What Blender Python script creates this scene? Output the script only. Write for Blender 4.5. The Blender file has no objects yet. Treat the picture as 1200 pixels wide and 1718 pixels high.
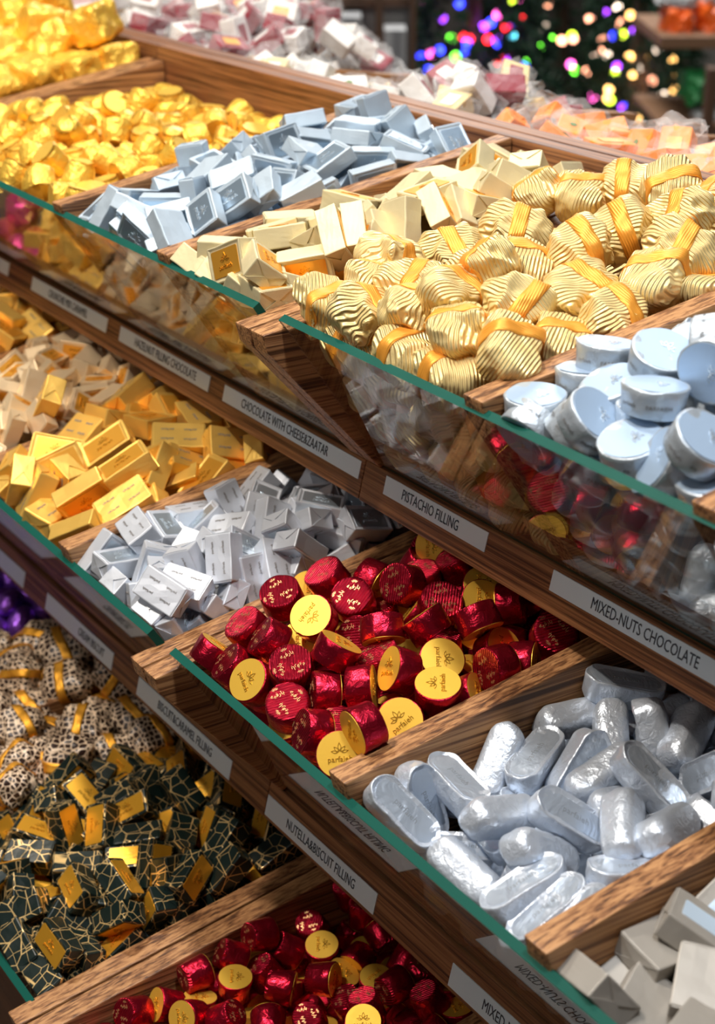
import bpy, bmesh, math, random
from mathutils import Vector, Matrix, Quaternion
S = bpy.context.scene
COL = S.collection
H0 = 1.5                      # camera height above the shop floor
# ---------------------------------------------------------------- camera
FPX = 2850.0
PITCH = math.atan(1214/FPX)
RX, RY = .5424, math.sqrt(1-.5424**2)
cR = Vector((RX, RY, 0)); cH = Vector((-RY, RX, 0))
cF = cH*math.cos(PITCH) + Vector((0, 0, -math.sin(PITCH)))
cU = cH*math.sin(PITCH) + Vector((0, 0, math.cos(PITCH)))
cam = bpy.data.cameras.new('camera'); camo = bpy.data.objects.new('camera', cam); COL.objects.link(camo)
m = Matrix.Identity(4)
for i in range(3):
    m[i][0] = cR[i]; m[i][1] = cU[i]; m[i][2] = -cF[i]
m[2][3] = H0
camo.matrix_world = m
cam.sensor_fit = 'HORIZONTAL'; cam.sensor_width = 36; cam.lens = FPX/1200*36
cam.clip_start = .02
cam.dof.use_dof = True; cam.dof.focus_distance = 1.02; cam.dof.aperture_fstop = 14.0
S.camera = camo
# ---------------------------------------------------------------- light and exposure
S.view_settings.view_transform = 'Standard'; S.view_settings.look = 'None'
S.view_settings.gamma = 1; S.view_settings.use_curve_mapping = False
S.view_settings.exposure = 0.28
w = bpy.data.worlds.new('world'); S.world = w; w.use_nodes = True
w.node_tree.nodes['Background'].inputs[0].default_value = (.80, .86, 1, 1)
w.node_tree.nodes['Background'].inputs[1].default_value = .04
def area(name, loc, target, size, power, col, spread=180, sizey=None):
    l = bpy.data.lights.new(name, 'AREA'); l.energy = power; l.color = col; l.size = size
    if sizey: l.shape = 'RECTANGLE'; l.size_y = sizey
    l.spread = math.radians(spread)
    o = bpy.data.objects.new(name, l); COL.objects.link(o); o.location = loc
    o.rotation_euler = (Vector(target)-Vector(loc)).to_track_quat('-Z', 'Y').to_euler()
    return o
area('ceiling_spot', (-.95, -.35, 2.9), (-.9, .5, 1.1), .14, 27, (1, .90, .78))
area('ceiling_spot', (-.15, .30, 2.9), (-.65, .6, 1.1), .14, 17, (.93, .96, 1))
area('ceiling_spot', (-1.8, .35, 2.9), (-1.5, .7, 1.1), .14, 16, (1, .92, .80))
area('ceiling_and_fill_panel', (-1.0, 1.3, 3.0), (-1.0, 1.2, 0), 1.2, 12, (.88, .93, 1), sizey=.6)
area('ceiling_and_fill_panel', (-.7, -1.7, 3.0), (-.9, .5, .9), 1.2, 13, (1, .96, .92), sizey=.6)  # unseen front fill added above the aisle to brighten labels and rails
area('ceiling_and_fill_panel', (-4.2, 3.0, 3.0), (-4.2, 3.0, 0), 1.2, 60, (1, .95, .9), sizey=.6)
area('ceiling_and_fill_panel', (-5.2, 4.6, 3.0), (-5.2, 4.6, 0), 1.2, 40, (1, .95, .9), sizey=.6)

# ---------------------------------------------------------------- materials
MATS = {}
def mat(name):
    mm = bpy.data.materials.new(name); mm.use_nodes = True; MATS[name] = mm
    return mm, mm.node_tree.nodes, mm.node_tree.links, mm.node_tree.nodes['Principled BSDF']
def coords(N, L, scale=(1, 1, 1), rnd=True, kind='Object'):
    tc = N.new('ShaderNodeTexCoord'); mp = N.new('ShaderNodeMapping'); mp.inputs['Scale'].default_value = scale
    L.new(tc.outputs[kind], mp.inputs['Vector'])
    if rnd:
        oi = N.new('ShaderNodeObjectInfo'); sc = N.new('ShaderNodeVectorMath'); sc.operation = 'SCALE'
        cb = N.new('ShaderNodeCombineXYZ')
        for k in range(3): L.new(oi.outputs['Random'], cb.inputs[k])
        L.new(cb.outputs[0], sc.inputs[0]); sc.inputs['Scale'].default_value = 37.0
        L.new(sc.outputs[0], mp.inputs['Location'])
    return mp.outputs[0]
def ramp(N, L, fac, stops):
    r = N.new('ShaderNodeValToRGB'); e = r.color_ramp.elements
    e[0].position, e[0].color = stops[0][0], (*stops[0][1], 1)
    e[1].position, e[1].color = stops[-1][0], (*stops[-1][1], 1)
    for p, c in stops[1:-1]:
        x = e.new(p); x.color = (*c, 1)
    L.new(fac, r.inputs[0]); return r.outputs[0]
def noise(N, L, vec, scale, detail=3, rough=.55, dist=0):
    n = N.new('ShaderNodeTexNoise'); n.inputs['Scale'].default_value = scale; n.inputs['Detail'].default_value = detail
    n.inputs['Roughness'].default_value = rough; n.inputs['Distortion'].default_value = dist
    L.new(vec, n.inputs['Vector']); return n.outputs['Fac']
def bump(N, L, B, h, strength, dist=.001, prev=None):
    b = N.new('ShaderNodeBump'); b.inputs['Strength'].default_value = strength; b.inputs['Distance'].default_value = dist
    L.new(h, b.inputs['Height'])
    if prev: L.new(prev, b.inputs['Normal'])
    L.new(b.outputs[0], B.inputs['Normal']); return b.outputs[0]
def wood(name, axis, dark, mid, light):
    mm, N, L, B = mat(name)
    sc = [520, 520, 520]; sc[axis] = 7
    v = coords(N, L, tuple(sc))
    n1 = noise(N, L, v, 1.0, 4, .6, .4)
    sc2 = [95, 95, 95]; sc2[axis] = 2.2
    v2 = coords(N, L, tuple(sc2))
    n2 = noise(N, L, v2, 1.0, 3, .5, .8)
    mx = N.new('ShaderNodeMath'); mx.operation = 'MULTIPLY_ADD'; mx.inputs[1].default_value = .78
    mul = N.new('ShaderNodeMath'); mul.operation = 'MULTIPLY'; mul.inputs[1].default_value = .26
    L.new(n2, mul.inputs[0]); L.new(n1, mx.inputs[0]); L.new(mul.outputs[0], mx.inputs[2])
    c = ramp(N, L, mx.outputs[0], [(.41, dark), (.5, mid), (.60, light)])
    L.new(c, B.inputs['Base Color']); B.inputs['Roughness'].default_value = .5
    bump(N, L, B, n1, .35, .0006)
    return mm
W_top = wood('walnut_grain_depthwise', 1, (.075, .027, .009), (.27, .116, .043), (.48, .245, .100))
W_rail = wood('walnut_grain_lengthwise', 0, (.060, .018, .006), (.18, .066, .023), (.32, .135, .052))
def plain(name, col, rough=.5, metal=0, **kw):
    mm, N, L, B = mat(name)
    B.inputs['Base Color'].default_value = (*col, 1); B.inputs['Roughness'].default_value = rough; B.inputs['Metallic'].default_value = metal
    for k, v in kw.items(): B.inputs[k.replace('_', ' ')].default_value = v
    return mm
def emit(name, col, st):
    mm, N, L, B = mat(name)
    B.inputs['Base Color'].default_value = (*col, 1); B.inputs['Emission Color'].default_value = (*col, 1); B.inputs['Emission Strength'].default_value = st
    return mm
M_glass = plain('clear_glass', (.96, 1, .985), .01, 0, Transmission_Weight=1.0, IOR=1.5)
M_gedge = plain('green_glass_edge', (.006, .078, .058), .5, 0, IOR=1.5, Specular_IOR_Level=.12)
M_label = plain('label_tape', (.72, .80, .85), .35)
M_ink = plain('label_ink', (.03, .04, .06), .5)

# ---------------------------------------------------------------- object helpers
def link(name, me, material=None, parent=None):
    o = bpy.data.objects.new(name, me); COL.objects.link(o)
    if material is not None and me is not None and not me.materials:
        for mm in (material if isinstance(material, (list, tuple)) else [material]): me.materials.append(mm)
    if parent: o.parent = parent
    return o
def thing(name, label, cat, loc=(0, 0, 0), group=None):
    o = bpy.data.objects.new(name, None); COL.objects.link(o); o.location = loc
    o.empty_display_size = .01
    tag(o, label, cat, group); return o
def tag(o, label, cat, group=None):
    o['label'] = label; o['category'] = cat
    if group: o['group'] = group
    return o
def mesh_of(bm, name='mesh', smooth=False):
    me = bpy.data.meshes.new(name); bmesh.ops.recalc_face_normals(bm, faces=bm.faces); bm.to_mesh(me); bm.free()
    if smooth: me.shade_smooth()
    return me
def prism(bm, poly, axis, a, b, bev=0):
    """extrude a 2-D outline (other two axes in order) from a to b along axis"""
    def pt(p, t):
        q = list(p); q.insert(axis, t); return q
    va = [bm.verts.new(pt(p, a)) for p in poly]; vb = [bm.verts.new(pt(p, b)) for p in poly]
    n = len(poly); fs = [bm.faces.new(va), bm.faces.new(vb[::-1])]
    for i in range(n): fs.append(bm.faces.new((va[i], vb[i], vb[(i+1) % n], va[(i+1) % n])))
    if bev:
        es = set(e for f in fs for e in f.edges)
        bmesh.ops.bevel(bm, geom=list(es), offset=bev, segments=2, affect='EDGES', profile=.6)
def box(bm, x0, x1, y0, y1, z0, z1, bev=0):
    prism(bm, [(y0, z0), (y1, z0), (y1, z1), (y0, z1)], 0, x0, x1, bev)
def boxobj(name, x0, x1, y0, y1, z0, z1, mm, parent=None, bev=0):
    bm = bmesh.new(); box(bm, x0, x1, y0, y1, z0, z1, bev); return link(name, mesh_of(bm), mm, parent)
def prismobj(name, poly, axis, a, b, mm, parent=None, bev=0):
    bm = bmesh.new(); prism(bm, poly, axis, a, b, bev); return link(name, mesh_of(bm), mm, parent)
def text_mesh(s, size, extrude=.0001, squeeze=1.0, align='CENTER', offset=0):
    cu = bpy.data.curves.new('lettering', 'FONT'); cu.body = s; cu.size = size; cu.extrude = extrude
    cu.align_x = align; cu.align_y = 'CENTER'; cu.resolution_u = 2; cu.offset = offset
    o = bpy.data.objects.new('lettering', cu); COL.objects.link(o)
    dg = bpy.context.evaluated_depsgraph_get(); me = bpy.data.meshes.new_from_object(o.evaluated_get(dg))
    bpy.data.objects.remove(o); bpy.data.curves.remove(cu)
    me.transform(Matrix.Diagonal((squeeze, 1, 1, 1))); me.materials.clear(); me.name = 'lettering'
    return me

# ---------------------------------------------------------------- setting
def struct(o): o['kind'] = 'structure'; return o
TILT = .24                                     # the rails' faces lean back a little
SL = .169                                        # slope of the trays towards their backs
TB = .017                                        # board thickness
JX = -.877                                       # joint between the two runs of trays
TIERS = {1: dict(yt=.487, zt=-.291, yb=.585, zb=-.409, zr=-.4355, yk=.79, gy=.499, gz=-.297, ds=.0135, lb=(-.002, -.014)),
         2: dict(yt=.403, zt=-.490, yb=.507, zb=-.629, zr=-.6565, yk=.715, gy=.415, gz=-.501, ds=.0245, lb=(-.010, -.0245)),
         3: dict(yt=.299, zt=-.735, yb=.400, zb=-.875, zr=-.9025, yk=.70, gy=.313, gz=-.7515, ds=.0177, lb=(-.010, -.0245))}
TNAME = {1: 'top', 2: 'middle', 3: 'bottom'}
def Z(z): return z+H0
def topz(t, y): return t['zt'] + (y-t['yt'])*SL
def text_on_rail(parent, s, x0, x1, y, zt_, z0, z1, squeeze=.72, size=.0098, shift=0):
    ya, yc = y-TILT*(zt_-z0), y-TILT*(zt_-z1)
    lb = prismobj('shelf_label', [(ya-.0006, Z(z0)), (ya+.0003, Z(z0)), (yc+.0003, Z(z1)), (yc-.0006, Z(z1))], 0, x0, x1, M_label, parent)
    if s:
        me = text_mesh(s, size, .00008, squeeze)
        o = link('lettering', me, M_ink, lb)
        o.location = ((x0+x1)/2+shift, (ya+yc)/2-.0008, Z((z0+z1)/2)); o.rotation_euler = (math.pi/2-math.atan(TILT), 0, 0)
def tray_unit(tier, xa, xb, dividers, labels, desc, glass=True, left=True, right=True):
    t = TIERS[tier]; yt, zt, yb, zb, zr, yk = (t[k] for k in ('yt', 'zt', 'yb', 'zb', 'zr', 'yk'))
    u = thing('display_tray', desc, 'display tray', (0, 0, 0), None)
    zk = topz(t, yk)
    gy, gz = .012, 0                              # the glass sits this far behind the side panels' front edges
    flo = [zb+.002, zb+.002+(yk-yb)*SL*.9]; gty, gtz = t['gy'], t['gz']
    # side panels: outline in (y, z)
    def side(x0, x1, name, front):
        yf, zf = (yt, zt-t['ds']) if front else (yt+.012, zt+.002)
        zk_ = zk-t['ds'] if front else zk
        yl = yb-.013 if front else yb-.004
        poly = [(yf, Z(zf)), (yf+.003, Z(zf-.012)), (yl, Z(zb+.001)), (yk-.001, Z(flo[1]-.004)), (yk-.001, Z(zk_))]
        prismobj(name, poly, 0, x0, x1, W_top, u, .0012)
    if left: side(xa+.001, xa+.001+TB, 'side_panel', True)
    if right: side(xb-.001-TB, xb-.001, 'side_panel', True)
    for d in dividers: side(d-TB/2, d+TB/2, 'divider', False)
    # rail with its label
    prismobj('front_rail', [(yb-.012-TILT*(zb-zr), Z(zr)), (yb+.012, Z(zr)), (yb+.012, Z(zb)), (yb-.012, Z(zb))], 0, xa+.0005, xb-.0005, W_rail, u, .0008)
    prismobj('floor_panel', [(yb+.012, Z(zr+.006)), (yk, Z(flo[1]-.02)), (yk, Z(flo[1]-.006)), (yb+.012, Z(flo[0]-.004))], 0, xa+.001, xb-.001, W_top, u)
    boxobj('back_panel', xa+.0005, xb-.0005, yk, yk+TB, Z(flo[1]-.02), Z(zk), W_rail, u, .001)
    for s, x0, x1, sh in labels:
        text_on_rail(u, s, x0, x1, yb-.012, zb, zb+t['lb'][1], zb+t['lb'][0], shift=sh)
    if glass:
        g = Vector((yb-.0105-gty, zb-gtz)); n = Vector((-g[1], g[0])).normalized()*.0054   # pane thickness
        if n[0] < 0: n = -n
        a = Vector((gty, gtz)); b = Vector((yb-.0105, zb+.001))
        ga, gb = xa+.001+(TB if left else 0)+.0015, xb-.001-(TB if right else 0)-.0015
        if left: ga -= .004
        if right: gb += .004
        bm = bmesh.new(); prism(bm, [(p[0], Z(p[1])) for p in (a, a+n, b+n, b)], 0, ga, gb)
        bmesh.ops.recalc_face_normals(bm, faces=bm.faces)
        for f in bm.faces:
            if abs(f.normal.x) > .9 or f.calc_area() < .0064*abs(gb-ga): f.material_index = 1
        go = link('glass_panel', mesh_of(bm), [M_glass, M_gedge], u)
        go['label'] = 'clear leaning glass front with green edge'
    return u

XL, XR = -1.60, -.12
tray_unit(1, XL, JX, [-1.018, -1.194], [('CHOCOLATE WITH CHEESE&ZAATAR', -1.069, -.881, -.006), ('HAZELNUT FILLING CHOCOLATE', -1.2486, -1.092, .004), ('CRUNCHIE MIX CARAMEL', -1.434, -1.274, 0), ('', -1.598, -1.49, 0)],
          'top wooden display tray with glass front holding cream, silver and yellow foil chocolates')
tray_unit(1, JX, XR, [-.664, -.493, -.32], [('PISTACHIO FILLING', -.851, -.741, -.004), ('MIXED-NUTS CHOCOLATE', -.679, -.534, .006)],
          'top wooden display tray with glass front holding gold twisted wrappers and silver discs')
tray_unit(1, -2.35, XL, [-1.98], [], 'far end top wooden display tray heaped with crumpled yellow foil cubes')
tray_unit(2, XL, JX, [-1.024, -1.20, -1.40], [('BISCUIT&CARAMEL FILLING', -1.077, -.927, .004), ('CREAM BISCUIT', -1.256, -1.123, .026), ('', -1.44, -1.305, 0)],
          'middle wooden display tray with glass front holding gold and silver foil blocks')
tray_unit(2, JX, XR, [-.664, -.493, -.32], [('NUTELLA&BISCUIT FILLING', -.8755, -.739, .002), ('MIXED-NUTS CHOCOLATE', -.658, -.520, .006)],
          'middle wooden display tray with glass front holding red rounds, silver rolls and taupe boxes')
tray_unit(3, -1.60, JX, [-1.20], [], 'bottom wooden display tray with black lattice blocks and lattice print pillows')
tray_unit(3, JX, XR, [-.664, -.493], [], 'bottom wooden display tray with small crimson foil cups')

# ---------------------------------------------------------------- confectionery materials
def foil(name, col, rough=.3, metal=.9, crinkle=.5, scale=220, dist=.0009, dark=None, ribs=None):
    mm, N, L, B = mat(name)
    v = coords(N, L)
    n1 = noise(N, L, v, scale, 3, .6, .6)
    vo = N.new('ShaderNodeTexVoronoi'); vo.inputs['Scale'].default_value = scale*.55; vo.feature = 'F1'; L.new(v, vo.inputs['Vector'])
    ad = N.new('ShaderNodeMath'); ad.operation = 'MULTIPLY_ADD'; ad.inputs[1].default_value = .5; L.new(vo.outputs['Distance'], ad.inputs[0]); L.new(n1, ad.inputs[2])
    B.inputs['Metallic'].default_value = metal; B.inputs['Roughness'].default_value = rough
    if dark:
        c = ramp(N, L, n1, [(.35, dark), (.6, col)]); L.new(c, B.inputs['Base Color'])
    else: B.inputs['Base Color'].default_value = (*col, 1)
    nb = bump(N, L, B, ad.outputs[0], crinkle, dist)
    if ribs:
        sp = N.new('ShaderNodeSeparateXYZ'); L.new(coords(N, L, rnd=False), sp.inputs[0])
        def mth(op, a, k):
            m_ = N.new('ShaderNodeMath'); m_.operation = op; L.new(a, m_.inputs[0])
            if hasattr(k, 'links'): L.new(k, m_.inputs[1])
            elif k is not None: m_.inputs[1].default_value = k
            return m_.outputs[0]
        sn = mth('SINE', mth('MULTIPLY', sp.outputs[0], 3600), None); ms = mth('LESS_THAN', sp.outputs[2], -ribs)
        bump(N, L, B, mth('MULTIPLY', sn, ms), .7, .0005, nb)
    return mm
M_goldpaper = foil('matt_gold_foil', (.92, .58, .13), .44, .60, .22, 120, .0006)
M_orange = foil('satin_amber_foil', (.88, .42, .05), .38, .6, .2, 180, .0004)
M_silver = foil('matt_silver_foil', (.64, .67, .73), .50, .48, .25, 120, .0006)
M_silverpan = foil('satin_silver_foil', (.58, .66, .74), .34, .8, .2, 180, .0004)
M_blue = foil('pale_blue_silver_foil', (.49, .58, .66), .54, .45, .3, 110, .0007)
M_bluepan = foil('satin_blue_foil', (.40, .52, .64), .32, .8, .2, 200, .0004)
M_cream = foil('cream_gold_foil', (.72, .62, .37), .56, .42, .3, 110, .0007)
M_tan = foil('tan_gold_foil', (.76, .58, .36), .46, .45, .3, 110, .0007)
M_taupe = foil('taupe_paper', (.36, .335, .30), .5, .25, .1, 300, .0002)
M_bluelab = plain('pale_blue_sticker', (.55, .68, .82), .35, .2)
M_red = foil('crimson_foil', (.44, .010, .032), .30, .9, .8, 150, .0013, ribs=.0070)
M_goldface = foil('bright_gold_foil', (.96, .58, .075), .40, .62, .12, 160, .0004)
M_print = plain('gold_print', (.66, .36, .16), .35, .5)
M_darkprint = plain('dark_print', (.26, .24, .23), .5)
M_palecrest = plain('pale_embossing', (.80, .88, .94), .25, .7)
M_goldcrest = plain('gold_embossing', (.80, .44, .05), .22, .75)
M_tag = foil('amber_gold_tag', (.92, .46, .04), .36, .7, .12, 160, .0004)
M_roll = foil('crumpled_silver_foil', (.62, .68, .77), .36, .52, .8, 230, .0011)
M_rollpan = foil('smooth_silver_underside', (.56, .64, .75), .32, .62, .7, 60, .0022)
M_disc = foil('milky_silver_foil', (.50, .56, .62), .40, .55, .6, 150, .0011)
M_discpan = foil('smooth_blue_silver_lid', (.40, .53, .70), .45, .4, .15, 100, .0006)
M_yel = foil('yellow_foil', (.95, .58, .08), .42, .55, 1.0, 130, .0022)
M_yelface = foil('smooth_yellow_foil', (.95, .60, .10), .45, .5, .6, 130, .001)
M_purple = foil('violet_foil', (.30, .10, .62), .28, .8, .8, 190, .0016)
M_pink = foil('pink_foil', (.80, .05, .30), .35, .5, .6, 130, .0014)
# pleated gold paper
def pleated():
    mm, N, L, B = mat('pleated_gold_paper')
    v = coords(N, L, rnd=False)
    sp = N.new('ShaderNodeSeparateXYZ'); L.new(v, sp.inputs[0])
    nz = noise(N, L, coords(N, L), 45, 2, .5)
    nz2 = noise(N, L, coords(N, L), 16, 1, .5)
    def term(out, k):
        m_ = N.new('ShaderNodeMath'); m_.operation = 'MULTIPLY'; m_.inputs[1].default_value = k; L.new(out, m_.inputs[0]); return m_.outputs[0]
    def add(a, b_):
        m_ = N.new('ShaderNodeMath'); m_.operation = 'ADD'; L.new(a, m_.inputs[0]); L.new(b_, m_.inputs[1]); return m_.outputs[0]
    ph = add(add(term(sp.outputs[1], 2500), term(sp.outputs[0], 900)), add(term(nz, 2.5), term(nz2, 14)))
    sn = N.new('ShaderNodeMath'); sn.operation = 'SINE'; L.new(ph, sn.inputs[0])
    B.inputs['Base Color'].default_value = (.96, .74, .33, 1); B.inputs['Metallic'].default_value = .42; B.inputs['Roughness'].default_value = .4
    bump(N, L, B, sn.outputs[0], .85, .0008)
    return mm
M_pleat = pleated()
def ribbon(name, col, metal=.75):
    mm, N, L, B = mat(name)
    v = coords(N, L, rnd=False)
    wv = N.new('ShaderNodeTexWave'); wv.inputs['Scale'].default_value = 190; wv.inputs['Distortion'].default_value = .3; wv.bands_direction = 'X'; L.new(v, wv.inputs['Vector'])
    B.inputs['Base Color'].default_value = (*col, 1); B.inputs['Metallic'].default_value = metal; B.inputs['Roughness'].default_value = .46
    bump(N, L, B, wv.outputs['Fac'], .4, .0004); return mm
M_ribbon = ribbon('amber_ribbon', (.88, .37, .045), .40)
M_ribbon2 = ribbon('gold_ribbon', (.90, .43, .045))
def lattice(name, scale, line, cell, width, metal, soft=.02, seed_off=0):
    mm, N, L, B = mat(name)
    v = coords(N, L)
    vo = N.new('ShaderNodeTexVoronoi'); vo.feature = 'DISTANCE_TO_EDGE'; vo.inputs['Scale'].default_value = scale; vo.inputs['Randomness'].default_value = .62
    L.new(v, vo.inputs['Vector'])
    vo2 = N.new('ShaderNodeTexVoronoi'); vo2.feature = 'DISTANCE_TO_EDGE'; vo2.inputs['Scale'].default_value = scale*.55; vo2.inputs['Randomness'].default_value = 1
    mp = N.new('ShaderNodeMapping'); mp.inputs['Location'].default_value = (3.3, 1.7, 9.1); L.new(v, mp.inputs[0]); L.new(mp.outputs[0], vo2.inputs['Vector'])
    mi = N.new('ShaderNodeMath'); mi.operation = 'MINIMUM'; L.new(vo.outputs['Distance'], mi.inputs[0]); L.new(vo2.outputs['Distance'], mi.inputs[1])
    out = mi.outputs[0] if metal > .3 else vo.outputs['Distance']
    r = ramp(N, L, out, [(width, (1, 1, 1)), (width+soft, (0, 0, 0))])
    mx = N.new('ShaderNodeMix'); mx.data_type = 'RGBA'; L.new(r, mx.inputs[0]); mx.inputs[6].default_value = (*cell, 1); mx.inputs[7].default_value = (*line, 1)
    L.new(mx.outputs[2], B.inputs['Base Color'])
    if metal > .3: 
        ml = N.new('ShaderNodeMath'); ml.operation = 'MULTIPLY'; ml.inputs[1].default_value = metal; L.new(r, ml.inputs[0]); L.new(ml.outputs[0], B.inputs['Metallic'])
    B.inputs['Roughness'].default_value = .38
    n1 = noise(N, L, v, 90, 2); bump(N, L, B, n1, .3, .0012)
    return mm
M_black = lattice('black_paper_with_gold_lattice', 92, (.95, .66, .28), (.004, .012, .010), .009, .65, .010)
M_leo = lattice('cream_lattice_on_brown_paper', 190, (.84, .64, .45), (.030, .011, .006), .075, .1, .035)

# ---------------------------------------------------------------- confectionery meshes (metres)
def jitter(bm, amp, seed):
    from mathutils import noise as mn
    for v in bm.verts:
        d = mn.noise_vector(v.co*90+Vector((seed*7.1, seed*3.3, seed)))
        v.co += d*amp
def rounded_rect(w, h, r, n=4):
    pts = []
    for cx, cy, a0 in ((w/2-r, h/2-r, 0), (-w/2+r, h/2-r, 90), (-w/2+r, -h/2+r, 180), (w/2-r, -h/2+r, 270)):
        for i in range(n+1):
            a = math.radians(a0+90*i/n); pts.append((cx+r*math.cos(a), cy+r*math.sin(a)))
    return pts
def plate(bm, pts, z, th=.0003):
    a = [bm.verts.new((x, y, z)) for x, y in pts]; b_ = [bm.verts.new((x, y, z+th)) for x, y in pts]
    bm.faces.new(b_); n = len(pts)
    for i in range(n): bm.faces.new((a[i], a[(i+1) % n], b_[(i+1) % n], b_[i]))
def lotus(bm, s, z, th=.00025, solid=False):
    """five-petal lotus crest drawn as raised outlines"""
    for ang, ln, wd, off in ((90, 1.0, .34, .12), (48, .82, .30, .10), (132, .82, .30, .10), (12, .80, .26, .16), (168, .80, .26, .16)):
        a = math.radians(ang); d = Vector((math.cos(a), math.sin(a))); p = Vector((-d.y, d.x))
        o_, i_ = [], []
        for k in range(13):
            t = k/12; w_ = math.sin(math.pi*t**.85)*wd
            o_.append(d*(off+t*ln*.82)+p*w_*.5)
        for k in range(11, 0, -1):
            t = k/12; w_ = math.sin(math.pi*t**.85)*wd
            o_.append(d*(off+t*ln*.82)-p*w_*.5)
        c = d*(off+.45*ln)
        i_ = [c+(q-c)*.66 for q in o_]
        n = len(o_)
        ov = [bm.verts.new((q.x*s, q.y*s, z+th)) for q in o_]; iv = [bm.verts.new((q.x*s, q.y*s, z+th)) for q in i_]
        ob = [bm.verts.new((q.x*s, q.y*s, z)) for q in o_]
        if solid: bm.faces.new(ov); 
        for k in range(n):
            k2 = (k+1) % n
            if not solid: bm.faces.new((ov[k], ov[k2], iv[k2], iv[k]))
            bm.faces.new((ob[k], ob[k2], ov[k2], ov[k]))
WORD = 'parfaieh'; ARAB = 'بارفيه'
def crest_mesh(s, z, rot=0, word=True, ext=.0002):
    bm = bmesh.new(); lotus(bm, s, z)
    bmesh.ops.translate(bm, verts=bm.verts, vec=(0, s*.15, 0))
    me = mesh_of(bm)
    if word:
        bm = bmesh.new(); bm.from_mesh(me)
        tm = text_mesh(WORD, s*.70, ext, 1.0); tm.transform(Matrix.Translation((0, -s*.42, z+ext)))
        bm.from_mesh(tm)
        bm.to_mesh(me); bm.free()
    if rot: me.transform(Matrix.Rotation(math.radians(rot), 4, 'Z'))
    return me
def block_mesh(L, W, H, seed, recess=.0006, rim=.0022):
    bm = bmesh.new(); bmesh.ops.create_cube(bm, size=1)
    for v in bm.verts: v.co = Vector((v.co.x*L, v.co.y*W, v.co.z*H))
    bmesh.ops.bevel(bm, geom=bm.edges[:], offset=.0009, segments=2, profile=.55, affect='EDGES')
    top = [f for f in bm.faces if f.normal.z > .99 and f.calc_area() > .3*L*W]
    r = bmesh.ops.inset_individual(bm, faces=top, thickness=rim, depth=-recess)
    # folded envelope ends
    for sx in (-1, 1):
        x = sx*(L/2); w_, h_ = W*.46, H*.46
        for sgn in (-1, 1):
            v = [bm.verts.new((x, -w_, sgn*h_)), bm.verts.new((x, w_, sgn*h_)), bm.verts.new((x+sx*.0004, 0, -sgn*h_*.12))]
            v2 = [bm.verts.new(q.co+Vector((sx*.00055, 0, 0))) for q in v]
            bm.faces.new(v2); 
            for i in range(3): bm.faces.new((v[i], v[(i+1) % 3], v2[(i+1) % 3], v2[i]))
    bmesh.ops.subdivide_edges(bm, edges=[e for e in bm.edges if e.calc_length() > .008], cuts=3, use_grid_fill=True)
    jitter(bm, .00055, seed)
    return mesh_of(bm)
def panel_mesh(L, W, z, seed, r=.0012):
    bm = bmesh.new(); plate(bm, rounded_rect(L, W, r), z, .00035); jitter(bm, .0002, seed+20); return mesh_of(bm)
def round_mesh(R1, R2, H, seed, n=48, amp=.0004, lip=.0006, crimp=0.0):
    """R1 radius at -z, R2 radius at +z"""
    prof = [(R1*.3, -H/2+.0002), (R1*.85, -H/2), (R1-lip, -H/2+.0001), (R1, -H/2+lip*1.2), (R1+(R2-R1)*.4, -H*.12), (R1+(R2-R1)*.75, H*.22), (R2, H/2-lip), (R2-lip*.8, H/2), (R2*.9, H/2-.0002), (R2*.3, H/2-.0002)]
    bm = bmesh.new(); rings = []
    for k, (r, z) in enumerate(prof):
        rr = []
        for i in range(n):
            a = 2*math.pi*i/n; q = r
            if crimp and 2 < k < 7: q = r*(1+crimp*math.sin(a*17+seed)*(.4+.6*math.sin(a*5+seed)))
            rr.append(bm.verts.new((q*math.cos(a), q*math.sin(a), z)))
        rings.append(rr)
    for a_, b_ in zip(rings, rings[1:]):
        for i in range(n): bm.faces.new((a_[i], a_[(i+1) % n], b_[(i+1) % n], b_[i]))
    bm.faces.new(rings[0]); bm.faces.new(rings[-1])
    jitter(bm, amp, seed)
    me = mesh_of(bm, smooth=True)
    return me
def disc_plate(R, z, th=.0003, n=48):
    bm = bmesh.new(); plate(bm, [(R*math.cos(2*math.pi*i/n), R*math.sin(2*math.pi*i/n)) for i in range(n)], z, th); return mesh_of(bm)
def flip_mesh(me):   # turn a +z decoration so that it sits on the -z face
    me.transform(Matrix.Rotation(math.pi, 4, 'Y')); return me
def merge(meshes):
    bm = bmesh.new()
    for q in meshes: bm.from_mesh(q)
    me = bpy.data.meshes.new('print'); bm.to_mesh(me); bm.free(); return me
def fan(bm, s, ox, oy, rot, z, th=.0001):
    for k in range(5):
        a = math.radians(rot+90+(k-2)*24); d = Vector((math.cos(a), math.sin(a))); p = Vector((-d.y, d.x)); o_ = Vector((ox, oy))
        q = [o_+d*s*.25, o_+d*s*.7+p*s*.07, o_+d*s, o_+d*s*.7-p*s*.07]
        bm.faces.new([bm.verts.new((v.x, v.y, z+th)) for v in q])
def arabic(size, ext=.00006):
    try:
        me = text_mesh('ﺑﺎﺭﻓﻴﻪ'[::-1], size, ext, 1.0)
        return me
    except Exception: return text_mesh(WORD, size, ext)
def wall_wrap(me, R, z0, a0):
    for v in me.vertices:
        x, y, z = v.co; a = a0+x/R; rr = R+.0001+abs(z)
        v.co = (rr*math.cos(a), rr*math.sin(a), z0+y)
    return me
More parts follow.
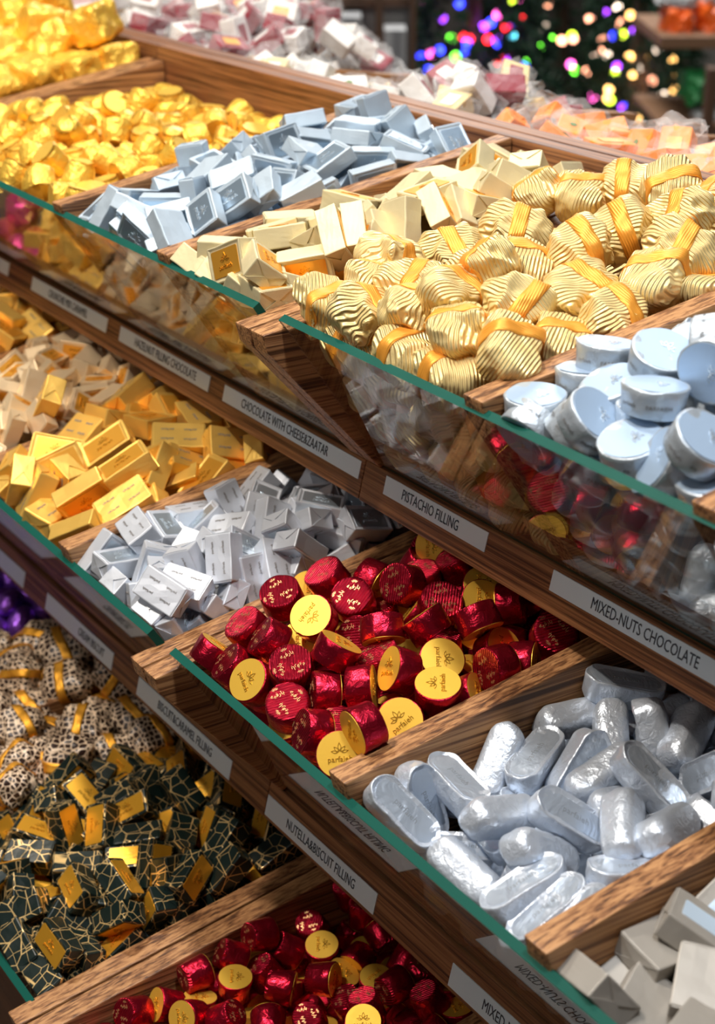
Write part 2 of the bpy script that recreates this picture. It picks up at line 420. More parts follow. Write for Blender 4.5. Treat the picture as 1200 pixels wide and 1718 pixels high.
def red_print(R, H, zface):
    out = []
    for (x, y, rot) in ((-.15, .42, 25), (.35, -.25, 200), (-.45, -.35, 100)):
        t_ = arabic(R*.30); t_.transform(Matrix.Translation((x*R, y*R, zface)) @ Matrix.Rotation(math.radians(rot), 4, 'Z')); out.append(t_)
        bm = bmesh.new(); a = math.radians(rot); fan(bm, R*.22, x*R-math.sin(a)*R*.17, y*R+math.cos(a)*R*.17, rot, zface+.0001); out.append(mesh_of(bm))
    flip_mesh(m_ := merge(out)); out = [m_]
    for i in range(5):
        t_ = arabic(R*.42) if i % 2 else text_mesh('parfai', R*.36, .00005)
        t_.transform(Matrix.Rotation(math.radians(12 if i % 2 else -8), 4, 'Z')); out.append(wall_wrap(t_, R*.985, -H*.12+.001*(i % 3), i*1.257))
        bm = bmesh.new(); fan(bm, R*.3, 0, R*.2, 0, 0); f_ = mesh_of(bm); out.append(wall_wrap(f_, R*.985, -H*.1, i*1.257+.5))
    return merge(out)
def lump_mesh(L, W, H, seed, pinch=.25, lumps=.10, sub=5, square=.6):
    from mathutils import noise as mn
    bm = bmesh.new(); bmesh.ops.create_icosphere(bm, subdivisions=sub, radius=1)
    for v in bm.verts:
        d = v.co.normalized()
        e = 2/(2-square*1.15)
        k = (abs(d.x)**(2*e)+abs(d.y)**(2*e)+abs(d.z)**(2*e))**(-1/(2*e))
        q = d*k
        f_ = 1-pinch*max(0, abs(q.x)-.55)/.45
        p = Vector((q.x*L/2, q.y*W/2*f_, q.z*H/2*f_))
        nn = mn.noise(p*42+Vector((seed*5.3, seed, 0)))*lumps+mn.noise(p*120+Vector((0, seed*2.1, 0)))*lumps*.3
        rg = abs(mn.noise(p*75+Vector((seed, 4, 4))))*lumps*.8
        v.co = p*(1+nn-rg)
    return mesh_of(bm, smooth=True)
def band_on(me_body, width, H, off, seed, tilt=0, grow=.0003):
    """flat ribbon strip laid on the body's surface, round its section near x=off"""
    from mathutils.bvhtree import BVHTree
    bv = BVHTree.FromPolygons([v.co[:] for v in me_body.vertices], [p.vertices[:] for p in me_body.polygons])
    n = 56; st = math.tan(tilt); rows = []
    for k in range(5):
        s_ = (k/4-.5)*width; row = []
        for i in range(n):
            a = 2*math.pi*i/n; d = Vector((0, math.cos(a), math.sin(a)))
            x = off+s_-st*.012*math.cos(a)
            hit = bv.ray_cast(Vector((x, 0, 0))+d*.05, -d)
            row.append((x, (hit[0]-Vector((x, 0, 0))).length if hit[0] else .012))
        rows.append(row)
    bm = bmesh.new(); vrows = []
    for k, row in enumerate(rows):
        vr = []
        for i in range(n):
            sm = sum(rows[min(4, max(0, k+dk))][(i+di) % n][1] for dk in (-1, 0, 1) for di in (-1, 0, 1))/9
            r = max(row[i][1]*.5+sm*.5, row[i][1]-.0003)+grow+.0004
            a = 2*math.pi*i/n; vr.append(bm.verts.new((row[i][0], r*math.cos(a), r*math.sin(a))))
        vrows.append(vr)
    for a_, b_ in zip(vrows, vrows[1:]):
        for i in range(n): bm.faces.new((a_[i], a_[(i+1) % n], b_[(i+1) % n], b_[i]))
    bmesh.ops.recalc_face_normals(bm, faces=bm.faces[:])
    bmesh.ops.solidify(bm, geom=bm.faces[:], thickness=.0006)
    return mesh_of(bm, smooth=True)
def roll_mesh(L, W, H, seed):
    """loaf with round ends, flat rimmed face at +z, rounded back at -z"""
    bm = bmesh.new(); rings = []; n = 48
    prof = [(.25, -.50), (.55, -.49), (.78, -.42), (.93, -.28), (1, -.05), (1, .2), (.985, .42), (.965, .5), (.92, .5), (.88, .465), (.5, .45), (.2, .45)]
    for k, z in prof:
        rr = []
        for i in range(n):
            a = 2*math.pi*i/n; c, s_ = math.cos(a), math.sin(a)
            r = W/2*k; cx = (L/2-W/2)*(1 if c > 1e-6 else -1 if c < -1e-6 else 0)
            ins = (1-k)*W/2*.0
            rr.append(bm.verts.new((cx+r*c, r*s_, z*H)))
        rings.append(rr)
    for a_, b_ in zip(rings, rings[1:]):
        for i in range(n): bm.faces.new((a_[i], a_[(i+1) % n], b_[(i+1) % n], b_[i]))
    bm.faces.new(rings[0]); bm.faces.new(rings[-1])
    bmesh.ops.subdivide_edges(bm, edges=[e for e in bm.edges if e.calc_length() > .006], cuts=5, use_grid_fill=True)
    bmesh.ops.triangulate(bm, faces=[f for f in bm.faces if len(f.verts) > 4])
    from mathutils import noise as mn
    for v in bm.verts:
        e = min(1, max(0, (abs(v.co.x)-L*.28)/(L*.2)))
        v.co += mn.noise_vector(v.co*130+Vector((seed*3, seed, 0)))*(.0004+.0009*e)
        v.co += mn.noise_vector(v.co*45+Vector((seed, seed*3, 0)))*.0005
    return mesh_of(bm, smooth=True)
def crumple_mesh(L, W, H, seed, amp=.12, sub=4, e=3.0):
    from mathutils import noise as mn
    bm = bmesh.new(); bmesh.ops.create_icosphere(bm, subdivisions=sub, radius=1)
    for v in bm.verts:
        d = v.co.normalized(); k = (abs(d.x)**(2*e)+abs(d.y)**(2*e)+abs(d.z)**(2*e))**(-1/(2*e)); q = d*k
        p = Vector((q.x*L/2, q.y*W/2, q.z*H/2))
        p *= 1+(mn.noise(p*75+Vector((seed*5, 0, 0)))-.3*abs(mn.noise(p*190+Vector((0, seed*5, 0)))))*amp
        v.co = p
    return mesh_of(bm)

# ---------------------------------------------------------------- one of each kind, then copies
def proto(name, parts):
    """parts: list of (part name, mesh, material, [sub-parts...], label)"""
    return dict(name=name, parts=parts)
def spawn(pr, loc, q, s, label, cat, group, detail=True):
    (bn, bme, bmat, subs, _l) = pr['parts'][0]
    if len(pr['parts']) == 1 and not subs or not detail and not pr.get('keep'):
        r = link(pr['name'], bme, bmat)
    else:
        r = bpy.data.objects.new(pr['name'], None); COL.objects.link(r); r.empty_display_size = .005
        def put(p, par, lvl):
            o = link(p[0], p[1], p[2], par)
            if p[4]: o['label'] = p[4]
            for sp in p[3]:
                if detail: put(sp, o, lvl+1)
        for p in pr['parts']:
            if detail or p[0] in pr.get('keep', ()) : put(p, r, 1)
    r.rotation_mode = 'QUATERNION'; r.location = (loc[0], loc[1], Z(loc[2])); r.rotation_quaternion = q; r.scale = (s, s, s)
    tag(r, label, cat, group); return r
PR = {}
M_greyprint = plain('grey_embossing', (.36, .40, .45), .4, .6)
def block_kind(key, name, L, W, H, mb, mp, mcrest, pr=.0034, n=3, crest=True, back_text=True, recess=.0006):
    L_ = []
    for i in range(n):
        body = block_mesh(L, W, H, i+1, recess)
        pan = panel_mesh(L-2*pr, W-2*pr, H/2-recess+.0001, i)
        cm = crest_mesh(W*.25, H/2-recess+.0005, 0, True, .0002)
        bt = None
        if back_text:
            ts = []
            for x, y in ((-.22, .2), (.22, .2), (-.22, -.2), (.22, -.2)):
                t_ = text_mesh('parfaieh', W*.12, .00008); t_.transform(Matrix.Translation((x*L, y*W, H/2+.0002))); ts.append(t_)
            bt = flip_mesh(merge(ts))
        parts = [('foil_wrap', body, mb, [], None), ('wrapper_panel', pan, mp, [('embossed_crest', cm, mcrest, [], None)] if crest else [], None)]
        if bt: parts.append(('printed_lettering', bt, M_darkprint, [], None))
        p = proto(name, parts); p['keep'] = ('foil_wrap', 'wrapper_panel'); L_.append(p)
    PR[key] = L_
block_kind('gold_block', 'gold_chocolate_block', .0395, .026, .016, M_goldpaper, M_orange, M_goldcrest)
block_kind('silver_block', 'silver_chocolate_block', .0325, .0215, .0145, M_silver, M_silverpan, M_palecrest, recess=.0009)
block_kind('blue_block', 'pale_blue_chocolate_block', .033, .0245, .012, M_blue, M_bluepan, M_palecrest, back_text=False)
block_kind('cream_block', 'cream_chocolate_block', .0345, .0245, .015, M_cream, M_orange, M_goldcrest, back_text=False)
block_kind('tan_block', 'tan_chocolate_block', .029, .019, .012, M_tan, M_orange, M_goldcrest, back_text=False, n=2)
block_kind('lattice_block', 'lattice_chocolate_block', .034, .0205, .016, M_black, M_tag, M_goldcrest, pr=.0022, back_text=False, recess=.0001)
for i in range(2):
    body = block_mesh(.032, .027, .014, i+40, .0001, .003)
    PR.setdefault('taupe_box', []).append(dict(proto('taupe_chocolate_box', [('paper_wrap', body, M_taupe, [], None), ('pale_sticker', panel_mesh(.021, .013, .0071, i), M_bluelab, [], None)]), keep=('paper_wrap', 'pale_sticker')))
# gold based crimson rounds and cups
def round_kind(key, name, R1, R2, H, body_m, n=3):
    for i in range(n):
        body = round_mesh(R1, R2, H, i+3, amp=.0005, crimp=.012)
        gd = disc_plate(R2-.0007, H/2-.0001)
        cm = crest_mesh(R2*.46, H/2+.0002, 0, True, .00018)
        PR.setdefault(key, []).append(dict(proto(name, [('crimson_wrap', body, body_m, [('printed_mark', red_print(R1, H, H/2+.0001), M_print, [], None)], None), ('gold_base', gd, M_goldface, [('embossed_crest', cm, M_goldcrest, [], None)], 'smooth round gold base')]), keep=('crimson_wrap', 'gold_base')))
round_kind('red_round', 'crimson_chocolate_round', .0130, .01375, .0155, M_red)
round_kind('red_cup', 'crimson_chocolate_cup', .0100, .0120, .0185, M_red)
for i in range(3):
    body = round_mesh(.0155, .0165, .0145, i+9, amp=.0009, crimp=.012, lip=.0007)
    lid = disc_plate(.0152, .00705, .0003)
    ts = []
    for k in range(6):
        t_ = text_mesh(WORD if k % 2 else 'PARFAIEH', .0030, .00005); ts.append(wall_wrap(t_, .0160, -.001, k*1.05))
    PR.setdefault('silver_disc', []).append(dict(proto('silver_chocolate_disc', [('foil_wrap', body, M_disc, [('printed_lettering', merge(ts), M_darkprint, [], None)], None), ('smooth_lid', lid, M_discpan, [('embossed_crest', crest_mesh(.0062, .0075, 0, False), M_palecrest, [], None)], None)]), keep=('foil_wrap', 'smooth_lid')))
for i in range(4):
    body = roll_mesh(.0475, .0205, .017, i+1)
    t_ = text_mesh(WORD, .0052, .0001); t_.transform(Matrix.Translation((0, 0, .0079)))
    bm = bmesh.new(); n_ = 32; pts = []
    for k in range(n_):
        a = 2*math.pi*k/n_; pts.append(((.0475/2-.0205/2)*(1 if math.cos(a) > 0 else -1)+.0072*math.cos(a), .0072*math.sin(a)))
    plate(bm, pts, .0076, .0003); pan = mesh_of(bm)
    PR.setdefault('silver_roll', []).append(dict(proto('silver_chocolate_roll', [('foil_wrap', body, M_roll, [], None), ('smooth_underside', pan, M_rollpan, [('embossed_lettering', t_, M_greyprint, [], None)], None)]), keep=('foil_wrap', 'smooth_underside')))
for i in range(4):
    body = lump_mesh(.053, .038, .031, i+1, pinch=(.3, .55, .42, .2)[i], lumps=.26, sub=5, square=(.7, .55, .8, .75)[i])
    PR.setdefault('gold_wrapper', []).append(dict(proto('gold_paper_chocolate', [('pleated_wrap', body, M_pleat, [], None), ('ribbon_band', band_on(body, .0110, .03, (-.004, .003, 0, .006)[i], i, (.25, -.3, .1, .4)[i]), M_ribbon, [], 'amber ribbon band')]), keep=('pleated_wrap', 'ribbon_band')))
for i in range(3):
    body = lump_mesh(.056, .040, .029, i+11, pinch=.45, lumps=.24, sub=5, square=.7)
    PR.setdefault('lattice_pillow', []).append(dict(proto('lattice_print_chocolate', [('printed_wrap', body, M_leo, [], None), ('ribbon_band', band_on(body, .0085, .025, (.004, -.003, .0)[i], i, (.3, -.2, .5)[i], .0010), M_ribbon2, [], 'gold ribbon band')]), keep=('printed_wrap', 'ribbon_band')))
for i in range(2):
    PR.setdefault('pink_pillow', []).append(proto('pink_foil_chocolate', [('foil_wrap', lump_mesh(.046, .032, .024, i+31, .4, .12, 4), M_pink, [], None)]))
    PR.setdefault('purple_egg', []).append(proto('purple_foil_chocolate', [('foil_wrap', lump_mesh(.035, .027, .023, i+41, .05, .05, 4, .15), M_purple, [], None)]))
for i in range(3):
    body = round_mesh(.0115, .0138, .021, i+60, amp=.0016, crimp=.03, lip=.002)
    PR.setdefault('yellow_cup', []).append(dict(proto('yellow_foil_chocolate_cup', [('foil_wrap', body, M_yel, [], None), ('smooth_lid', disc_plate(.0118, .0102, .0006, 24), M_yelface, [], None)]), keep=('foil_wrap', 'smooth_lid')))
    PR.setdefault('foil_cube', []).append(proto('yellow_foil_chocolate_cube', [('foil_wrap', crumple_mesh(.052, .044, .040, i+1, .15, 4, 2.6), M_yel, [], None)]))
# where each piece lies: x y z (0.1 mm), turn (quaternion x1000), size %, shape, detail, label
def place(key, kind, cat, group, rows, labels):
    for row in rows.strip().split(';'):
        f = row.split(',', 9)
        x, y, z = (int(v)/1e4 for v in f[:3]); q = Quaternion([int(v)/1000 for v in f[3:7]]); s = int(f[7])/100
        lv, lab = int(f[8]), f[9]
        P = PR[kind]; i = (int(f[0])*7+int(f[1])*3) % len(P)
        label = labels[int(lab[1:])] if lab[0] == '#' else lab.strip()
        spawn(P[i], (x, y, z), q, s, label, cat, group, detail=lv > 0)

place('T1A', 'foil_cube', 'chocolate', 'crumpled yellow foil cubes at the far end', '''-19979,7589,-2415,706,-117,-17,-699,100,0,#0;
-19520,6408,-2512,-311,930,-182,69,100,0,#0;
-19461,6845,-2476,194,-152,-608,755,100,0,#0;
-19528,7363,-2543,57,962,265,-34,100,0,#0;
-19085,5815,-3552,-738,34,15,-673,100,0,#0;
-19001,6664,-2538,-960,181,179,117,100,0,#0;
-19095,7580,-2407,-214,132,62,-966,100,0,#0;
-18580,5561,-3328,637,-345,-327,-607,100,0,#0;
-18598,5809,-2539,251,674,-641,269,100,0,#0;
-18645,5973,-3525,-973,2,220,-72,100,0,#0;
-18695,6252,-2485,-812,180,-503,-237,100,0,#0;
-18569,6789,-2437,653,-89,0,752,100,0,#0;
-18668,7245,-2364,-986,140,60,-69,100,0,#0;
-18196,5409,-2460,-310,-239,920,-22,100,0,#0;
-18120,5710,-3376,-290,-179,-543,-767,100,0,#0;
-18233,5983,-3745,-304,424,852,-52,100,0,#0;
-18213,5967,-2491,-642,172,689,291,100,0,#0;
-18218,6373,-2471,162,-71,673,718,100,0,#0;
-18167,6816,-2372,-680,231,165,676,100,0,#0;
-18180,7284,-2326,105,951,-11,-291,100,1,crumpled yellow foil cube, leftmost in rearmost row;
-17853,5454,-3039,259,714,420,497,100,0,#0;
-17709,5447,-2602,-752,-233,4,617,100,0,#0;
-17706,5974,-3752,-128,177,-963,160,100,0,#0;
-17781,5892,-2430,940,64,327,-68,100,0,#0;
-17714,6323,-2592,76,986,-142,-46,100,0,#0;
-17797,6774,-2562,-430,448,-624,-474,100,0,#0;
-17705,7237,-2414,123,102,925,344,100,0,#0;
-17914,7580,-2137,358,927,-35,-107,100,1,crumpled yellow foil cube, second from left in rearmost row;
-17245,5339,-2534,257,610,691,290,100,0,#0;
-17432,5554,-3150,939,203,274,39,100,0,#0;
-17297,5782,-2655,-990,46,-123,-45,100,0,#0;
-17308,5844,-3544,-610,470,426,-475,100,0,#0;
-17252,6215,-2437,-83,969,61,223,100,0,#0;
-17400,6727,-2528,-434,-605,-594,-304,100,1,#0;
-17273,7195,-2346,-651,36,-757,51,100,1,crumpled yellow foil cube, third from left in front row by the glass;
-17296,7635,-2445,952,8,305,18,100,0,#0;
-16932,5337,-2810,724,-176,190,-639,100,0,#0;
-16858,5814,-2791,454,716,-492,200,100,0,#0;
-16895,6247,-2668,-477,-527,186,678,100,0,#0;
-16977,6696,-2592,-17,51,-850,524,100,1,crumpled yellow foil cube, second from left in front row by the glass;
-16919,7185,-2484,-508,366,-779,40,100,1,crumpled yellow foil cube, rightmost in front row by the glass;
-16698,7538,-2240,-32,-443,-874,-199,100,1,crumpled yellow foil cube, fourth from left in rearmost row;
-16484,5401,-2948,-958,-130,254,36,100,0,#0;
-16437,5862,-2852,-309,641,702,31,100,0,#0;
-16483,6324,-2776,-69,986,76,-130,100,1,crumpled yellow foil cube, leftmost in front row by the glass;
-16495,6753,-2699,967,89,90,222,100,1,crumpled yellow foil cube, fourth from left in front row by the glass;
-16481,7205,-2679,199,19,78,-977,100,1,crumpled yellow foil cube, third from left in rearmost row;
-16470,7641,-2621,-995,-11,95,-6,100,1,crumpled yellow foil cube, rightmost in rearmost row''', ['yellow foil cube half buried in the far top heap'])
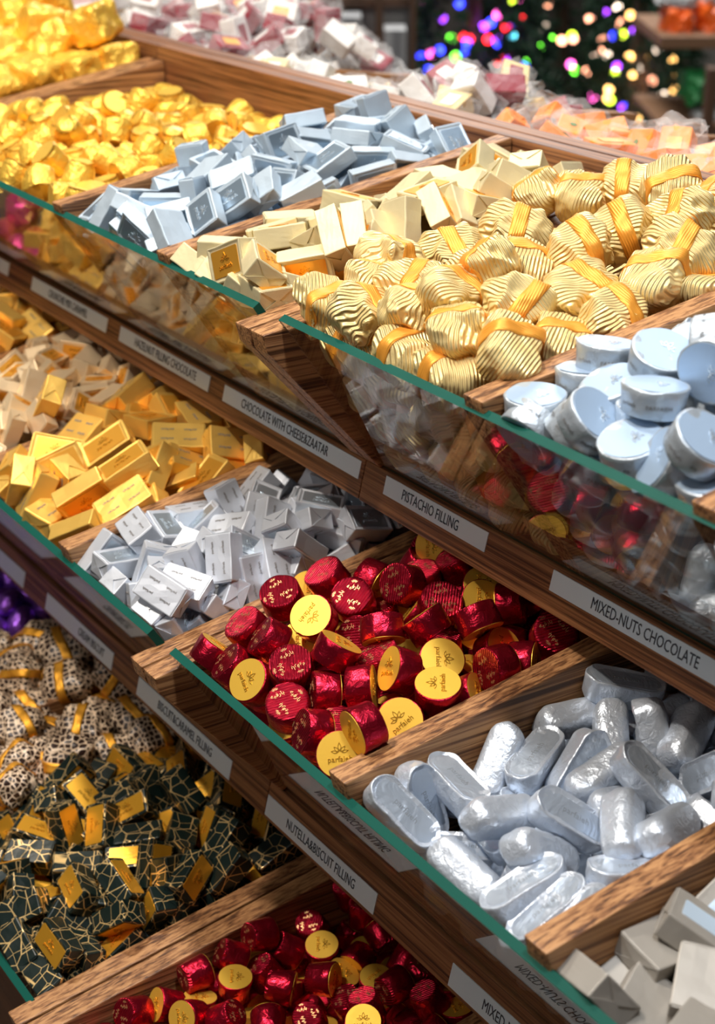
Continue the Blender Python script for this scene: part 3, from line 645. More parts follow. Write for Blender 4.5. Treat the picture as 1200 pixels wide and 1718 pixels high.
place('T1B', 'yellow_cup', 'chocolate', 'yellow foil cups in the top tray', '''-15679,5269,-2969,-790,-94,600,89,100,0,#0;
-15673,5478,-3310,-232,893,374,96,100,0,#0;
-15699,5521,-3051,683,199,-680,-177,100,0,#0;
-15691,5614,-3508,-628,185,-747,116,100,0,#0;
-15667,5861,-3883,595,724,-260,235,100,0,#0;
-15669,5781,-2969,-882,-68,-22,-466,100,0,#0;
-15665,6249,-2886,461,446,-705,-302,100,0,#0;
-15665,6978,-2904,-89,941,325,17,100,0,#0;
-15669,7446,-2897,-63,-575,-815,33,100,0,#0;
-15672,7705,-2878,-195,-2,-14,-981,100,0,#0;
-15451,5300,-3001,-994,-82,5,-69,100,0,#0;
-15425,5416,-3218,866,-164,-199,-427,100,0,#0;
-15484,5561,-3050,-5,96,-995,33,100,0,#0;
-15494,5647,-3613,739,-368,284,488,100,0,#0;
-15440,5822,-3794,-589,-368,692,199,100,0,#0;
-15423,6767,-2910,70,819,527,215,100,0,#0;
-15403,6991,-2862,-763,641,-85,-8,100,1,yellow foil cup, seen edge on, leftmost in seventh row back;
-15419,7466,-2870,635,-684,218,287,100,0,#0;
-15447,7713,-2839,642,-371,-586,328,100,0,#0;
-15205,5301,-3087,-388,-681,531,-322,100,0,#0;
-15181,5478,-3282,10,966,258,27,100,0,#0;
-15228,5522,-3032,216,-548,-801,-102,100,0,#0;
-15265,5601,-3499,-347,-509,127,777,100,0,#0;
-15202,5834,-3880,-275,-505,710,-406,100,1,#0;
-15174,5759,-3025,-644,-601,-309,359,100,0,#0;
-15215,6013,-2947,-377,68,219,897,100,0,#0;
-15253,6211,-2800,235,711,-423,-511,100,1,yellow foil cup, rounded base up, leftmost in fifth row back;
-15251,6467,-2821,-927,-131,276,216,100,1,yellow foil cup, rounded base up, leftmost in sixth row back;
-15158,6698,-2931,-986,82,-136,48,100,0,#0;
-15228,7659,-2831,-421,-6,-109,901,100,1,yellow foil cup, flat lid up, leftmost in rearmost row;
-14964,5303,-3007,-29,-178,-981,-66,100,0,#0;
-14940,5425,-3221,781,-161,-119,-591,100,0,#0;
-14982,5570,-3026,-833,-92,-88,538,100,0,#0;
-15035,5635,-3522,522,-622,471,346,100,0,#0;
-14984,5772,-3764,271,776,519,-235,100,0,#0;
-14966,5756,-2802,-702,441,-51,-557,100,1,yellow foil cup, rounded base up, leftmost in third row back;
-14967,5933,-2991,-181,962,160,127,100,0,#0;
-15018,6234,-2847,626,369,514,456,100,0,#0;
-14945,6756,-2980,-505,288,519,-627,100,0,#0;
-15019,6941,-2798,916,76,388,60,100,1,yellow foil cup, flat lid up, second from left in seventh row back;
-14905,7182,-2890,-87,-286,394,-869,100,0,#0;
-14907,7450,-2871,111,36,993,22,100,1,yellow foil cup, seen edge on, fourth from left in seventh row back;
-14984,7708,-2867,-365,928,-14,-78,100,1,yellow foil cup, rounded base up, third from left in rearmost row;
-14714,5324,-3044,82,-7,5,997,100,0,#0;
-14694,5459,-3258,-855,81,-95,503,100,0,#0;
-14735,5581,-3060,-848,87,-12,523,100,0,#0;
-14794,5626,-3529,-777,-200,-129,584,100,0,#0;
-14738,5786,-3767,-185,539,-811,-137,100,1,yellow foil cup, seen edge on, leftmost in fourth row back;
-14749,6053,-2918,209,-969,25,-127,100,0,#0;
-14793,6238,-2776,343,685,594,-245,100,1,yellow foil cup, seen edge on, third from left in fifth row back;
-14682,6738,-2998,-919,299,-227,-121,100,0,#0;
-14751,6954,-2897,198,517,772,-314,100,0,#0;
-14734,7080,-2735,927,-358,38,106,100,1,yellow foil cup, seen edge on, third from left in seventh row back;
-14667,7475,-2874,573,110,-800,-143,100,1,yellow foil cup, rounded base up, second from left in rearmost row;
-14495,5318,-3068,-54,-699,43,712,100,0,#0;
-14460,5479,-3345,819,-385,-180,-385,100,0,#0;
-14550,5612,-3515,-292,-10,-292,910,100,0,#0;
-14491,5756,-3701,991,87,103,5,100,0,#0;
-14524,5687,-2872,885,-422,60,188,100,1,yellow foil cup, seen edge on, second from left in third row back;
-14537,5910,-3900,846,275,104,444,100,1,#0;
-14475,5956,-2808,-42,-299,948,104,100,1,yellow foil cup, rounded base up, second from left in fifth row back;
-14532,6263,-2793,663,420,374,-495,100,1,yellow foil cup, flat lid up, second from left in sixth row back;
-14528,6456,-2947,407,19,-172,-897,100,0,#0;
-14522,6939,-2923,-241,648,263,-673,100,0,#0;
-14565,7193,-2935,-149,-246,956,-64,100,0,#0;
-14445,7428,-2852,-972,-153,165,62,100,1,yellow foil cup, seen edge on, sixth from left in seventh row back;
-14482,7695,-2878,356,-24,-35,-933,100,1,yellow foil cup, seen edge on, fourth from left in rearmost row;
-14276,5334,-3090,299,889,334,-90,100,0,#0;
-14241,5485,-3310,-742,121,-630,197,100,0,#0;
-14269,5597,-2982,42,-84,-207,974,100,1,yellow foil cup, seen edge on, third from left in third row back;
-14306,5610,-3513,224,-650,687,235,100,1,yellow foil cup, rounded base up, fourth from left in third row back;
-14247,5751,-3703,890,89,103,-436,100,1,#0;
-14251,5811,-2909,794,-576,-89,-170,100,0,#0;
-14279,5925,-3921,881,163,-53,442,100,0,#0;
-14246,6058,-2889,-624,131,157,754,100,0,#0;
-14271,6252,-2758,-850,318,145,393,100,1,yellow foil cup, seen edge on, third from left in sixth row back;
-14267,6439,-2964,-92,-24,-57,-994,100,0,#0;
-14291,6708,-2837,-261,241,924,-141,100,0,#0;
-14295,6958,-2927,534,-36,21,844,100,0,#0;
-14293,7220,-2879,21,994,-104,-3,100,1,yellow foil cup, seen edge on, fifth from left in seventh row back;
-14194,7492,-2920,259,77,-163,949,100,0,#0;
-14231,7728,-2913,568,793,-178,127,100,0,#0;
-14037,5302,-3008,989,74,-54,-113,100,0,#0;
-14040,5401,-3201,-208,976,-55,42,100,0,#0;
-14016,5573,-2975,-60,940,-336,16,100,1,yellow foil cup, seen edge on, leftmost in second row back;
-14002,5723,-3676,-200,-542,783,-232,100,1,yellow foil cup, seen edge on, fifth from left in third row back;
-13996,5775,-2834,798,-510,-30,-319,100,1,yellow foil cup, seen edge on, second from left in fourth row back;
-14029,5877,-3896,-384,-618,603,-328,100,1,#0;
-14021,6196,-2876,-107,187,970,117,100,1,yellow foil cup, rounded base up, seventh from left in fifth row back;
-14047,6588,-2943,409,910,66,8,100,0,#0;
-14017,6760,-2789,-240,592,701,318,100,1,yellow foil cup, rounded base up, sixth from left in sixth row back;
-14038,6979,-2912,-455,50,51,-888,100,0,#0;
-14037,7234,-2930,14,-282,-959,-32,100,0,#0;
-13969,7482,-2894,692,-265,-643,196,100,0,#0;
-13994,7706,-2800,-806,546,3,-229,100,1,yellow foil cup, rounded base up, fifth from left in rearmost row;
-13784,5317,-3038,-45,832,552,38,100,0,#0;
-13795,5454,-3234,-444,3,-4,896,100,0,#0;
-13762,5570,-3029,989,58,-26,131,100,0,#0;
-13819,5581,-3456,878,444,4,-181,100,1,yellow foil cup, seen edge on, second from left in second row back;
-13762,5757,-3706,-904,63,-32,422,100,1,#0;
-13778,5804,-2976,511,-415,-404,-635,100,0,#0;
-13808,5898,-3915,278,656,-232,-663,100,1,yellow foil cup, rounded base up, third from left in fourth row back;
-13888,5977,-2756,-55,763,-546,-341,100,1,yellow foil cup, rounded base up, fourth from left in fifth row back;
-13790,6261,-2994,325,-96,928,154,100,0,#0;
-13888,6418,-2810,-31,-232,173,957,100,1,yellow foil cup, rounded base up, fourth from left in sixth row back;
-13796,6657,-2896,-996,-12,-87,23,100,1,yellow foil cup, flat lid up, fifth from left in sixth row back;
-13769,6913,-2911,-174,-135,975,34,100,1,yellow foil cup, rounded base up, rightmost in sixth row back;
-13786,7169,-2937,-52,-639,-766,-47,100,0,#0;
-13751,7713,-2863,743,-105,660,0,100,0,#0;
-13534,5299,-3046,-6,3,-943,333,100,1,yellow foil cup, seen edge on, leftmost in front row by the glass;
-13552,5438,-3270,540,-341,389,664,100,1,yellow foil cup, seen edge on, third from left in front row by the glass;
-13523,5489,-2867,273,-618,644,-360,100,1,yellow foil cup, flat lid up, third from left in second row back;
-13570,5593,-3483,311,-75,-240,-916,100,0,#0;
-13535,5811,-3786,-977,-134,-160,39,100,1,yellow foil cup, flat lid up, fourth from left in fourth row back;
-13480,5800,-3588,66,334,-2,940,100,0,#0;
-13586,5981,-3915,-903,-214,5,-373,100,0,#0;
-13679,6015,-2927,701,-704,109,13,100,1,yellow foil cup, seen edge on, fifth from left in fifth row back;
-13649,6463,-2988,632,665,-111,-383,100,0,#0;
-13588,6719,-2991,719,267,-639,-67,100,0,#0;
-13579,7256,-2764,471,60,856,-206,100,1,yellow foil cup, flat lid up, eighth from left in seventh row back;
-13545,7491,-2806,-239,-218,-593,738,100,1,yellow foil cup, flat lid up, sixth from left in rearmost row;
-13541,7714,-2868,-655,-36,753,-58,100,0,#0;
-13311,5226,-2949,-908,265,-74,-317,100,1,yellow foil cup, seen edge on, second from left in front row by the glass;
-13306,5429,-3286,878,-479,-3,10,100,1,yellow foil cup, seen edge on, fifth from left in front row by the glass;
-13355,5514,-3017,-246,386,36,-888,100,0,#0;
-13324,5584,-3509,501,783,282,-237,100,1,yellow foil cup, seen edge on, sixth from left in third row back;
-13273,5771,-3741,-265,873,380,150,100,1,yellow foil cup, rounded base up, fifth from left in fourth row back;
-13346,5764,-2897,54,-250,966,37,100,1,yellow foil cup, seen edge on, seventh from left in third row back;
-13305,5910,-3902,100,58,-261,958,100,0,#0;
-13417,5996,-2927,-261,309,696,593,100,1,yellow foil cup, rounded base up, sixth from left in fifth row back;
-13302,6216,-2965,691,215,-659,-205,100,1,#0;
-13353,6755,-2955,282,812,357,-366,100,0,#0;
-13324,6948,-2820,229,15,-830,509,100,1,yellow foil cup, seen edge on, seventh from left in seventh row back;
-13366,7245,-2890,85,290,525,-795,100,1,yellow foil cup, seen edge on, rightmost in seventh row back;
-13299,7486,-2873,127,131,57,982,100,1,yellow foil cup, flat lid up, seventh from left in rearmost row;
-13305,7727,-2839,-640,478,-415,-436,100,1,yellow foil cup, rounded base up, rightmost in rearmost row;
-13087,5316,-3038,993,-116,10,-1,100,1,yellow foil cup, seen edge on, fourth from left in front row by the glass;
-13060,5444,-3244,-101,993,-46,-40,100,1,yellow foil cup, rounded base up, fourth from left in second row back;
-13124,5478,-2819,-925,-374,14,58,100,1,yellow foil cup, flat lid up, fifth from left in second row back;
-13059,5824,-3818,247,645,-215,-691,100,1,yellow foil cup, rounded base up, sixth from left in fourth row back;
-13108,5690,-2953,-451,41,-2,892,100,1,#0;
-13078,5859,-3130,973,111,38,198,100,0,#0;
-13030,5759,-3564,7,-66,673,-736,100,0,#0;
-13136,6003,-2900,-104,-451,-262,847,100,1,yellow foil cup, rounded base up, eighth from left in fifth row back;
-13072,6272,-3010,906,-309,-255,-140,100,0,#0;
-13140,6394,-2814,150,368,-875,275,100,1,yellow foil cup, seen edge on, seventh from left in sixth row back;
-13130,7147,-2952,841,-370,282,-277,100,0,#0;
-13082,7697,-2921,755,-16,-656,-10,100,0,#0;
-12787,5229,-2896,287,850,360,257,100,1,yellow foil cup, flat lid up, sixth from left in front row by the glass;
-12815,5462,-3259,-574,89,-102,808,100,1,yellow foil cup, flat lid up, sixth from left in second row back;
-12874,5457,-3028,-976,55,120,173,100,0,#0;
-12874,5593,-3466,-593,102,2,-799,100,0,#0;
-12835,5771,-3731,1,-408,-906,111,100,1,yellow foil cup, seen edge on, seventh from left in fourth row back;
-12874,5973,-3900,671,307,-644,-203,100,0,#0;
-12873,5966,-3024,86,982,-161,51,100,0,#0;
-12829,6241,-2917,-984,98,121,88,100,1,yellow foil cup, seen edge on, rightmost in fifth row back;
-12887,6689,-2866,923,-380,-15,-51,100,0,#0;
-12884,6972,-2872,-97,-487,864,-81,100,0,#0;
-12893,7211,-2882,548,-700,-406,-213,100,0,#0;
-12856,7460,-2884,-568,295,721,-265,100,0,#0;
-12639,5333,-3088,-716,-361,-56,595,100,1,yellow foil cup, seen edge on, seventh from left in front row by the glass;
-12580,5486,-3314,57,-463,875,129,100,1,yellow foil cup, rounded base up, seventh from left in second row back;
-12650,5504,-2870,199,890,-389,130,100,1,yellow foil cup, seen edge on, eighth from left in second row back;
-12626,5615,-3526,595,-252,196,738,100,1,yellow foil cup, seen edge on, eighth from left in third row back;
-12627,5901,-3908,139,930,-339,0,100,1,yellow foil cup, seen edge on, eighth from left in fourth row back;
-12638,5732,-3013,988,125,-59,-70,100,1,yellow foil cup, seen edge on, rightmost in third row back;
-12590,5811,-3684,-937,162,-100,-293,100,0,#0;
-12643,5938,-2881,-450,-558,-596,361,100,1,yellow foil cup, flat lid up, rightmost in fourth row back;
-12574,6248,-2900,-469,463,-136,740,100,0,#0;
-12625,6716,-2886,933,283,-41,217,100,0,#0;
-12638,6977,-2956,991,-62,102,67,100,0,#0;
-12419,5269,-2971,-666,-579,385,-271,100,1,yellow foil cup, seen edge on, eighth from left in front row by the glass;
-12349,5435,-3229,-532,449,-569,-437,100,0,#0;
-12408,5497,-2998,-732,44,-51,678,100,1,yellow foil cup, flat lid up, rightmost in second row back;
-12384,5602,-3483,547,-15,-118,-829,100,0,#0;
-12387,5831,-3830,-663,-22,-747,-54,100,0,#0;
-12408,6013,-2957,82,117,-182,973,100,0,#0;
-12400,6258,-2751,917,-251,309,36,100,1,yellow foil cup, flat lid up, eighth from left in sixth row back;
-12412,7162,-2765,919,271,-153,-242,100,0,#0;
-12160,5285,-2962,980,-172,-34,-98,100,1,yellow foil cup, seen edge on, rightmost in front row by the glass;
-12160,5568,-3001,-487,-343,434,-676,100,0,#0;
-12158,5660,-3596,910,-202,109,346,100,0,#0;
-12175,5902,-3913,-710,142,8,690,100,0,#0;
-12161,5898,-2936,535,-176,-247,-789,100,0,#0;
-12167,6246,-2860,765,595,-35,244,100,0,#0''', ['yellow foil cup half buried in the heap behind the blue blocks'])
place('T1C', 'blue_block', 'chocolate', 'pale blue silver blocks in the top tray', '''-11610,5229,-2902,695,157,-273,646,100,1,pale blue silver block, narrow side up, leftmost in front row by the glass;
-11119,5492,-2850,-631,-664,-280,-288,100,1,pale blue silver block, blue panel up, fourth from left in third row back;
-10854,5418,-2853,375,749,421,348,100,1,pale blue silver block, blue panel up, rightmost in second row back;
-11105,5270,-2817,263,903,331,-76,100,1,pale blue silver block, narrow side up, fifth from left in front row by the glass;
-11009,5159,-3007,501,791,324,-132,100,1,pale blue silver block, narrow side up, fourth from left in front row by the glass;
-10799,5145,-2918,602,713,343,-109,100,1,pale blue silver block, blue panel up, sixth from left in front row by the glass;
-11014,5212,-2920,489,759,404,-144,100,1,pale blue silver block, narrow side up, third from left in front row by the glass;
-10557,5274,-2974,292,783,394,383,100,1,pale blue silver block, blue panel up, fifth from left in second row back;
-10525,5523,-2773,873,397,164,-231,100,1,pale blue silver block, blue panel up, rightmost in third row back;
-10426,5197,-2834,133,934,12,-332,100,1,pale blue silver block, plain back up, rightmost in front row by the glass;
-10995,5689,-2776,568,234,-744,262,100,1,pale blue silver block, narrow side up, fourth from left in fourth row back;
-11353,5401,-2846,469,340,605,546,100,1,pale blue silver block, blue panel up, third from left in second row back;
-11223,5925,-2642,79,-539,-810,-217,100,1,pale blue silver block, narrow side up, third from left in fifth row back;
-11440,5237,-2885,751,-86,-602,258,100,1,pale blue silver block, plain back up, second from left in front row by the glass;
-10544,5765,-2692,-767,-465,118,-426,100,1,pale blue silver block, blue panel up, rightmost in fourth row back;
-10537,5998,-2657,-334,901,-268,-69,100,1,pale blue silver block, plain back up, rightmost in fifth row back;
-10899,5958,-2623,-242,827,503,61,100,1,pale blue silver block, narrow side up, fifth from left in fifth row back;
-11670,6352,-2614,-191,894,254,316,100,1,pale blue silver block, narrow side up, third from left in sixth row back;
-11689,6616,-2592,988,125,-81,44,100,0,#0;
-10912,6294,-2633,-733,-624,-217,-163,100,1,pale blue silver block, blue panel up, fourth from left in sixth row back;
-11203,6539,-2487,-496,-387,-393,-671,100,1,pale blue silver block, blue panel up, second from left in seventh row back;
-10675,6641,-2544,-707,-193,169,-659,100,1,pale blue silver block, narrow side up, fifth from left in seventh row back;
-10375,6388,-2757,486,621,271,552,100,1,pale blue silver block, blue panel up, rightmost in sixth row back;
-10365,6841,-2657,-504,-626,-370,-466,100,1,pale blue silver block, blue panel up, fifth from left in eighth row back;
-10362,6201,-2654,-168,783,582,143,100,1,pale blue silver block, narrow side up, sixth from left in sixth row back;
-10928,7054,-2449,-964,118,26,-235,100,1,pale blue silver block, narrow side up, second from left in eighth row back;
-10565,6957,-2576,562,618,427,347,100,1,pale blue silver block, blue panel up, fourth from left in eighth row back;
-10571,7243,-2481,-910,75,-168,-372,100,1,pale blue silver block, narrow side up, fourth from left in rearmost row;
-10376,7137,-2607,461,587,595,298,100,1,pale blue silver block, blue panel up, rightmost in eighth row back;
-11824,7648,-2403,-635,-46,62,-769,100,1,pale blue silver block, narrow side up, leftmost in rearmost row;
-11165,7220,-2417,12,937,347,-34,100,1,pale blue silver block, narrow side up, third from left in eighth row back;
-11799,7093,-2467,144,778,586,177,100,1,pale blue silver block, narrow side up, leftmost in eighth row back;
-11699,7060,-2559,81,681,727,17,100,0,#0;
-10920,6614,-2522,-7,-616,-747,249,100,1,pale blue silver block, narrow side up, third from left in seventh row back;
-11298,6837,-2541,-404,-552,-666,-297,100,1,pale blue silver block, blue panel up, fourth from left in seventh row back;
-11713,5328,-3011,-665,-313,-254,629,100,1,pale blue silver block, narrow side up, leftmost in second row back;
-11679,5418,-3224,-975,-21,204,85,100,1,pale blue silver block, end on, second from left in second row back;
-11677,5494,-2987,-220,445,779,383,100,0,#0;
-11689,5537,-3413,-985,113,-123,35,100,1,pale blue silver block, blue panel up, second from left in third row back;
-11724,5707,-3631,481,625,-613,-54,100,1,pale blue silver block, plain back up, leftmost in fourth row back;
-11698,5907,-3797,-45,-618,-690,-375,100,0,#0;
-11665,5877,-2755,-170,873,-426,167,100,1,pale blue silver block, end on, leftmost in fifth row back;
-11747,6095,-2685,389,-630,228,632,100,1,pale blue silver block, plain back up, leftmost in sixth row back;
-11684,7368,-2566,958,284,-39,-14,100,0,#0;
-11436,5443,-3182,567,343,247,707,100,1,pale blue silver block, blue panel up, leftmost in third row back;
-11501,5530,-3348,-126,-381,912,-78,100,0,#0;
-11511,5720,-3650,117,831,-507,199,100,0,#0;
-11490,5710,-2804,923,40,-377,-59,100,1,pale blue silver block, plain back up, second from left in fourth row back;
-11512,5880,-3824,724,-48,-324,607,100,0,#0;
-11455,5911,-3903,-248,-102,-943,-196,100,0,#0;
-11489,6121,-2665,988,96,103,61,100,1,pale blue silver block, blue panel up, second from left in sixth row back;
-11536,6469,-2684,-162,639,-720,217,100,0,#0;
-11499,6741,-2696,997,12,16,-75,100,0,#0;
-11376,7302,-2551,-696,664,273,-6,100,0,#0;
-11479,7598,-2405,-45,786,90,-610,100,1,pale blue silver block, plain back up, second from left in rearmost row;
-11309,5377,-3140,890,218,347,199,100,0,#0;
-11380,5626,-3505,-975,-169,-16,-141,100,1,pale blue silver block, blue panel up, third from left in third row back;
-11225,5488,-3304,950,289,10,-116,100,0,#0;
-11323,5778,-3647,601,-162,-267,736,100,1,pale blue silver block, narrow side up, third from left in fourth row back;
-11227,5803,-3808,-985,-77,-134,-72,100,1,pale blue silver block, blue panel up, second from left in fifth row back;
-11204,5856,-2871,152,836,-354,390,100,0,#0;
-11213,6398,-2654,-906,252,-301,-155,100,1,pale blue silver block, narrow side up, leftmost in seventh row back;
-11275,7058,-2621,200,8,-387,900,100,0,#0;
-11241,7572,-2473,-998,-15,-49,33,100,0,#0;
-11112,5391,-3150,873,277,401,10,100,1,pale blue silver block, blue panel up, fourth from left in second row back;
-11071,5591,-3391,-43,889,-453,56,100,0,#0;
-11042,5648,-3541,900,-416,-128,42,100,0,#0;
-11045,5790,-3665,96,-479,856,167,100,0,#0;
-11061,6755,-2764,-702,315,-122,627,100,0,#0;
-11096,7265,-2640,-25,-695,-575,432,100,0,#0;
-11017,7528,-2460,601,215,-761,-119,100,1,pale blue silver block, plain back up, third from left in rearmost row;
-10893,5379,-3053,950,135,-275,-55,100,0,#0;
-10890,5507,-3482,-854,429,151,254,100,1,pale blue silver block, end on, sixth from left in third row back;
-10792,5659,-3529,-610,-387,-50,690,100,1,pale blue silver block, narrow side up, fifth from left in fourth row back;
-10868,5809,-3827,-562,635,-38,-529,100,1,pale blue silver block, plain back up, fourth from left in fifth row back;
-10824,6760,-2744,-175,-206,963,-17,100,0,#0;
-10839,7385,-2525,95,786,610,-27,100,0,#0;
-10824,7649,-2485,847,-471,171,-180,100,1,pale blue silver block, end on, fifth from left in rearmost row;
-10790,5361,-3151,884,346,-305,-69,100,1,pale blue silver block, end on, sixth from left in second row back;
-10666,5423,-3189,927,157,-340,7,100,1,pale blue silver block, end on, fifth from left in third row back;
-10577,5655,-3491,-657,117,-114,736,100,0,#0;
-10661,5712,-3609,-897,84,11,434,100,0,#0;
-10686,5834,-2935,-841,514,-32,-166,100,0,#0;
-10622,5760,-3746,319,916,231,82,100,1,pale blue silver block, narrow side up, sixth from left in fourth row back;
-10680,5925,-2798,923,-90,183,327,100,0,#0;
-10628,6229,-2714,-689,-342,-414,486,100,1,pale blue silver block, blue panel up, fifth from left in sixth row back;
-10662,6634,-2705,849,57,247,-463,100,1,pale blue silver block, blue panel up, rightmost in seventh row back;
-10547,7582,-2546,-617,-196,-40,-761,100,0,#0;
-10450,5381,-3180,-267,-120,-938,-185,100,0,#0;
-10384,5720,-3615,18,-702,709,59,100,0,#0;
-10465,5651,-2968,-282,882,371,65,100,0,#0;
-10462,5793,-3870,179,203,866,-420,100,1,pale blue silver block, end on, sixth from left in fifth row back;
-10459,5962,-2958,-289,-49,465,-836,100,0,#0;
-10411,7587,-2492,912,37,409,19,100,1,pale blue silver block, blue panel up, rightmost in rearmost row''', ['pale blue silver block mostly hidden beneath others of its heap'])
place('T1D', 'cream_block', 'chocolate', 'cream and amber blocks in the top tray', '''-9851,5305,-2846,-37,-893,-448,8,100,1,cream foil block, narrow side up, third from left in front row by the glass;
-9456,5156,-2817,729,645,-90,210,100,1,cream foil block, amber panel up, fourth from left in front row by the glass;
-9282,5208,-2991,5,947,199,-251,100,1,cream foil block, plain back up, fifth from left in front row by the glass;
-9618,5183,-3004,339,916,189,-103,100,1,cream foil block, narrow side up, second from left in front row by the glass;
-9930,5152,-2974,375,922,57,-78,100,1,cream foil block, narrow side up, leftmost in front row by the glass;
-9572,5570,-2731,-853,62,108,-506,100,1,cream foil block, narrow side up, fifth from left in second row back;
-9788,5646,-2767,13,843,516,152,100,1,cream foil block, narrow side up, fourth from left in second row back;
-9934,5862,-2759,5,840,543,14,100,1,cream foil block, narrow side up, leftmost in third row back;
-9580,5999,-2688,10,834,524,175,100,0,#0;
-9162,5203,-2792,-927,300,-123,186,100,1,cream foil block, end on, sixth from left in front row by the glass;
-9114,5191,-2937,-998,-13,-47,48,100,1,cream foil block, end on, seventh from left in front row by the glass;
-9119,5495,-2838,510,716,319,354,100,1,cream foil block, amber panel up, sixth from left in second row back;
-9338,5736,-2712,-135,-505,-820,-235,100,1,cream foil block, end on, third from left in third row back;
-9127,5370,-2923,960,-166,-70,-213,100,1,cream foil block, end on, rightmost in front row by the glass;
-9033,5459,-3043,-248,-690,-175,-657,100,0,#0;
-9496,5377,-2876,-219,-683,-625,308,100,0,#0;
-9101,5282,-3062,-924,-304,223,63,100,0,#0;
-9095,5787,-2947,-600,-622,-315,-391,100,0,#0;
-9883,6323,-2671,-964,103,-32,-243,100,1,cream foil block, narrow side up, leftmost in fourth row back;
-9645,6653,-2594,-92,670,694,247,100,1,cream foil block, narrow side up, second from left in fourth row back;
-9389,6638,-2559,-704,-45,93,-702,100,1,cream foil block, narrow side up, third from left in fourth row back;
-9715,6974,-2553,-8,999,-33,-3,100,1,cream foil block, end on, fifth from left in fourth row back;
-9720,7271,-2486,-365,-12,419,-831,100,1,cream foil block, end on, second from left in rearmost row;
-9434,7043,-2552,111,-625,-771,54,100,1,cream foil block, plain back up, leftmost in rearmost row;
-9141,7072,-2542,204,825,491,-191,100,1,cream foil block, narrow side up, third from left in rearmost row;
-9206,7222,-2487,290,777,554,-68,100,1,cream foil block, narrow side up, fifth from left in rearmost row;
-9141,6896,-2595,985,-124,-5,-122,100,1,cream foil block, end on, rightmost in fourth row back;
-9157,6689,-2656,-521,797,-285,-112,100,1,cream foil block, plain back up, sixth from left in fourth row back;
-9105,6531,-2607,-873,397,-284,-11,100,1,cream foil block, narrow side up, fourth from left in fourth row back;
-9141,6829,-2738,-299,944,-124,61,100,0,#0;
-9407,6397,-2673,367,-46,288,883,100,0,#0;
-9140,6243,-2663,469,-699,425,333,100,1,cream foil block, plain back up, rightmost in third row back;
-9079,5698,-2654,833,-406,373,56,100,1,cream foil block, narrow side up, rightmost in second row back;
-9209,6069,-2755,-523,764,-300,-230,100,1,cream foil block, plain back up, sixth from left in third row back;
-9064,5838,-2644,-760,521,-386,-47,100,1,cream foil block, narrow side up, fourth from left in third row back;
-9442,6219,-2693,-866,438,-54,237,100,0,#0;
-9161,5915,-2773,882,277,-205,322,100,1,cream foil block, narrow side up, fifth from left in third row back;
-9944,5448,-3148,617,486,-241,570,100,1,cream foil block, amber panel up, leftmost in second row back;
-9924,5632,-3484,14,575,-801,168,100,0,#0;
-9905,5705,-3720,-412,266,339,803,100,1,cream foil block, narrow side up, third from left in second row back;
-9895,5787,-2992,912,-301,-153,-233,100,0,#0;
-9909,5920,-3920,-994,23,-99,-26,100,1,cream foil block, amber panel up, second from left in third row back;
-9891,6676,-2752,189,-96,208,955,100,0,#0;
-9897,7445,-2579,766,624,144,-53,100,0,#0;
-9897,7655,-2574,55,-307,590,-745,100,1,cream foil block, amber panel up, fourth from left in rearmost row;
-9706,5373,-3232,-12,-64,-913,403,100,1,cream foil block, end on, second from left in second row back;
-9685,5565,-3361,708,147,-181,666,100,0,#0;
-9686,5735,-3624,-525,-528,647,163,100,0,#0;
-9596,5798,-2966,-460,-213,-664,-550,100,0,#0;
-9682,5945,-3832,61,980,113,-154,100,0,#0;
-9626,6756,-2825,-670,-86,688,-267,100,0,#0;
-9612,7680,-2579,0,-570,692,-442,100,0,#0;
-9381,5402,-3239,-6,-74,-743,666,100,0,#0;
-9400,5554,-3430,1000,-26,7,-1,100,0,#0;
-9438,5769,-3714,-32,971,77,-222,100,0,#0;
-9438,6550,-2933,137,887,-295,328,100,0,#0;
-9463,6811,-2867,469,-289,5,834,100,0,#0;
-9466,7347,-2573,-824,391,169,375,100,0,#0;
-9395,7533,-2514,455,-406,119,784,100,1,cream foil block, plain back up, sixth from left in rearmost row;
-9161,6718,-2903,848,-189,80,488,100,0,#0;
-9142,7093,-2809,-979,64,-196,8,100,0,#0;
-9144,7330,-2792,-935,-110,-335,41,100,0,#0;
-9182,7721,-2596,-466,-64,874,-122,100,1,cream foil block, plain back up, rightmost in rearmost row''', ['cream foil block mostly hidden beneath others in the top tray'])
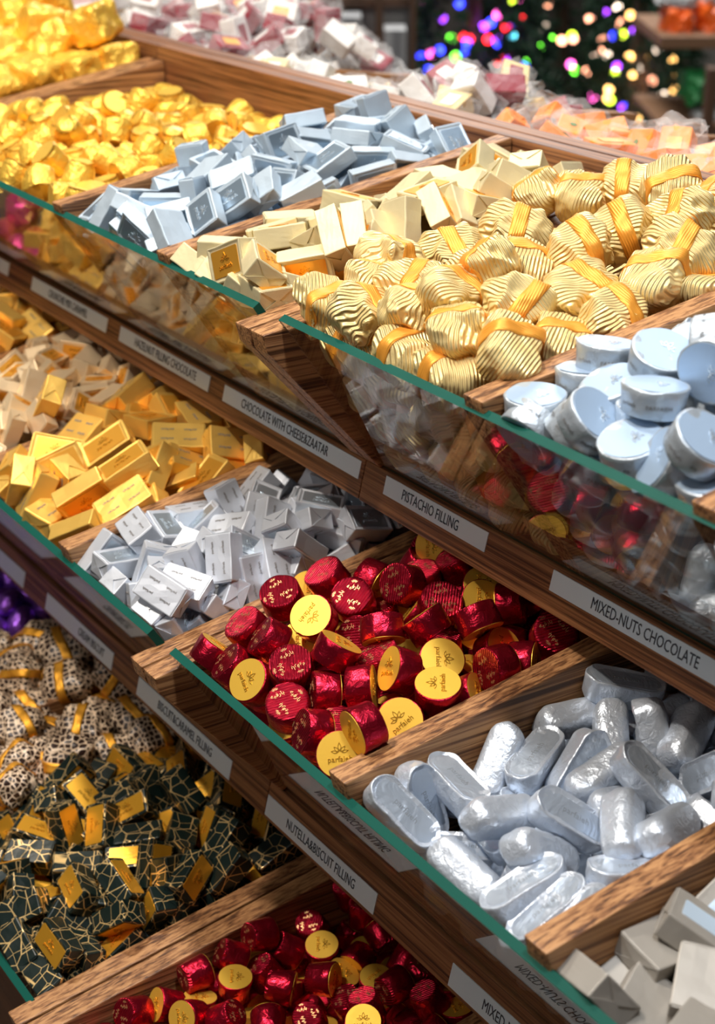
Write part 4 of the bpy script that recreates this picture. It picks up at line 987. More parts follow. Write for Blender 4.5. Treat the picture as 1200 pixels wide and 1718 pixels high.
place('T1E', 'gold_wrapper', 'chocolate', 'gold paper parcels in the top tray', '''-8443,6185,-2691,785,245,9,568,90,1,gold pleated paper parcel, tilted up rightwards, second from left in fifth row back;
-8594,5824,-2694,720,-121,66,681,90,1,gold pleated paper parcel, lying level, leftmost in fourth row back;
-8406,5556,-2772,386,-78,57,917,90,1,gold pleated paper parcel, end on, leftmost in second row back;
-8009,5562,-2707,-981,-145,18,-126,90,1,gold pleated paper parcel, lying level, third from left in second row back;
-8427,5212,-2860,994,-3,84,-66,90,1,gold pleated paper parcel, tilted up leftwards, leftmost in front row by the glass;
-8032,5262,-2833,676,58,225,699,90,1,gold pleated paper parcel, lying level, third from left in front row by the glass;
-8164,5292,-3029,-981,-168,-70,-75,90,1,gold pleated paper parcel, tilted up leftwards, second from left in front row by the glass;
-7729,5356,-2763,525,-91,108,839,90,1,gold pleated paper parcel, end on, fifth from left in front row by the glass;
-7557,5522,-2650,606,101,200,764,90,1,gold pleated paper parcel, lying level, fourth from left in second row back;
-7559,5215,-2943,-992,32,-109,-47,90,1,gold pleated paper parcel, tilted up leftwards, fourth from left in front row by the glass;
-7139,5216,-2946,-44,-113,52,-991,90,1,gold pleated paper parcel, tilted up leftwards, sixth from left in front row by the glass;
-7246,5352,-2734,-316,56,143,-936,90,1,gold pleated paper parcel, end on, rightmost in front row by the glass;
-7101,5513,-2857,-288,-11,159,-944,90,0,#0;
-6838,5387,-2755,287,288,132,904,90,1,gold pleated paper parcel, upright, rightmost in second row back;
-8146,6440,-2531,-910,-173,-163,-340,90,1,gold pleated paper parcel, lying level, leftmost in sixth row back;
-8822,7152,-2473,-225,147,324,-907,90,1,gold pleated paper parcel, end on, leftmost in rearmost row;
-8568,7293,-2487,-359,-151,41,-920,90,1,gold pleated paper parcel, upright, second from left in rearmost row;
-8452,7616,-2438,-918,-258,-67,-293,92,1,gold pleated paper parcel, lying level, third from left in rearmost row;
-7852,7408,-2323,-223,-149,147,-952,97,1,gold pleated paper parcel, upright, fourth from left in rearmost row;
-7517,6720,-2435,762,314,-70,562,91,1,gold pleated paper parcel, tilted up rightwards, third from left in sixth row back;
-7467,6374,-2479,-687,-237,29,-686,90,1,gold pleated paper parcel, tilted up rightwards, sixth from left in fifth row back;
-7621,6096,-2587,222,70,28,972,90,1,gold pleated paper parcel, upright, fourth from left in fifth row back;
-7177,6134,-2628,-703,-242,-38,-667,90,1,gold pleated paper parcel, tilted up rightwards, fifth from left in fifth row back;
-7242,5745,-2673,883,164,316,305,90,1,gold pleated paper parcel, tilted up leftwards, fifth from left in fourth row back;
-6914,5812,-2810,-281,-118,-22,-952,90,1,gold pleated paper parcel, upright, rightmost in fourth row back;
-6885,6148,-2718,-584,-178,-163,-775,90,1,gold pleated paper parcel, tilted up rightwards, rightmost in fifth row back;
-6972,6521,-2580,-481,-118,189,-848,97,1,gold pleated paper parcel, tilted up rightwards, fourth from left in sixth row back;
-7123,6845,-2487,-933,-181,-214,-227,90,1,gold pleated paper parcel, tilted up leftwards, fifth from left in sixth row back;
-6902,6795,-2690,477,-77,-4,876,90,1,gold pleated paper parcel, end on, rightmost in sixth row back;
-7277,7253,-2434,-934,-283,124,-180,90,0,#0;
-7357,7030,-2358,934,307,-148,104,90,1,gold pleated paper parcel, lying level, fifth from left in rearmost row;
-7467,7475,-2332,-963,-187,157,-115,90,1,gold pleated paper parcel, lying level, rightmost in rearmost row;
-7676,5817,-2549,-963,-168,210,13,90,1,gold pleated paper parcel, end on, third from left in fourth row back;
-8352,5572,-3363,-75,-158,-234,956,98,1,gold pleated paper parcel, lying level, leftmost in third row back;
-8356,5728,-3612,74,-152,-321,932,96,1,gold pleated paper parcel, end on, second from left in third row back;
-8356,5928,-3865,-628,376,239,-638,98,1,gold pleated paper parcel, lying level, second from left in fourth row back;
-8351,6988,-2840,-407,302,-340,-792,98,0,#0;
-8337,7420,-2820,-814,209,-93,534,104,0,#0;
-7946,5551,-3274,282,-188,228,913,96,1,gold pleated paper parcel, end on, second from left in second row back;
-7979,5707,-3573,877,275,-360,-162,99,1,gold pleated paper parcel, end on, third from left in third row back;
-8012,5948,-3840,-827,433,347,-91,101,1,gold pleated paper parcel, tilted up rightwards, leftmost in fifth row back;
-7954,6995,-2778,549,421,-70,719,105,1,gold pleated paper parcel, tilted up rightwards, second from left in sixth row back;
-8011,7603,-2924,-574,84,321,-748,103,0,#0;
-7632,5584,-3318,637,-94,-367,671,94,1,gold pleated paper parcel, tilted up rightwards, fourth from left in third row back;
-7666,5742,-3562,-241,-398,-217,858,102,1,gold pleated paper parcel, tilted up rightwards, fifth from left in third row back;
-7661,5958,-3875,586,213,86,777,95,1,gold pleated paper parcel, tilted up rightwards, third from left in fifth row back;
-7671,7611,-2993,-173,55,113,-977,97,0,#0;
-7295,5557,-3301,-777,-421,-15,-468,96,1,gold pleated paper parcel, tilted up rightwards, fifth from left in second row back;
-7289,5725,-3645,67,-263,-313,-910,98,1,gold pleated paper parcel, tilted up leftwards, sixth from left in third row back;
-7341,5946,-3869,-299,-300,-38,-905,101,1,gold pleated paper parcel, upright, fourth from left in fourth row back;
-7271,7595,-2906,360,-119,60,-923,104,0,#0;
-6930,5550,-3324,270,-79,172,-944,95,1,gold pleated paper parcel, lying level, sixth from left in second row back;
-6904,5738,-3519,-778,-41,231,-583,100,1,gold pleated paper parcel, tilted up rightwards, rightmost in third row back;
-6939,5927,-3879,-666,-9,-223,-712,99,1,gold pleated paper parcel, lying level, sixth from left in fourth row back;
-6968,7344,-2808,807,-382,26,-449,105,0,#0;
-6927,7668,-2749,-931,-99,-324,-135,99,0,#0''', ['gold pleated parcel mostly hidden beneath others in the top tray'])
place('T1F', 'silver_disc', 'chocolate', 'silver discs in the top tray', '''-6369,5651,-2705,967,-43,-26,-249,100,1,silver foil disc, seen edge on, second from left in fourth row back;
-5985,5669,-2623,973,79,203,70,100,1,silver foil disc, smooth lid up, fourth from left in fourth row back;
-6398,5544,-2832,954,-21,-52,-294,100,1,silver foil disc, seen edge on, leftmost in third row back;
-6404,5222,-2913,-952,-32,-26,304,100,1,silver foil disc, smooth lid up, second from left in front row by the glass;
-6327,5157,-2995,-261,-475,-751,376,100,1,silver foil disc, seen edge on, leftmost in front row by the glass;
-5977,5216,-2860,-910,185,-324,180,100,1,silver foil disc, smooth lid up, fourth from left in front row by the glass;
-5651,5212,-2906,-939,-151,-81,297,100,1,silver foil disc, smooth lid up, fifth from left in front row by the glass;
-5728,5401,-2702,957,-35,-16,-289,100,1,silver foil disc, seen edge on, fourth from left in second row back;
-6111,5485,-2800,-925,-218,-40,310,100,1,silver foil disc, smooth lid up, fourth from left in third row back;
-5487,5457,-2867,-956,-127,-60,256,100,0,#0;
-5216,5218,-2746,926,-124,272,-230,100,1,silver foil disc, smooth lid up, rightmost in front row by the glass;
-5173,5267,-2940,949,157,63,-268,100,1,silver foil disc, smooth lid up, rightmost in second row back;
-5626,5678,-2572,543,410,611,-405,100,1,silver foil disc, smooth lid up, fifth from left in fourth row back;
-5838,5839,-2545,-736,313,-580,-153,100,1,silver foil disc, seen edge on, fifth from left in rearmost row;
-5603,5296,-3077,939,-261,73,-211,100,1,silver foil disc, seen edge on, third from left in second row back;
-5381,5192,-2882,-771,-520,16,368,100,1,silver foil disc, smooth lid up, sixth from left in front row by the glass;
-5305,5314,-3047,924,136,211,-290,100,1,silver foil disc, smooth lid up, fifth from left in second row back;
-6105,5238,-2971,-909,337,-217,114,100,1,silver foil disc, seen edge on, third from left in front row by the glass;
-5817,5455,-2851,-953,25,1,302,100,1,silver foil disc, seen edge on, fifth from left in third row back;
-5983,5319,-3178,-914,238,110,310,100,1,silver foil disc, seen edge on, second from left in second row back;
-6045,5970,-2661,-911,-225,-188,289,100,1,silver foil disc, smooth lid up, third from left in rearmost row;
-6475,5399,-3129,-701,109,-696,111,100,1,silver foil disc, smooth lid up, leftmost in second row back;
-6395,5608,-3443,878,415,-107,211,100,1,silver foil disc, smooth lid up, leftmost in fourth row back;
-6389,5838,-3782,85,-443,-890,59,100,1,silver foil disc, dull back up, second from left in fifth row back;
-6393,5723,-3642,-680,60,-54,728,100,1,silver foil disc, smooth lid up, leftmost in fifth row back;
-6381,5899,-2870,-901,-321,-184,-228,100,0,#0;
-6388,6084,-2991,-116,861,485,-96,100,0,#0;
-6398,6251,-2816,-852,19,-408,-329,100,0,#0;
-6389,6619,-2856,-267,-859,-377,219,100,0,#0;
-6386,6688,-2655,-998,-34,-40,-39,100,0,#0;
-6382,6916,-2625,743,668,2,47,100,0,#0;
-6385,7133,-2615,-956,-289,-45,-35,100,0,#0;
-6161,5459,-3227,-700,-608,-10,-373,100,1,silver foil disc, smooth lid up, second from left in third row back;
-6177,5590,-3430,-411,686,457,-389,100,1,silver foil disc, dull back up, third from left in third row back;
-6096,5780,-3689,-68,255,-126,956,100,1,silver foil disc, smooth lid up, third from left in fifth row back;
-6190,5914,-3865,876,-16,-462,140,100,1,silver foil disc, seen edge on, leftmost in rearmost row;
-6233,5968,-3119,146,853,-348,362,100,0,#0;
-6241,6147,-2731,-212,422,84,878,100,0,#0;
-6195,6460,-2744,413,-260,154,-859,100,0,#0;
-6048,6688,-2611,-968,-130,151,153,100,0,#0;
-6168,6969,-2542,519,527,-670,-68,100,0,#0;
-6083,7217,-2567,-883,390,-124,231,100,0,#0;
-6207,7433,-2507,-945,303,-58,-110,100,0,#0;
-6194,7688,-2431,787,214,154,-558,100,0,#0;
-5907,5708,-3006,-79,405,799,-437,100,0,#0;
-5919,5625,-3467,-395,517,750,-117,100,1,silver foil disc, dull back up, third from left in fourth row back;
-5940,5752,-3635,-146,364,-119,912,100,1,silver foil disc, smooth lid up, fourth from left in fifth row back;
-5788,5878,-3060,270,140,404,863,100,0,#0;
-6029,5963,-3872,-904,-53,424,-9,100,1,silver foil disc, seen edge on, second from left in rearmost row;
-5976,6065,-2885,-739,71,-230,629,100,0,#0;
-5953,6251,-2731,822,-192,19,-536,100,0,#0;
-5909,6396,-2641,-588,195,67,782,100,0,#0;
-5880,6965,-2531,-178,-323,-928,61,100,0,#0;
-5953,7246,-2459,867,-255,384,189,100,0,#0;
-5890,7472,-2586,922,271,56,-269,100,0,#0;
-5872,7700,-2446,-171,288,-412,-847,100,0,#0;
-5511,5536,-3272,-209,-279,921,175,100,1,silver foil disc, dull back up, rightmost in third row back;
-5668,5534,-3464,925,-371,6,-81,100,1,silver foil disc, seen edge on, sixth from left in third row back;
-5613,5600,-3041,-250,470,-184,-826,100,0,#0;
-5725,5765,-3675,325,-467,-739,362,100,1,silver foil disc, dull back up, fifth from left in fifth row back;
-5737,5899,-2854,289,35,-932,216,100,1,silver foil disc, seen edge on, rightmost in rearmost row;
-5762,5922,-3880,870,270,114,-398,100,1,silver foil disc, smooth lid up, fourth from left in rearmost row;
-5696,6154,-2660,-7,891,-395,-225,100,0,#0;
-5691,6468,-2597,-100,440,-2,892,100,0,#0;
-5637,6775,-2588,-908,-331,235,-100,100,0,#0;
-5754,7051,-2662,182,163,-162,-956,100,0,#0;
-5644,7186,-2501,-244,168,-98,-950,100,0,#0;
-5698,7494,-2472,-641,-243,-385,-618,100,0,#0;
-5578,7685,-2474,255,851,-244,-388,100,0,#0;
-5381,5437,-3208,892,317,321,-39,100,1,silver foil disc, smooth lid up, sixth from left in second row back;
-5374,5590,-3444,-60,361,-926,93,100,1,silver foil disc, seen edge on, rightmost in fourth row back;
-5459,5708,-3658,480,-184,-168,-841,100,1,silver foil disc, seen edge on, rightmost in fifth row back;
-5411,5756,-2854,674,-75,-185,-712,100,0,#0;
-5501,5913,-3026,-44,994,-76,61,100,0,#0;
-5458,5883,-3840,814,211,73,536,100,0,#0;
-5430,5960,-2805,219,367,882,-198,100,0,#0;
-5425,6201,-3002,-50,724,-686,-56,100,0,#0;
-5451,6176,-2724,72,-831,334,-438,100,0,#0;
-5399,6475,-2675,-924,-218,-266,167,100,0,#0;
-5340,6730,-2628,249,-367,407,798,100,0,#0;
-5470,6940,-2669,80,400,-911,56,100,0,#0;
-5388,7168,-2602,-947,281,-20,-155,100,0,#0;
-5395,7442,-2535,-690,-327,118,635,100,0,#0;
-5333,7685,-2565,-856,-316,362,191,100,0,#0;
-5181,5469,-3246,450,-304,-597,590,100,0,#0;
-5177,5576,-2946,42,-5,214,-976,100,0,#0;
-5179,5658,-3546,-10,-116,79,990,100,0,#0;
-5178,5799,-3770,505,712,485,54,100,0,#0;
-5182,6083,-2890,-376,69,163,-909,100,0,#0;
-5186,6274,-2780,168,567,-695,408,100,0,#0;
-5178,6454,-2646,737,163,655,49,100,0,#0;
-5172,6748,-2761,-121,-298,143,936,100,0,#0;
-5178,7026,-2694,690,-43,135,710,100,0,#0;
-5180,7385,-2664,952,-92,-15,-293,100,0,#0''', ['silver foil disc mostly hidden beneath others or seen through glass'])
place('T1G', 'silver_disc', 'chocolate', 'silver discs beyond the last top divider', '''-4676,5323,-3025,855,371,217,290,100,0,#0;
-4639,5522,-3306,-672,244,691,-102,100,0,#0;
-4672,5548,-2987,-825,-551,-114,57,100,0,#0;
-4758,5580,-3335,264,-704,-178,635,100,0,#0;
-4686,5654,-3526,7,208,307,-929,100,0,#0;
-4734,5846,-3803,-775,193,-600,53,100,0,#0;
-4686,5731,-3121,-967,222,-28,-121,100,0,#0;
-4644,6031,-3081,-971,101,-144,-161,100,0,#0;
-4666,6503,-2992,-899,-55,194,388,100,0,#0;
-4491,5260,-2887,-925,53,339,164,100,0,#0;
-4442,5429,-3340,-365,192,-425,-806,100,0,#0;
-4419,5590,-3193,971,210,109,-33,100,0,#0;
-4426,5655,-3663,-5,-100,-868,487,100,0,#0;
-4505,5861,-3820,435,-105,199,-872,100,0,#0;
-4471,5847,-3022,881,202,409,129,100,0,#0;
-4522,5909,-3297,-307,353,362,-806,100,0,#0;
-4452,6019,-2875,-69,-217,862,-452,100,0,#0;
-4449,6281,-2928,-517,92,-310,-793,100,0,#0;
-4428,6495,-2821,742,-83,-21,-665,100,0,#0;
-4516,6787,-2734,-90,-473,52,-875,100,0,#0;
-4319,5238,-3038,328,597,-661,315,100,0,#0;
-4153,5441,-3214,747,54,370,549,100,0,#0;
-4266,5511,-3017,-845,233,74,475,100,0,#0;
-4247,5614,-3476,897,271,302,175,100,0,#0;
-4208,5895,-3896,-964,259,-39,46,100,0,#0;
-4248,5752,-2902,320,78,179,-927,100,0,#0;
-4228,5971,-3188,155,-697,-695,89,100,0,#0;
-4212,6016,-2962,376,78,883,270,100,0,#0;
-4128,6214,-2853,850,-407,-128,-309,100,0,#0;
-4209,6479,-2929,-923,219,312,-50,100,0,#0;
-4214,6744,-2828,632,191,212,720,100,0,#0;
-3993,5349,-3054,150,309,-816,-465,100,0,#0;
-3920,5578,-3402,89,-267,958,-44,100,0,#0;
-3961,5540,-3127,-494,752,432,-64,100,0,#0;
-3966,5677,-3543,107,-181,-969,-130,100,0,#0;
-4004,5838,-3792,224,-226,113,-941,100,0,#0;
-3928,5803,-3021,-306,-178,702,617,100,0,#0;
-4008,5745,-3655,-13,113,-146,983,100,0,#0;
-3984,6040,-3009,-827,-513,28,229,100,0,#0;
-3878,6210,-3022,935,286,-182,100,100,0,#0;
-3643,5302,-2986,189,-270,-249,911,100,0,#0;
-3721,5400,-3264,-898,410,-120,-105,100,0,#0;
-3729,5530,-3067,551,746,42,372,100,0,#0;
-3668,5673,-3557,741,-71,-169,646,100,0,#0;
-3719,5815,-3761,61,984,170,-7,100,0,#0;
-3723,5751,-3028,113,757,-384,516,100,0,#0;
-3723,5925,-3923,-916,124,-68,376,100,0,#0;
-3700,6049,-2980,-394,27,878,270,100,0,#0;
-3456,5330,-3131,119,-129,565,806,100,0,#0;
-3458,5523,-3323,-221,946,-237,-37,100,0,#0;
-3452,5680,-3711,870,-457,-85,-164,100,0,#0;
-3460,5690,-3016,969,-154,-95,-168,100,0,#0;
-3469,5989,-2919,54,683,-701,-199,100,0,#0''', ['silver foil disc beyond the last divider at the picture edge'])
place('T2Z', 'pink_pillow', 'chocolate', 'pink foil parcels in the middle tray', '''-16775,5117,-4932,143,132,289,937,102,0,#0;
-16801,5441,-4877,305,173,-324,-879,102,0,#0;
-16774,5757,-4785,-923,-296,-97,-228,96,0,#0;
-16423,4452,-4901,-731,-91,158,-658,104,0,#0;
-16504,4827,-4834,40,369,-50,927,104,0,#0;
-16497,5192,-4831,-893,-28,178,413,95,0,#0;
-16415,5459,-4765,-768,485,33,417,104,0,#0;
-16519,5718,-4622,-936,-276,50,211,99,0,#0;
-16534,6055,-4638,-240,-91,-67,964,101,0,#0;
-16084,4467,-5056,-219,260,-77,937,102,0,#0;
-16079,4559,-4831,499,169,300,795,100,0,#0;
-16069,4865,-4780,797,-440,217,-352,95,0,#0;
-16138,5174,-4792,785,383,-278,401,102,0,#0;
-16182,5773,-4702,-988,-61,111,93,98,0,#0;
-16134,6074,-4726,8,-102,260,-960,98,0,#0;
-15754,4515,-5075,635,72,216,738,97,0,#0;
-15812,4620,-5289,-111,-99,15,-989,96,0,#0;
-15779,4861,-5593,839,183,-395,327,102,0,#0;
-15802,5083,-6066,-336,64,-395,-852,103,0,#0;
-15828,5775,-4776,-158,111,132,-972,103,0,#0''', ['pink foil parcel under the far end of the top tray'])
place('T2Y', 'gold_block', 'chocolate', 'gold blocks at the left edge of the middle tray', '''-15346,4431,-4881,632,18,-30,774,100,0,#0;
-15311,4534,-5083,631,667,-173,-357,100,0,#0;
-15357,4433,-4641,239,-24,951,-194,100,0,#0;
-15292,4740,-5622,176,372,-808,422,100,0,#0;
-15408,4990,-5893,644,173,-735,-123,100,0,#0;
-15378,4912,-4595,-918,-255,304,-19,100,0,#0;
-15334,5217,-4612,-227,705,614,-274,100,0,#0;
-15366,5506,-4595,-760,-520,-233,312,100,0,#0;
-15365,5797,-4573,-338,582,-715,-188,100,0,#0;
-15053,4375,-4879,368,22,916,158,100,0,#0;
-15032,4485,-5117,336,800,-497,-18,100,0,#0;
-15073,4509,-4720,-897,361,243,-69,100,0,#0;
-15174,4636,-5252,656,4,521,-546,100,0,#0;
-15119,4758,-4663,83,731,613,-288,100,0,#0;
-15049,4937,-5845,896,242,345,142,100,0,#0;
-15124,5084,-6019,-800,335,7,-498,100,0,#0;
-15083,5009,-4650,605,-22,320,729,100,0,#0;
-15052,5220,-4581,635,735,-237,10,100,0,#0;
-15034,5476,-4632,57,790,-421,443,100,0,#0;
-15109,5690,-4531,-481,-124,44,867,100,1,#0;
-15071,6064,-4594,-1,895,163,-414,100,0,#0;
-14724,4375,-4914,-920,206,-304,-135,100,0,#0;
-14798,4503,-5044,-326,150,919,162,100,0,#0;
-14748,4542,-4641,-313,779,484,246,100,0,#0;
-14901,4594,-5343,12,3,975,-222,100,0,#0;
-14846,4775,-4650,902,-7,312,299,100,0,#0;
-14773,4976,-5859,-33,-525,818,-231,100,0,#0;
-14860,5146,-6018,679,-127,501,-521,100,0,#0;
-14853,5030,-4630,528,-525,460,484,100,0,#0;
-14796,5276,-4550,-668,-1,-457,-588,100,0,#0;
-14816,5541,-4603,-517,-278,542,-601,100,0,#0;
-14549,4357,-4770,-830,-33,-553,68,100,0,#0;
-14541,4604,-4814,37,175,-916,-358,100,0,#0;
-14598,4712,-5409,721,-41,-75,-688,100,0,#0;
-14576,4763,-5592,58,-126,-81,-987,100,0,#0;
-14514,4823,-4728,-448,300,760,364,100,0,#0;
-14504,4944,-5786,842,506,11,185,100,0,#0;
-14555,5121,-6086,102,992,-26,-74,100,0,#0;
-14565,5181,-4474,-116,568,674,-459,100,0,#0;
-14502,5466,-4541,-208,-19,723,658,100,1,#0;
-14487,5661,-4753,-880,-436,-159,-102,100,0,#0;
-14571,5779,-4595,-813,134,-244,-511,100,1,#0;
-14531,5929,-4487,-998,-41,14,38,100,0,#0;
-14234,4349,-4813,816,63,573,-46,100,0,#0;
-14291,4535,-5257,-5,-2,245,969,100,0,#0;
-14281,4528,-4805,-825,-503,-256,-25,100,0,#0;
-14300,4702,-5493,-990,123,-45,-51,100,0,#0;
-14249,4766,-4673,472,526,-284,648,100,0,#0;
-14302,4998,-5930,987,115,-106,-40,100,0,#0;
-14255,4983,-4625,-912,-189,-344,116,100,0,#0;
-14291,5210,-4668,-924,369,-50,-80,100,0,#0;
-14282,5349,-4566,-919,142,-212,-301,100,1,#0;
-14292,5693,-4604,-275,945,-12,-176,100,1,#0;
-14314,5987,-4624,66,-313,-916,-242,100,1,#0''', ['gold foil block at the far left beyond the small tan blocks'])
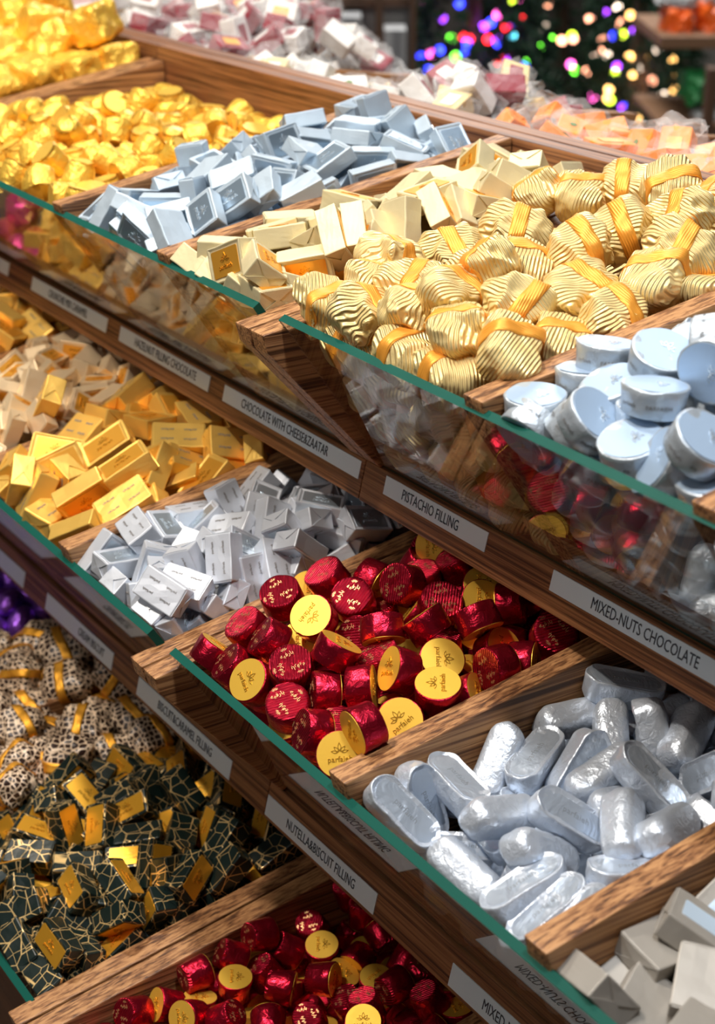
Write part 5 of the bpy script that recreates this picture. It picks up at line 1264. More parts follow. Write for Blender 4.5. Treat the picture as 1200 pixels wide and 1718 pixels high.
place('T2A', 'tan_block', 'chocolate', 'small tan blocks in the middle tray', '''-12980,4904,-4694,-460,-637,-597,-163,100,1,small tan foil block, amber panel up, leftmost in front row by the glass;
-13277,5400,-4566,416,59,213,882,100,1,small tan foil block, amber panel up, second from left in third row back;
-13026,5244,-4638,343,624,262,651,100,1,small tan foil block, amber panel up, fourth from left in second row back;
-13187,5217,-4644,-837,-109,398,359,100,1,small tan foil block, plain back up, third from left in second row back;
-13047,5641,-4559,198,-414,-868,190,100,1,small tan foil block, plain back up, third from left in rearmost row;
-12807,5501,-4571,-550,834,32,27,100,1,small tan foil block, plain back up, fourth from left in third row back;
-12529,5514,-4598,-868,20,32,-495,100,1,small tan foil block, narrow side up, fourth from left in rearmost row;
-12405,5390,-4648,-520,-598,-423,-441,100,1,small tan foil block, amber panel up, fifth from left in third row back;
-12252,5201,-4664,-909,255,-236,232,100,1,small tan foil block, amber panel up, rightmost in second row back;
-12834,5037,-4626,156,790,-179,-565,100,1,small tan foil block, plain back up, sixth from left in front row by the glass;
-12415,5162,-4675,284,920,-55,-265,100,1,small tan foil block, plain back up, fifth from left in second row back;
-12783,4773,-4784,-184,-418,-767,-451,100,0,#0;
-12669,4877,-4725,-704,133,-280,-639,100,1,small tan foil block, narrow side up, fifth from left in front row by the glass;
-12509,4783,-4726,-68,737,476,-476,100,1,small tan foil block, plain back up, third from left in front row by the glass;
-12198,4838,-4678,-481,847,-143,-176,100,1,small tan foil block, plain back up, rightmost in front row by the glass;
-12576,4578,-4752,17,413,884,218,100,0,#0;
-12361,4690,-4753,-140,765,557,-293,100,1,small tan foil block, plain back up, fourth from left in front row by the glass;
-13305,5088,-4661,-502,-46,152,-850,100,1,small tan foil block, narrow side up, second from left in second row back;
-12812,5294,-4600,-164,959,209,95,100,1,small tan foil block, narrow side up, third from left in third row back;
-13697,5782,-4560,93,-678,-727,-52,100,1,small tan foil block, narrow side up, leftmost in rearmost row;
-12630,5723,-4562,-40,777,433,-454,100,1,small tan foil block, plain back up, fifth from left in rearmost row;
-12205,4601,-4720,-355,695,463,421,100,1,small tan foil block, narrow side up, second from left in front row by the glass;
-12314,4907,-4752,-399,891,-165,-142,100,0,#0;
-13850,4332,-5025,902,-424,-16,-82,100,0,#0;
-13908,4489,-5114,-711,-10,414,-569,100,0,#0;
-13904,4378,-4886,-67,706,-704,22,100,0,#0;
-13859,4566,-5195,-397,350,-808,-258,100,0,#0;
-13862,4697,-5542,-990,-111,-91,12,100,0,#0;
-13933,4678,-4898,316,633,-193,-680,100,0,#0;
-13912,4809,-5638,24,-699,-714,26,100,0,#0;
-13870,4986,-5992,-270,944,-55,180,100,0,#0;
-13915,4951,-4837,-106,580,-115,800,100,0,#0;
-13857,5114,-4753,-5,187,-105,-977,100,0,#0;
-13847,5364,-4758,292,233,-249,-894,100,0,#0;
-13925,5578,-4720,36,701,-185,688,100,0,#0;
-13707,4345,-4882,493,-22,-833,251,100,0,#0;
-13705,4447,-5207,-832,481,-160,-224,100,0,#0;
-13719,4573,-5285,-646,574,413,287,100,0,#0;
-13698,4821,-5655,636,159,-12,-755,100,0,#0;
-13702,4843,-5845,583,-291,-386,-653,100,0,#0;
-13703,4795,-4840,-242,839,28,-486,100,0,#0;
-13750,5019,-6047,836,356,-403,-105,100,0,#0;
-13789,4906,-4813,439,83,-812,-376,100,0,#0;
-13663,5093,-4787,41,919,-297,257,100,0,#0;
-13627,5325,-4675,68,-600,797,-2,100,0,#0;
-13783,5537,-4657,-326,-691,-645,21,100,1,#0;
-13780,6025,-4589,-224,294,929,23,100,0,#0;
-13486,4379,-4916,590,722,178,316,100,0,#0;
-13497,4414,-5086,68,21,-923,-379,100,0,#0;
-13503,4509,-4863,-117,-534,499,-673,100,0,#0;
-13483,4522,-5127,738,300,286,-533,100,0,#0;
-13566,4589,-5345,824,-234,-19,-515,100,0,#0;
-13519,4634,-5470,986,-105,99,89,100,0,#0;
-13525,4759,-5636,882,74,-388,-256,100,0,#0;
-13585,4793,-4714,22,-513,-740,-434,100,0,#0;
-13522,4988,-6040,-724,247,-383,-519,100,0,#0;
-13506,5109,-4651,764,-251,405,-435,100,1,small tan foil block, amber panel up, leftmost in second row back;
-13449,5370,-4645,-152,877,-85,-447,100,1,small tan foil block, plain back up, leftmost in third row back;
-13554,5537,-4662,803,568,-97,-153,100,0,#0;
-13532,6074,-4648,214,924,-234,-215,100,0,#0;
-13325,4375,-4982,-211,286,-880,315,100,0,#0;
-13240,4468,-5106,19,942,71,327,100,0,#0;
-13326,4521,-4832,-527,522,-349,572,100,0,#0;
-13332,4579,-5247,688,308,103,-649,100,0,#0;
-13275,4696,-5425,-842,-170,167,-484,100,0,#0;
-13280,4600,-5361,973,209,22,-99,100,0,#0;
-13311,4799,-5700,-739,268,-145,-602,100,0,#0;
-13331,4908,-5856,-23,-81,-85,993,100,0,#0;
-13383,4890,-4790,-55,851,-460,-248,100,0,#0;
-13332,4967,-5952,991,113,-33,58,100,0,#0;
-13305,5086,-6074,27,699,-707,110,100,0,#0;
-13329,5555,-4750,-480,570,-641,-184,100,0,#0;
-13317,5669,-4548,-254,277,-584,720,100,1,small tan foil block, amber panel up, second from left in rearmost row;
-13367,5833,-4573,-108,-196,898,-378,100,1,#0;
-13369,6039,-4559,-722,-382,-322,479,100,0,#0;
-13187,4387,-4808,-336,-500,-339,-723,100,0,#0;
-13122,4480,-5188,-166,-527,-797,244,100,0,#0;
-13099,4558,-4927,-687,-399,55,-605,100,0,#0;
-13086,4600,-5369,-124,859,-134,478,100,0,#0;
-13061,4697,-5544,-49,-60,997,-16,100,0,#0;
-13109,4706,-4730,-659,-217,687,215,100,0,#0;
-13158,4791,-5603,-605,-339,-296,657,100,0,#0;
-13070,4838,-5823,456,889,-39,-5,100,0,#0;
-13148,4996,-6006,27,-713,-360,602,100,0,#0;
-13178,5133,-6166,98,58,-84,-990,100,0,#0;
-13115,5481,-4690,-987,149,2,65,100,0,#0;
-13144,6029,-4532,103,946,66,299,100,0,#0;
-12980,4342,-4943,-147,-59,-914,-374,100,0,#0;
-12918,4429,-4999,-385,499,-768,-110,100,0,#0;
-13003,4423,-4817,-166,-440,-876,109,100,0,#0;
-12956,4567,-5230,696,-123,385,-593,100,0,#0;
-13008,4697,-5450,-608,-75,-18,-790,100,0,#0;
-12933,4689,-4804,-594,-28,799,92,100,0,#0;
-12901,4922,-5785,252,721,-429,-482,100,0,#0;
-12944,4961,-6021,-826,481,-140,-258,100,0,#0;
-12923,5103,-6090,361,835,-85,406,100,0,#0;
-12933,5444,-4746,-660,-187,462,563,100,0,#0;
-12980,5873,-4596,-439,705,-498,-251,100,0,#0;
-12769,4355,-4913,809,232,539,44,100,0,#0;
-12782,4417,-5151,-93,131,-459,-874,100,0,#0;
-12766,4532,-4842,609,-98,-347,-707,100,0,#0;
-12794,4544,-5280,-464,464,521,545,100,0,#0;
-12778,4677,-5482,-921,304,-121,213,100,0,#0;
-12782,4772,-5665,907,148,-362,-155,100,0,#0;
-12772,4938,-5793,784,-21,409,-466,100,0,#0;
-12769,4971,-5968,836,218,479,155,100,0,#0;
-12704,5133,-6151,148,-22,-984,-97,100,0,#0;
-12790,5874,-4572,670,-152,-690,226,100,0,#0;
-12588,4363,-4852,-811,440,62,-381,100,0,#0;
-12588,4447,-5034,689,322,48,-647,100,0,#0;
-12614,4503,-5197,380,102,882,258,100,0,#0;
-12573,4609,-5302,-603,-362,96,-705,100,0,#0;
-12621,4663,-5409,-129,419,750,496,100,0,#0;
-12627,4749,-5688,-704,383,265,536,100,0,#0;
-12544,4874,-5807,957,106,-233,-136,100,0,#0;
-12596,4985,-5985,-256,911,93,-311,100,0,#0;
-12578,5092,-6088,-966,-153,-171,-120,100,0,#0;
-12605,5970,-4588,829,124,-492,233,100,0,#0;
-12408,4374,-4955,-326,906,271,-1,100,0,#0;
-12377,4423,-5103,-193,-62,-969,-139,100,0,#0;
-12404,4527,-4873,365,491,772,-171,100,0,#0;
-12439,4579,-5261,220,557,-795,-98,100,0,#0;
-12385,4663,-5499,854,-415,-40,311,100,0,#0;
-12450,4883,-5900,-134,-271,-831,466,100,0,#0;
-12384,4834,-4905,-835,114,66,-534,100,0,#0;
-12349,5058,-4804,994,-93,-50,1,100,0,#0;
-12435,5714,-4588,-491,-213,427,-728,100,1,small tan foil block, narrow side up, rightmost in rearmost row;
-12429,5975,-4584,770,-153,-146,603,100,0,#0;
-12240,4388,-4856,174,-266,316,-894,100,0,#0;
-12224,4710,-5564,219,-434,-23,874,100,0,#0;
-12248,4792,-5745,896,-394,-142,-145,100,0,#0;
-12219,5461,-4619,-153,774,-611,-63,100,1,small tan foil block, narrow side up, rightmost in third row back;
-12209,5904,-4578,-678,-225,-81,695,100,0,#0''', ['small tan foil block half buried in the middle tray heap'])
place('T2B', 'gold_block', 'chocolate', 'gold blocks in the middle tray', '''-11635,4727,-4768,824,350,253,367,100,1,gold foil block, amber panel up, leftmost in second row back;
-11409,4638,-4787,-573,-432,-256,-647,100,1,gold foil block, amber panel up, third from left in second row back;
-11275,5012,-4665,-754,-301,129,-569,100,1,gold foil block, amber panel up, fourth from left in third row back;
-10741,4904,-4623,753,181,-178,608,100,1,gold foil block, narrow side up, rightmost in second row back;
-10815,4587,-4805,324,748,328,478,100,1,gold foil block, amber panel up, rightmost in front row by the glass;
-11183,4601,-4846,633,-526,-431,-371,100,1,gold foil block, plain back up, fourth from left in second row back;
-11233,4383,-4894,286,-674,-533,-425,100,1,gold foil block, narrow side up, fourth from left in front row by the glass;
-11024,4413,-4982,-103,516,843,-109,100,1,gold foil block, plain back up, fifth from left in front row by the glass;
-10531,4419,-4972,419,819,153,361,100,1,gold foil block, amber panel up, sixth from left in front row by the glass;
-10466,4752,-4792,-274,721,631,78,100,1,gold foil block, plain back up, sixth from left in second row back;
-10723,5101,-4686,458,122,-368,800,100,1,gold foil block, narrow side up, rightmost in third row back;
-11456,4344,-4845,-766,-513,353,-160,100,1,gold foil block, end on, third from left in front row by the glass;
-11749,5026,-4696,-305,948,75,47,100,1,gold foil block, plain back up, second from left in third row back;
-12228,4921,-4556,-417,806,234,349,100,1,gold foil block, narrow side up, leftmost in third row back;
-11751,5236,-4606,-980,184,82,5,100,1,gold foil block, end on, third from left in third row back;
-11346,5395,-4570,996,-31,-82,23,100,1,gold foil block, end on, second from left in fourth row back;
-11658,5550,-4640,866,-30,72,495,100,1,gold foil block, narrow side up, leftmost in rearmost row;
-11984,5519,-4546,-45,-509,-803,-306,100,1,gold foil block, narrow side up, leftmost in fourth row back;
-11802,5746,-4538,550,-113,-286,776,100,1,gold foil block, narrow side up, second from left in rearmost row;
-11479,5717,-4555,-675,-99,-262,-682,100,1,gold foil block, amber panel up, third from left in rearmost row;
-11161,5724,-4534,-13,993,-87,-75,100,1,gold foil block, plain back up, fourth from left in rearmost row;
-10951,5441,-4593,-155,842,499,-131,100,1,gold foil block, plain back up, third from left in fourth row back;
-10649,5735,-4603,-207,751,537,-325,100,1,gold foil block, plain back up, fifth from left in rearmost row;
-10445,5421,-4755,-632,-213,242,-705,100,1,gold foil block, amber panel up, rightmost in fourth row back;
-10447,5748,-4778,704,26,180,687,100,0,#0;
-10643,5297,-4843,428,790,223,377,100,1,gold foil block, amber panel up, fourth from left in fourth row back;
-10724,5420,-4718,30,776,574,-260,100,1,gold foil block, narrow side up, fifth from left in fourth row back;
-10509,4909,-4908,-339,776,496,192,100,1,gold foil block, plain back up, fifth from left in third row back;
-10432,5904,-4661,-33,-618,-560,551,100,1,gold foil block, plain back up, rightmost in rearmost row;
-11781,4394,-5088,-604,302,-347,-651,100,1,gold foil block, narrow side up, leftmost in front row by the glass;
-11768,4517,-4938,-459,-407,789,-33,100,1,gold foil block, plain back up, second from left in front row by the glass;
-11724,4595,-5314,218,36,-893,-393,100,0,#0;
-11793,4736,-5417,657,176,-321,659,100,0,#0;
-11795,4899,-5706,-269,-659,696,-99,100,0,#0;
-11733,5005,-6017,-765,348,-268,-471,100,0,#0;
-11525,4491,-5030,-674,-84,-403,614,100,0,#0;
-11509,4712,-5511,-444,-324,-832,79,100,1,gold foil block, amber panel up, second from left in second row back;
-11609,4974,-5748,27,748,-162,-643,100,0,#0;
-11578,5552,-4787,672,-26,-86,-735,100,0,#0;
-11277,4592,-5152,-178,907,367,104,100,0,#0;
-11381,4854,-5727,927,216,-284,-117,100,0,#0;
-11232,4842,-4991,-394,-705,577,-122,100,0,#0;
-11242,4733,-5367,-818,165,494,-245,100,0,#0;
-11353,4969,-5889,-243,890,-126,364,100,0,#0;
-11214,5160,-6072,95,325,-929,149,100,0,#0;
-11336,5515,-4793,334,-329,147,871,100,0,#0;
-11310,6181,-4539,318,-258,562,-718,100,0,#0;
-10936,4609,-5180,-921,106,256,-275,100,0,#0;
-11107,4779,-5693,311,501,-732,341,100,1,gold foil block, narrow side up, fifth from left in second row back;
-11032,4757,-5413,-832,-365,234,347,100,0,#0;
-10927,4993,-6015,-206,-349,-818,409,100,0,#0;
-11039,5092,-5894,-593,-115,294,741,100,0,#0;
-10952,5977,-4703,162,878,221,-393,100,0,#0;
-10724,4510,-5005,-883,122,272,-362,100,0,#0;
-10797,4869,-5722,464,-38,-380,-799,100,0,#0;
-10734,5129,-6017,718,-633,269,101,100,0,#0;
-10761,6015,-4612,-791,-516,-186,273,100,0,#0;
-10546,4579,-5332,176,207,916,-295,100,0,#0;
-10515,4797,-5617,-325,-163,-905,-221,100,0,#0;
-10523,4939,-5801,-65,317,99,-941,100,0,#0;
-10442,5094,-5952,-527,472,670,-225,100,0,#0;
-10540,6253,-4661,968,-100,-76,219,100,0,#0''', ['gold foil block mostly hidden beneath others in the middle tray'])
place('T2C', 'silver_block', 'chocolate', 'silver blocks in the middle tray', '''-10080,4394,-4964,-277,-647,-252,-665,100,1,silver foil block, crested panel up, leftmost in front row by the glass;
-9876,4414,-4942,679,-6,78,730,100,1,silver foil block, narrow side up, second from left in front row by the glass;
-9678,4358,-5067,670,-333,-291,-596,100,1,silver foil block, narrow side up, third from left in front row by the glass;
-9199,4353,-5069,740,-372,-267,-494,100,1,silver foil block, end on, fifth from left in front row by the glass;
-9111,4444,-5061,-208,-231,-476,-823,100,1,silver foil block, crested panel up, rightmost in front row by the glass;
-9126,4378,-4847,-414,867,119,-250,100,1,silver foil block, plain back up, seventh from left in front row by the glass;
-9164,4555,-4873,-221,929,263,-138,100,1,silver foil block, plain back up, sixth from left in second row back;
-9602,4539,-4904,-254,-688,16,-679,100,1,silver foil block, crested panel up, second from left in second row back;
-9429,4488,-4937,-601,-367,574,-418,100,1,silver foil block, narrow side up, sixth from left in front row by the glass;
-9315,4659,-4832,568,-197,-673,-432,100,1,silver foil block, plain back up, fifth from left in second row back;
-9177,4863,-4747,-371,772,-339,-390,100,1,silver foil block, plain back up, fourth from left in third row back;
-9065,4739,-5066,648,-241,-328,-644,100,1,silver foil block, narrow side up, rightmost in second row back;
-9128,4617,-5151,120,297,893,315,100,1,silver foil block, end on, seventh from left in second row back;
-9987,4624,-4790,-299,950,-83,-29,100,1,silver foil block, plain back up, leftmost in second row back;
-9951,4818,-4822,987,-84,134,-29,100,1,silver foil block, crested panel up, third from left in second row back;
-10048,5075,-4799,61,707,705,9,100,1,silver foil block, narrow side up, leftmost in third row back;
-9855,5081,-4803,737,138,-314,582,100,1,silver foil block, narrow side up, third from left in third row back;
-9495,5005,-4833,613,-218,-240,-720,100,1,silver foil block, narrow side up, second from left in third row back;
-9670,4810,-4895,150,522,553,632,100,1,silver foil block, narrow side up, fourth from left in second row back;
-9411,4331,-4995,-267,30,-700,-662,100,1,silver foil block, end on, fourth from left in front row by the glass;
-9121,4850,-5006,-435,864,98,232,100,1,silver foil block, end on, fifth from left in third row back;
-9452,5386,-4719,221,843,-152,-466,100,1,silver foil block, plain back up, fourth from left in fourth row back;
-9110,5212,-4853,139,931,-102,-321,100,1,silver foil block, plain back up, fifth from left in fourth row back;
-9100,5012,-4913,139,833,58,-532,100,1,silver foil block, plain back up, rightmost in third row back;
-9072,5394,-4774,-425,-557,-710,66,100,1,silver foil block, crested panel up, fourth from left in fifth row back;
-9173,5808,-4800,-28,943,310,-120,100,1,silver foil block, plain back up, fifth from left in rearmost row;
-9075,5917,-4702,699,129,281,645,100,1,silver foil block, crested panel up, rightmost in rearmost row;
-9337,5714,-4627,-888,10,-100,-449,100,1,silver foil block, narrow side up, sixth from left in fifth row back;
-9539,5640,-4804,-805,340,435,216,100,0,#0;
-9233,5392,-4715,541,479,691,-20,100,1,silver foil block, crested panel up, sixth from left in fourth row back;
-9803,5510,-4729,906,-118,234,-331,100,1,silver foil block, crested panel up, second from left in fifth row back;
-10046,5604,-4721,-184,672,651,301,100,1,silver foil block, narrow side up, leftmost in fifth row back;
-9963,5327,-4745,17,827,146,-543,100,1,silver foil block, plain back up, leftmost in fourth row back;
-9623,5373,-4731,12,-815,299,497,100,1,silver foil block, plain back up, third from left in fourth row back;
-9329,5100,-4804,770,56,387,505,100,1,silver foil block, crested panel up, sixth from left in third row back;
-9488,5821,-4706,769,-493,-392,105,100,1,silver foil block, plain back up, fourth from left in rearmost row;
-9665,5878,-4710,907,56,-78,409,100,1,silver foil block, narrow side up, second from left in rearmost row;
-9272,5560,-4694,940,-154,-284,110,100,1,silver foil block, narrow side up, fifth from left in fifth row back;
-9121,5346,-4945,904,-379,-184,75,100,1,silver foil block, narrow side up, rightmost in fourth row back;
-9581,5142,-4759,-300,909,282,68,100,1,silver foil block, plain back up, second from left in fourth row back;
-9976,4543,-5310,-134,-89,864,-478,100,0,#0;
-10039,4743,-5570,-664,186,236,685,100,0,#0;
-9997,4928,-5774,-559,-141,-175,-798,100,0,#0;
-10052,5774,-4803,-711,148,576,-375,100,1,silver foil block, plain back up, third from left in fifth row back;
-10026,6110,-4714,-54,-647,-481,-589,100,1,silver foil block, narrow side up, leftmost in rearmost row;
-9789,4624,-5296,426,758,218,-443,100,0,#0;
-9839,4771,-5538,64,709,-703,-13,100,0,#0;
-9820,4878,-5684,755,0,59,653,100,0,#0;
-9922,5035,-5009,-189,-77,978,54,100,0,#0;
-9864,5814,-4934,-311,-110,939,97,100,0,#0;
-9764,6128,-4650,-974,-199,-33,-107,100,1,silver foil block, crested panel up, third from left in rearmost row;
-9619,4569,-5199,-141,-322,194,-916,100,0,#0;
-9575,4659,-5472,276,805,-418,318,100,0,#0;
-9623,5126,-5038,-970,224,-68,-70,100,0,#0;
-9522,6167,-4719,-561,-622,545,32,100,0,#0;
-9362,4620,-5258,-172,847,-495,86,100,0,#0;
-9319,5622,-4934,628,-325,137,-694,100,0,#0;
-9320,5861,-4987,-765,-332,498,-237,100,0,#0;
-9336,6103,-4940,-899,202,-86,-379,100,0,#0;
-9285,6020,-4675,-421,-408,-616,526,100,1,silver foil block, crested panel up, sixth from left in rearmost row;
-9322,6285,-4891,90,545,-705,445,100,0,#0;
-9118,5684,-4962,-315,515,-797,20,100,1,silver foil block, narrow side up, rightmost in fifth row back;
-9138,6025,-4943,916,-51,8,397,100,0,#0;
-9133,6228,-4715,180,5,977,113,100,0,#0;
-9104,6307,-4943,-514,548,647,130,100,0,#0;
-9050,6442,-4680,-731,140,-654,134,100,0,#0''', ['silver foil block mostly hidden beneath others in the middle tray'])
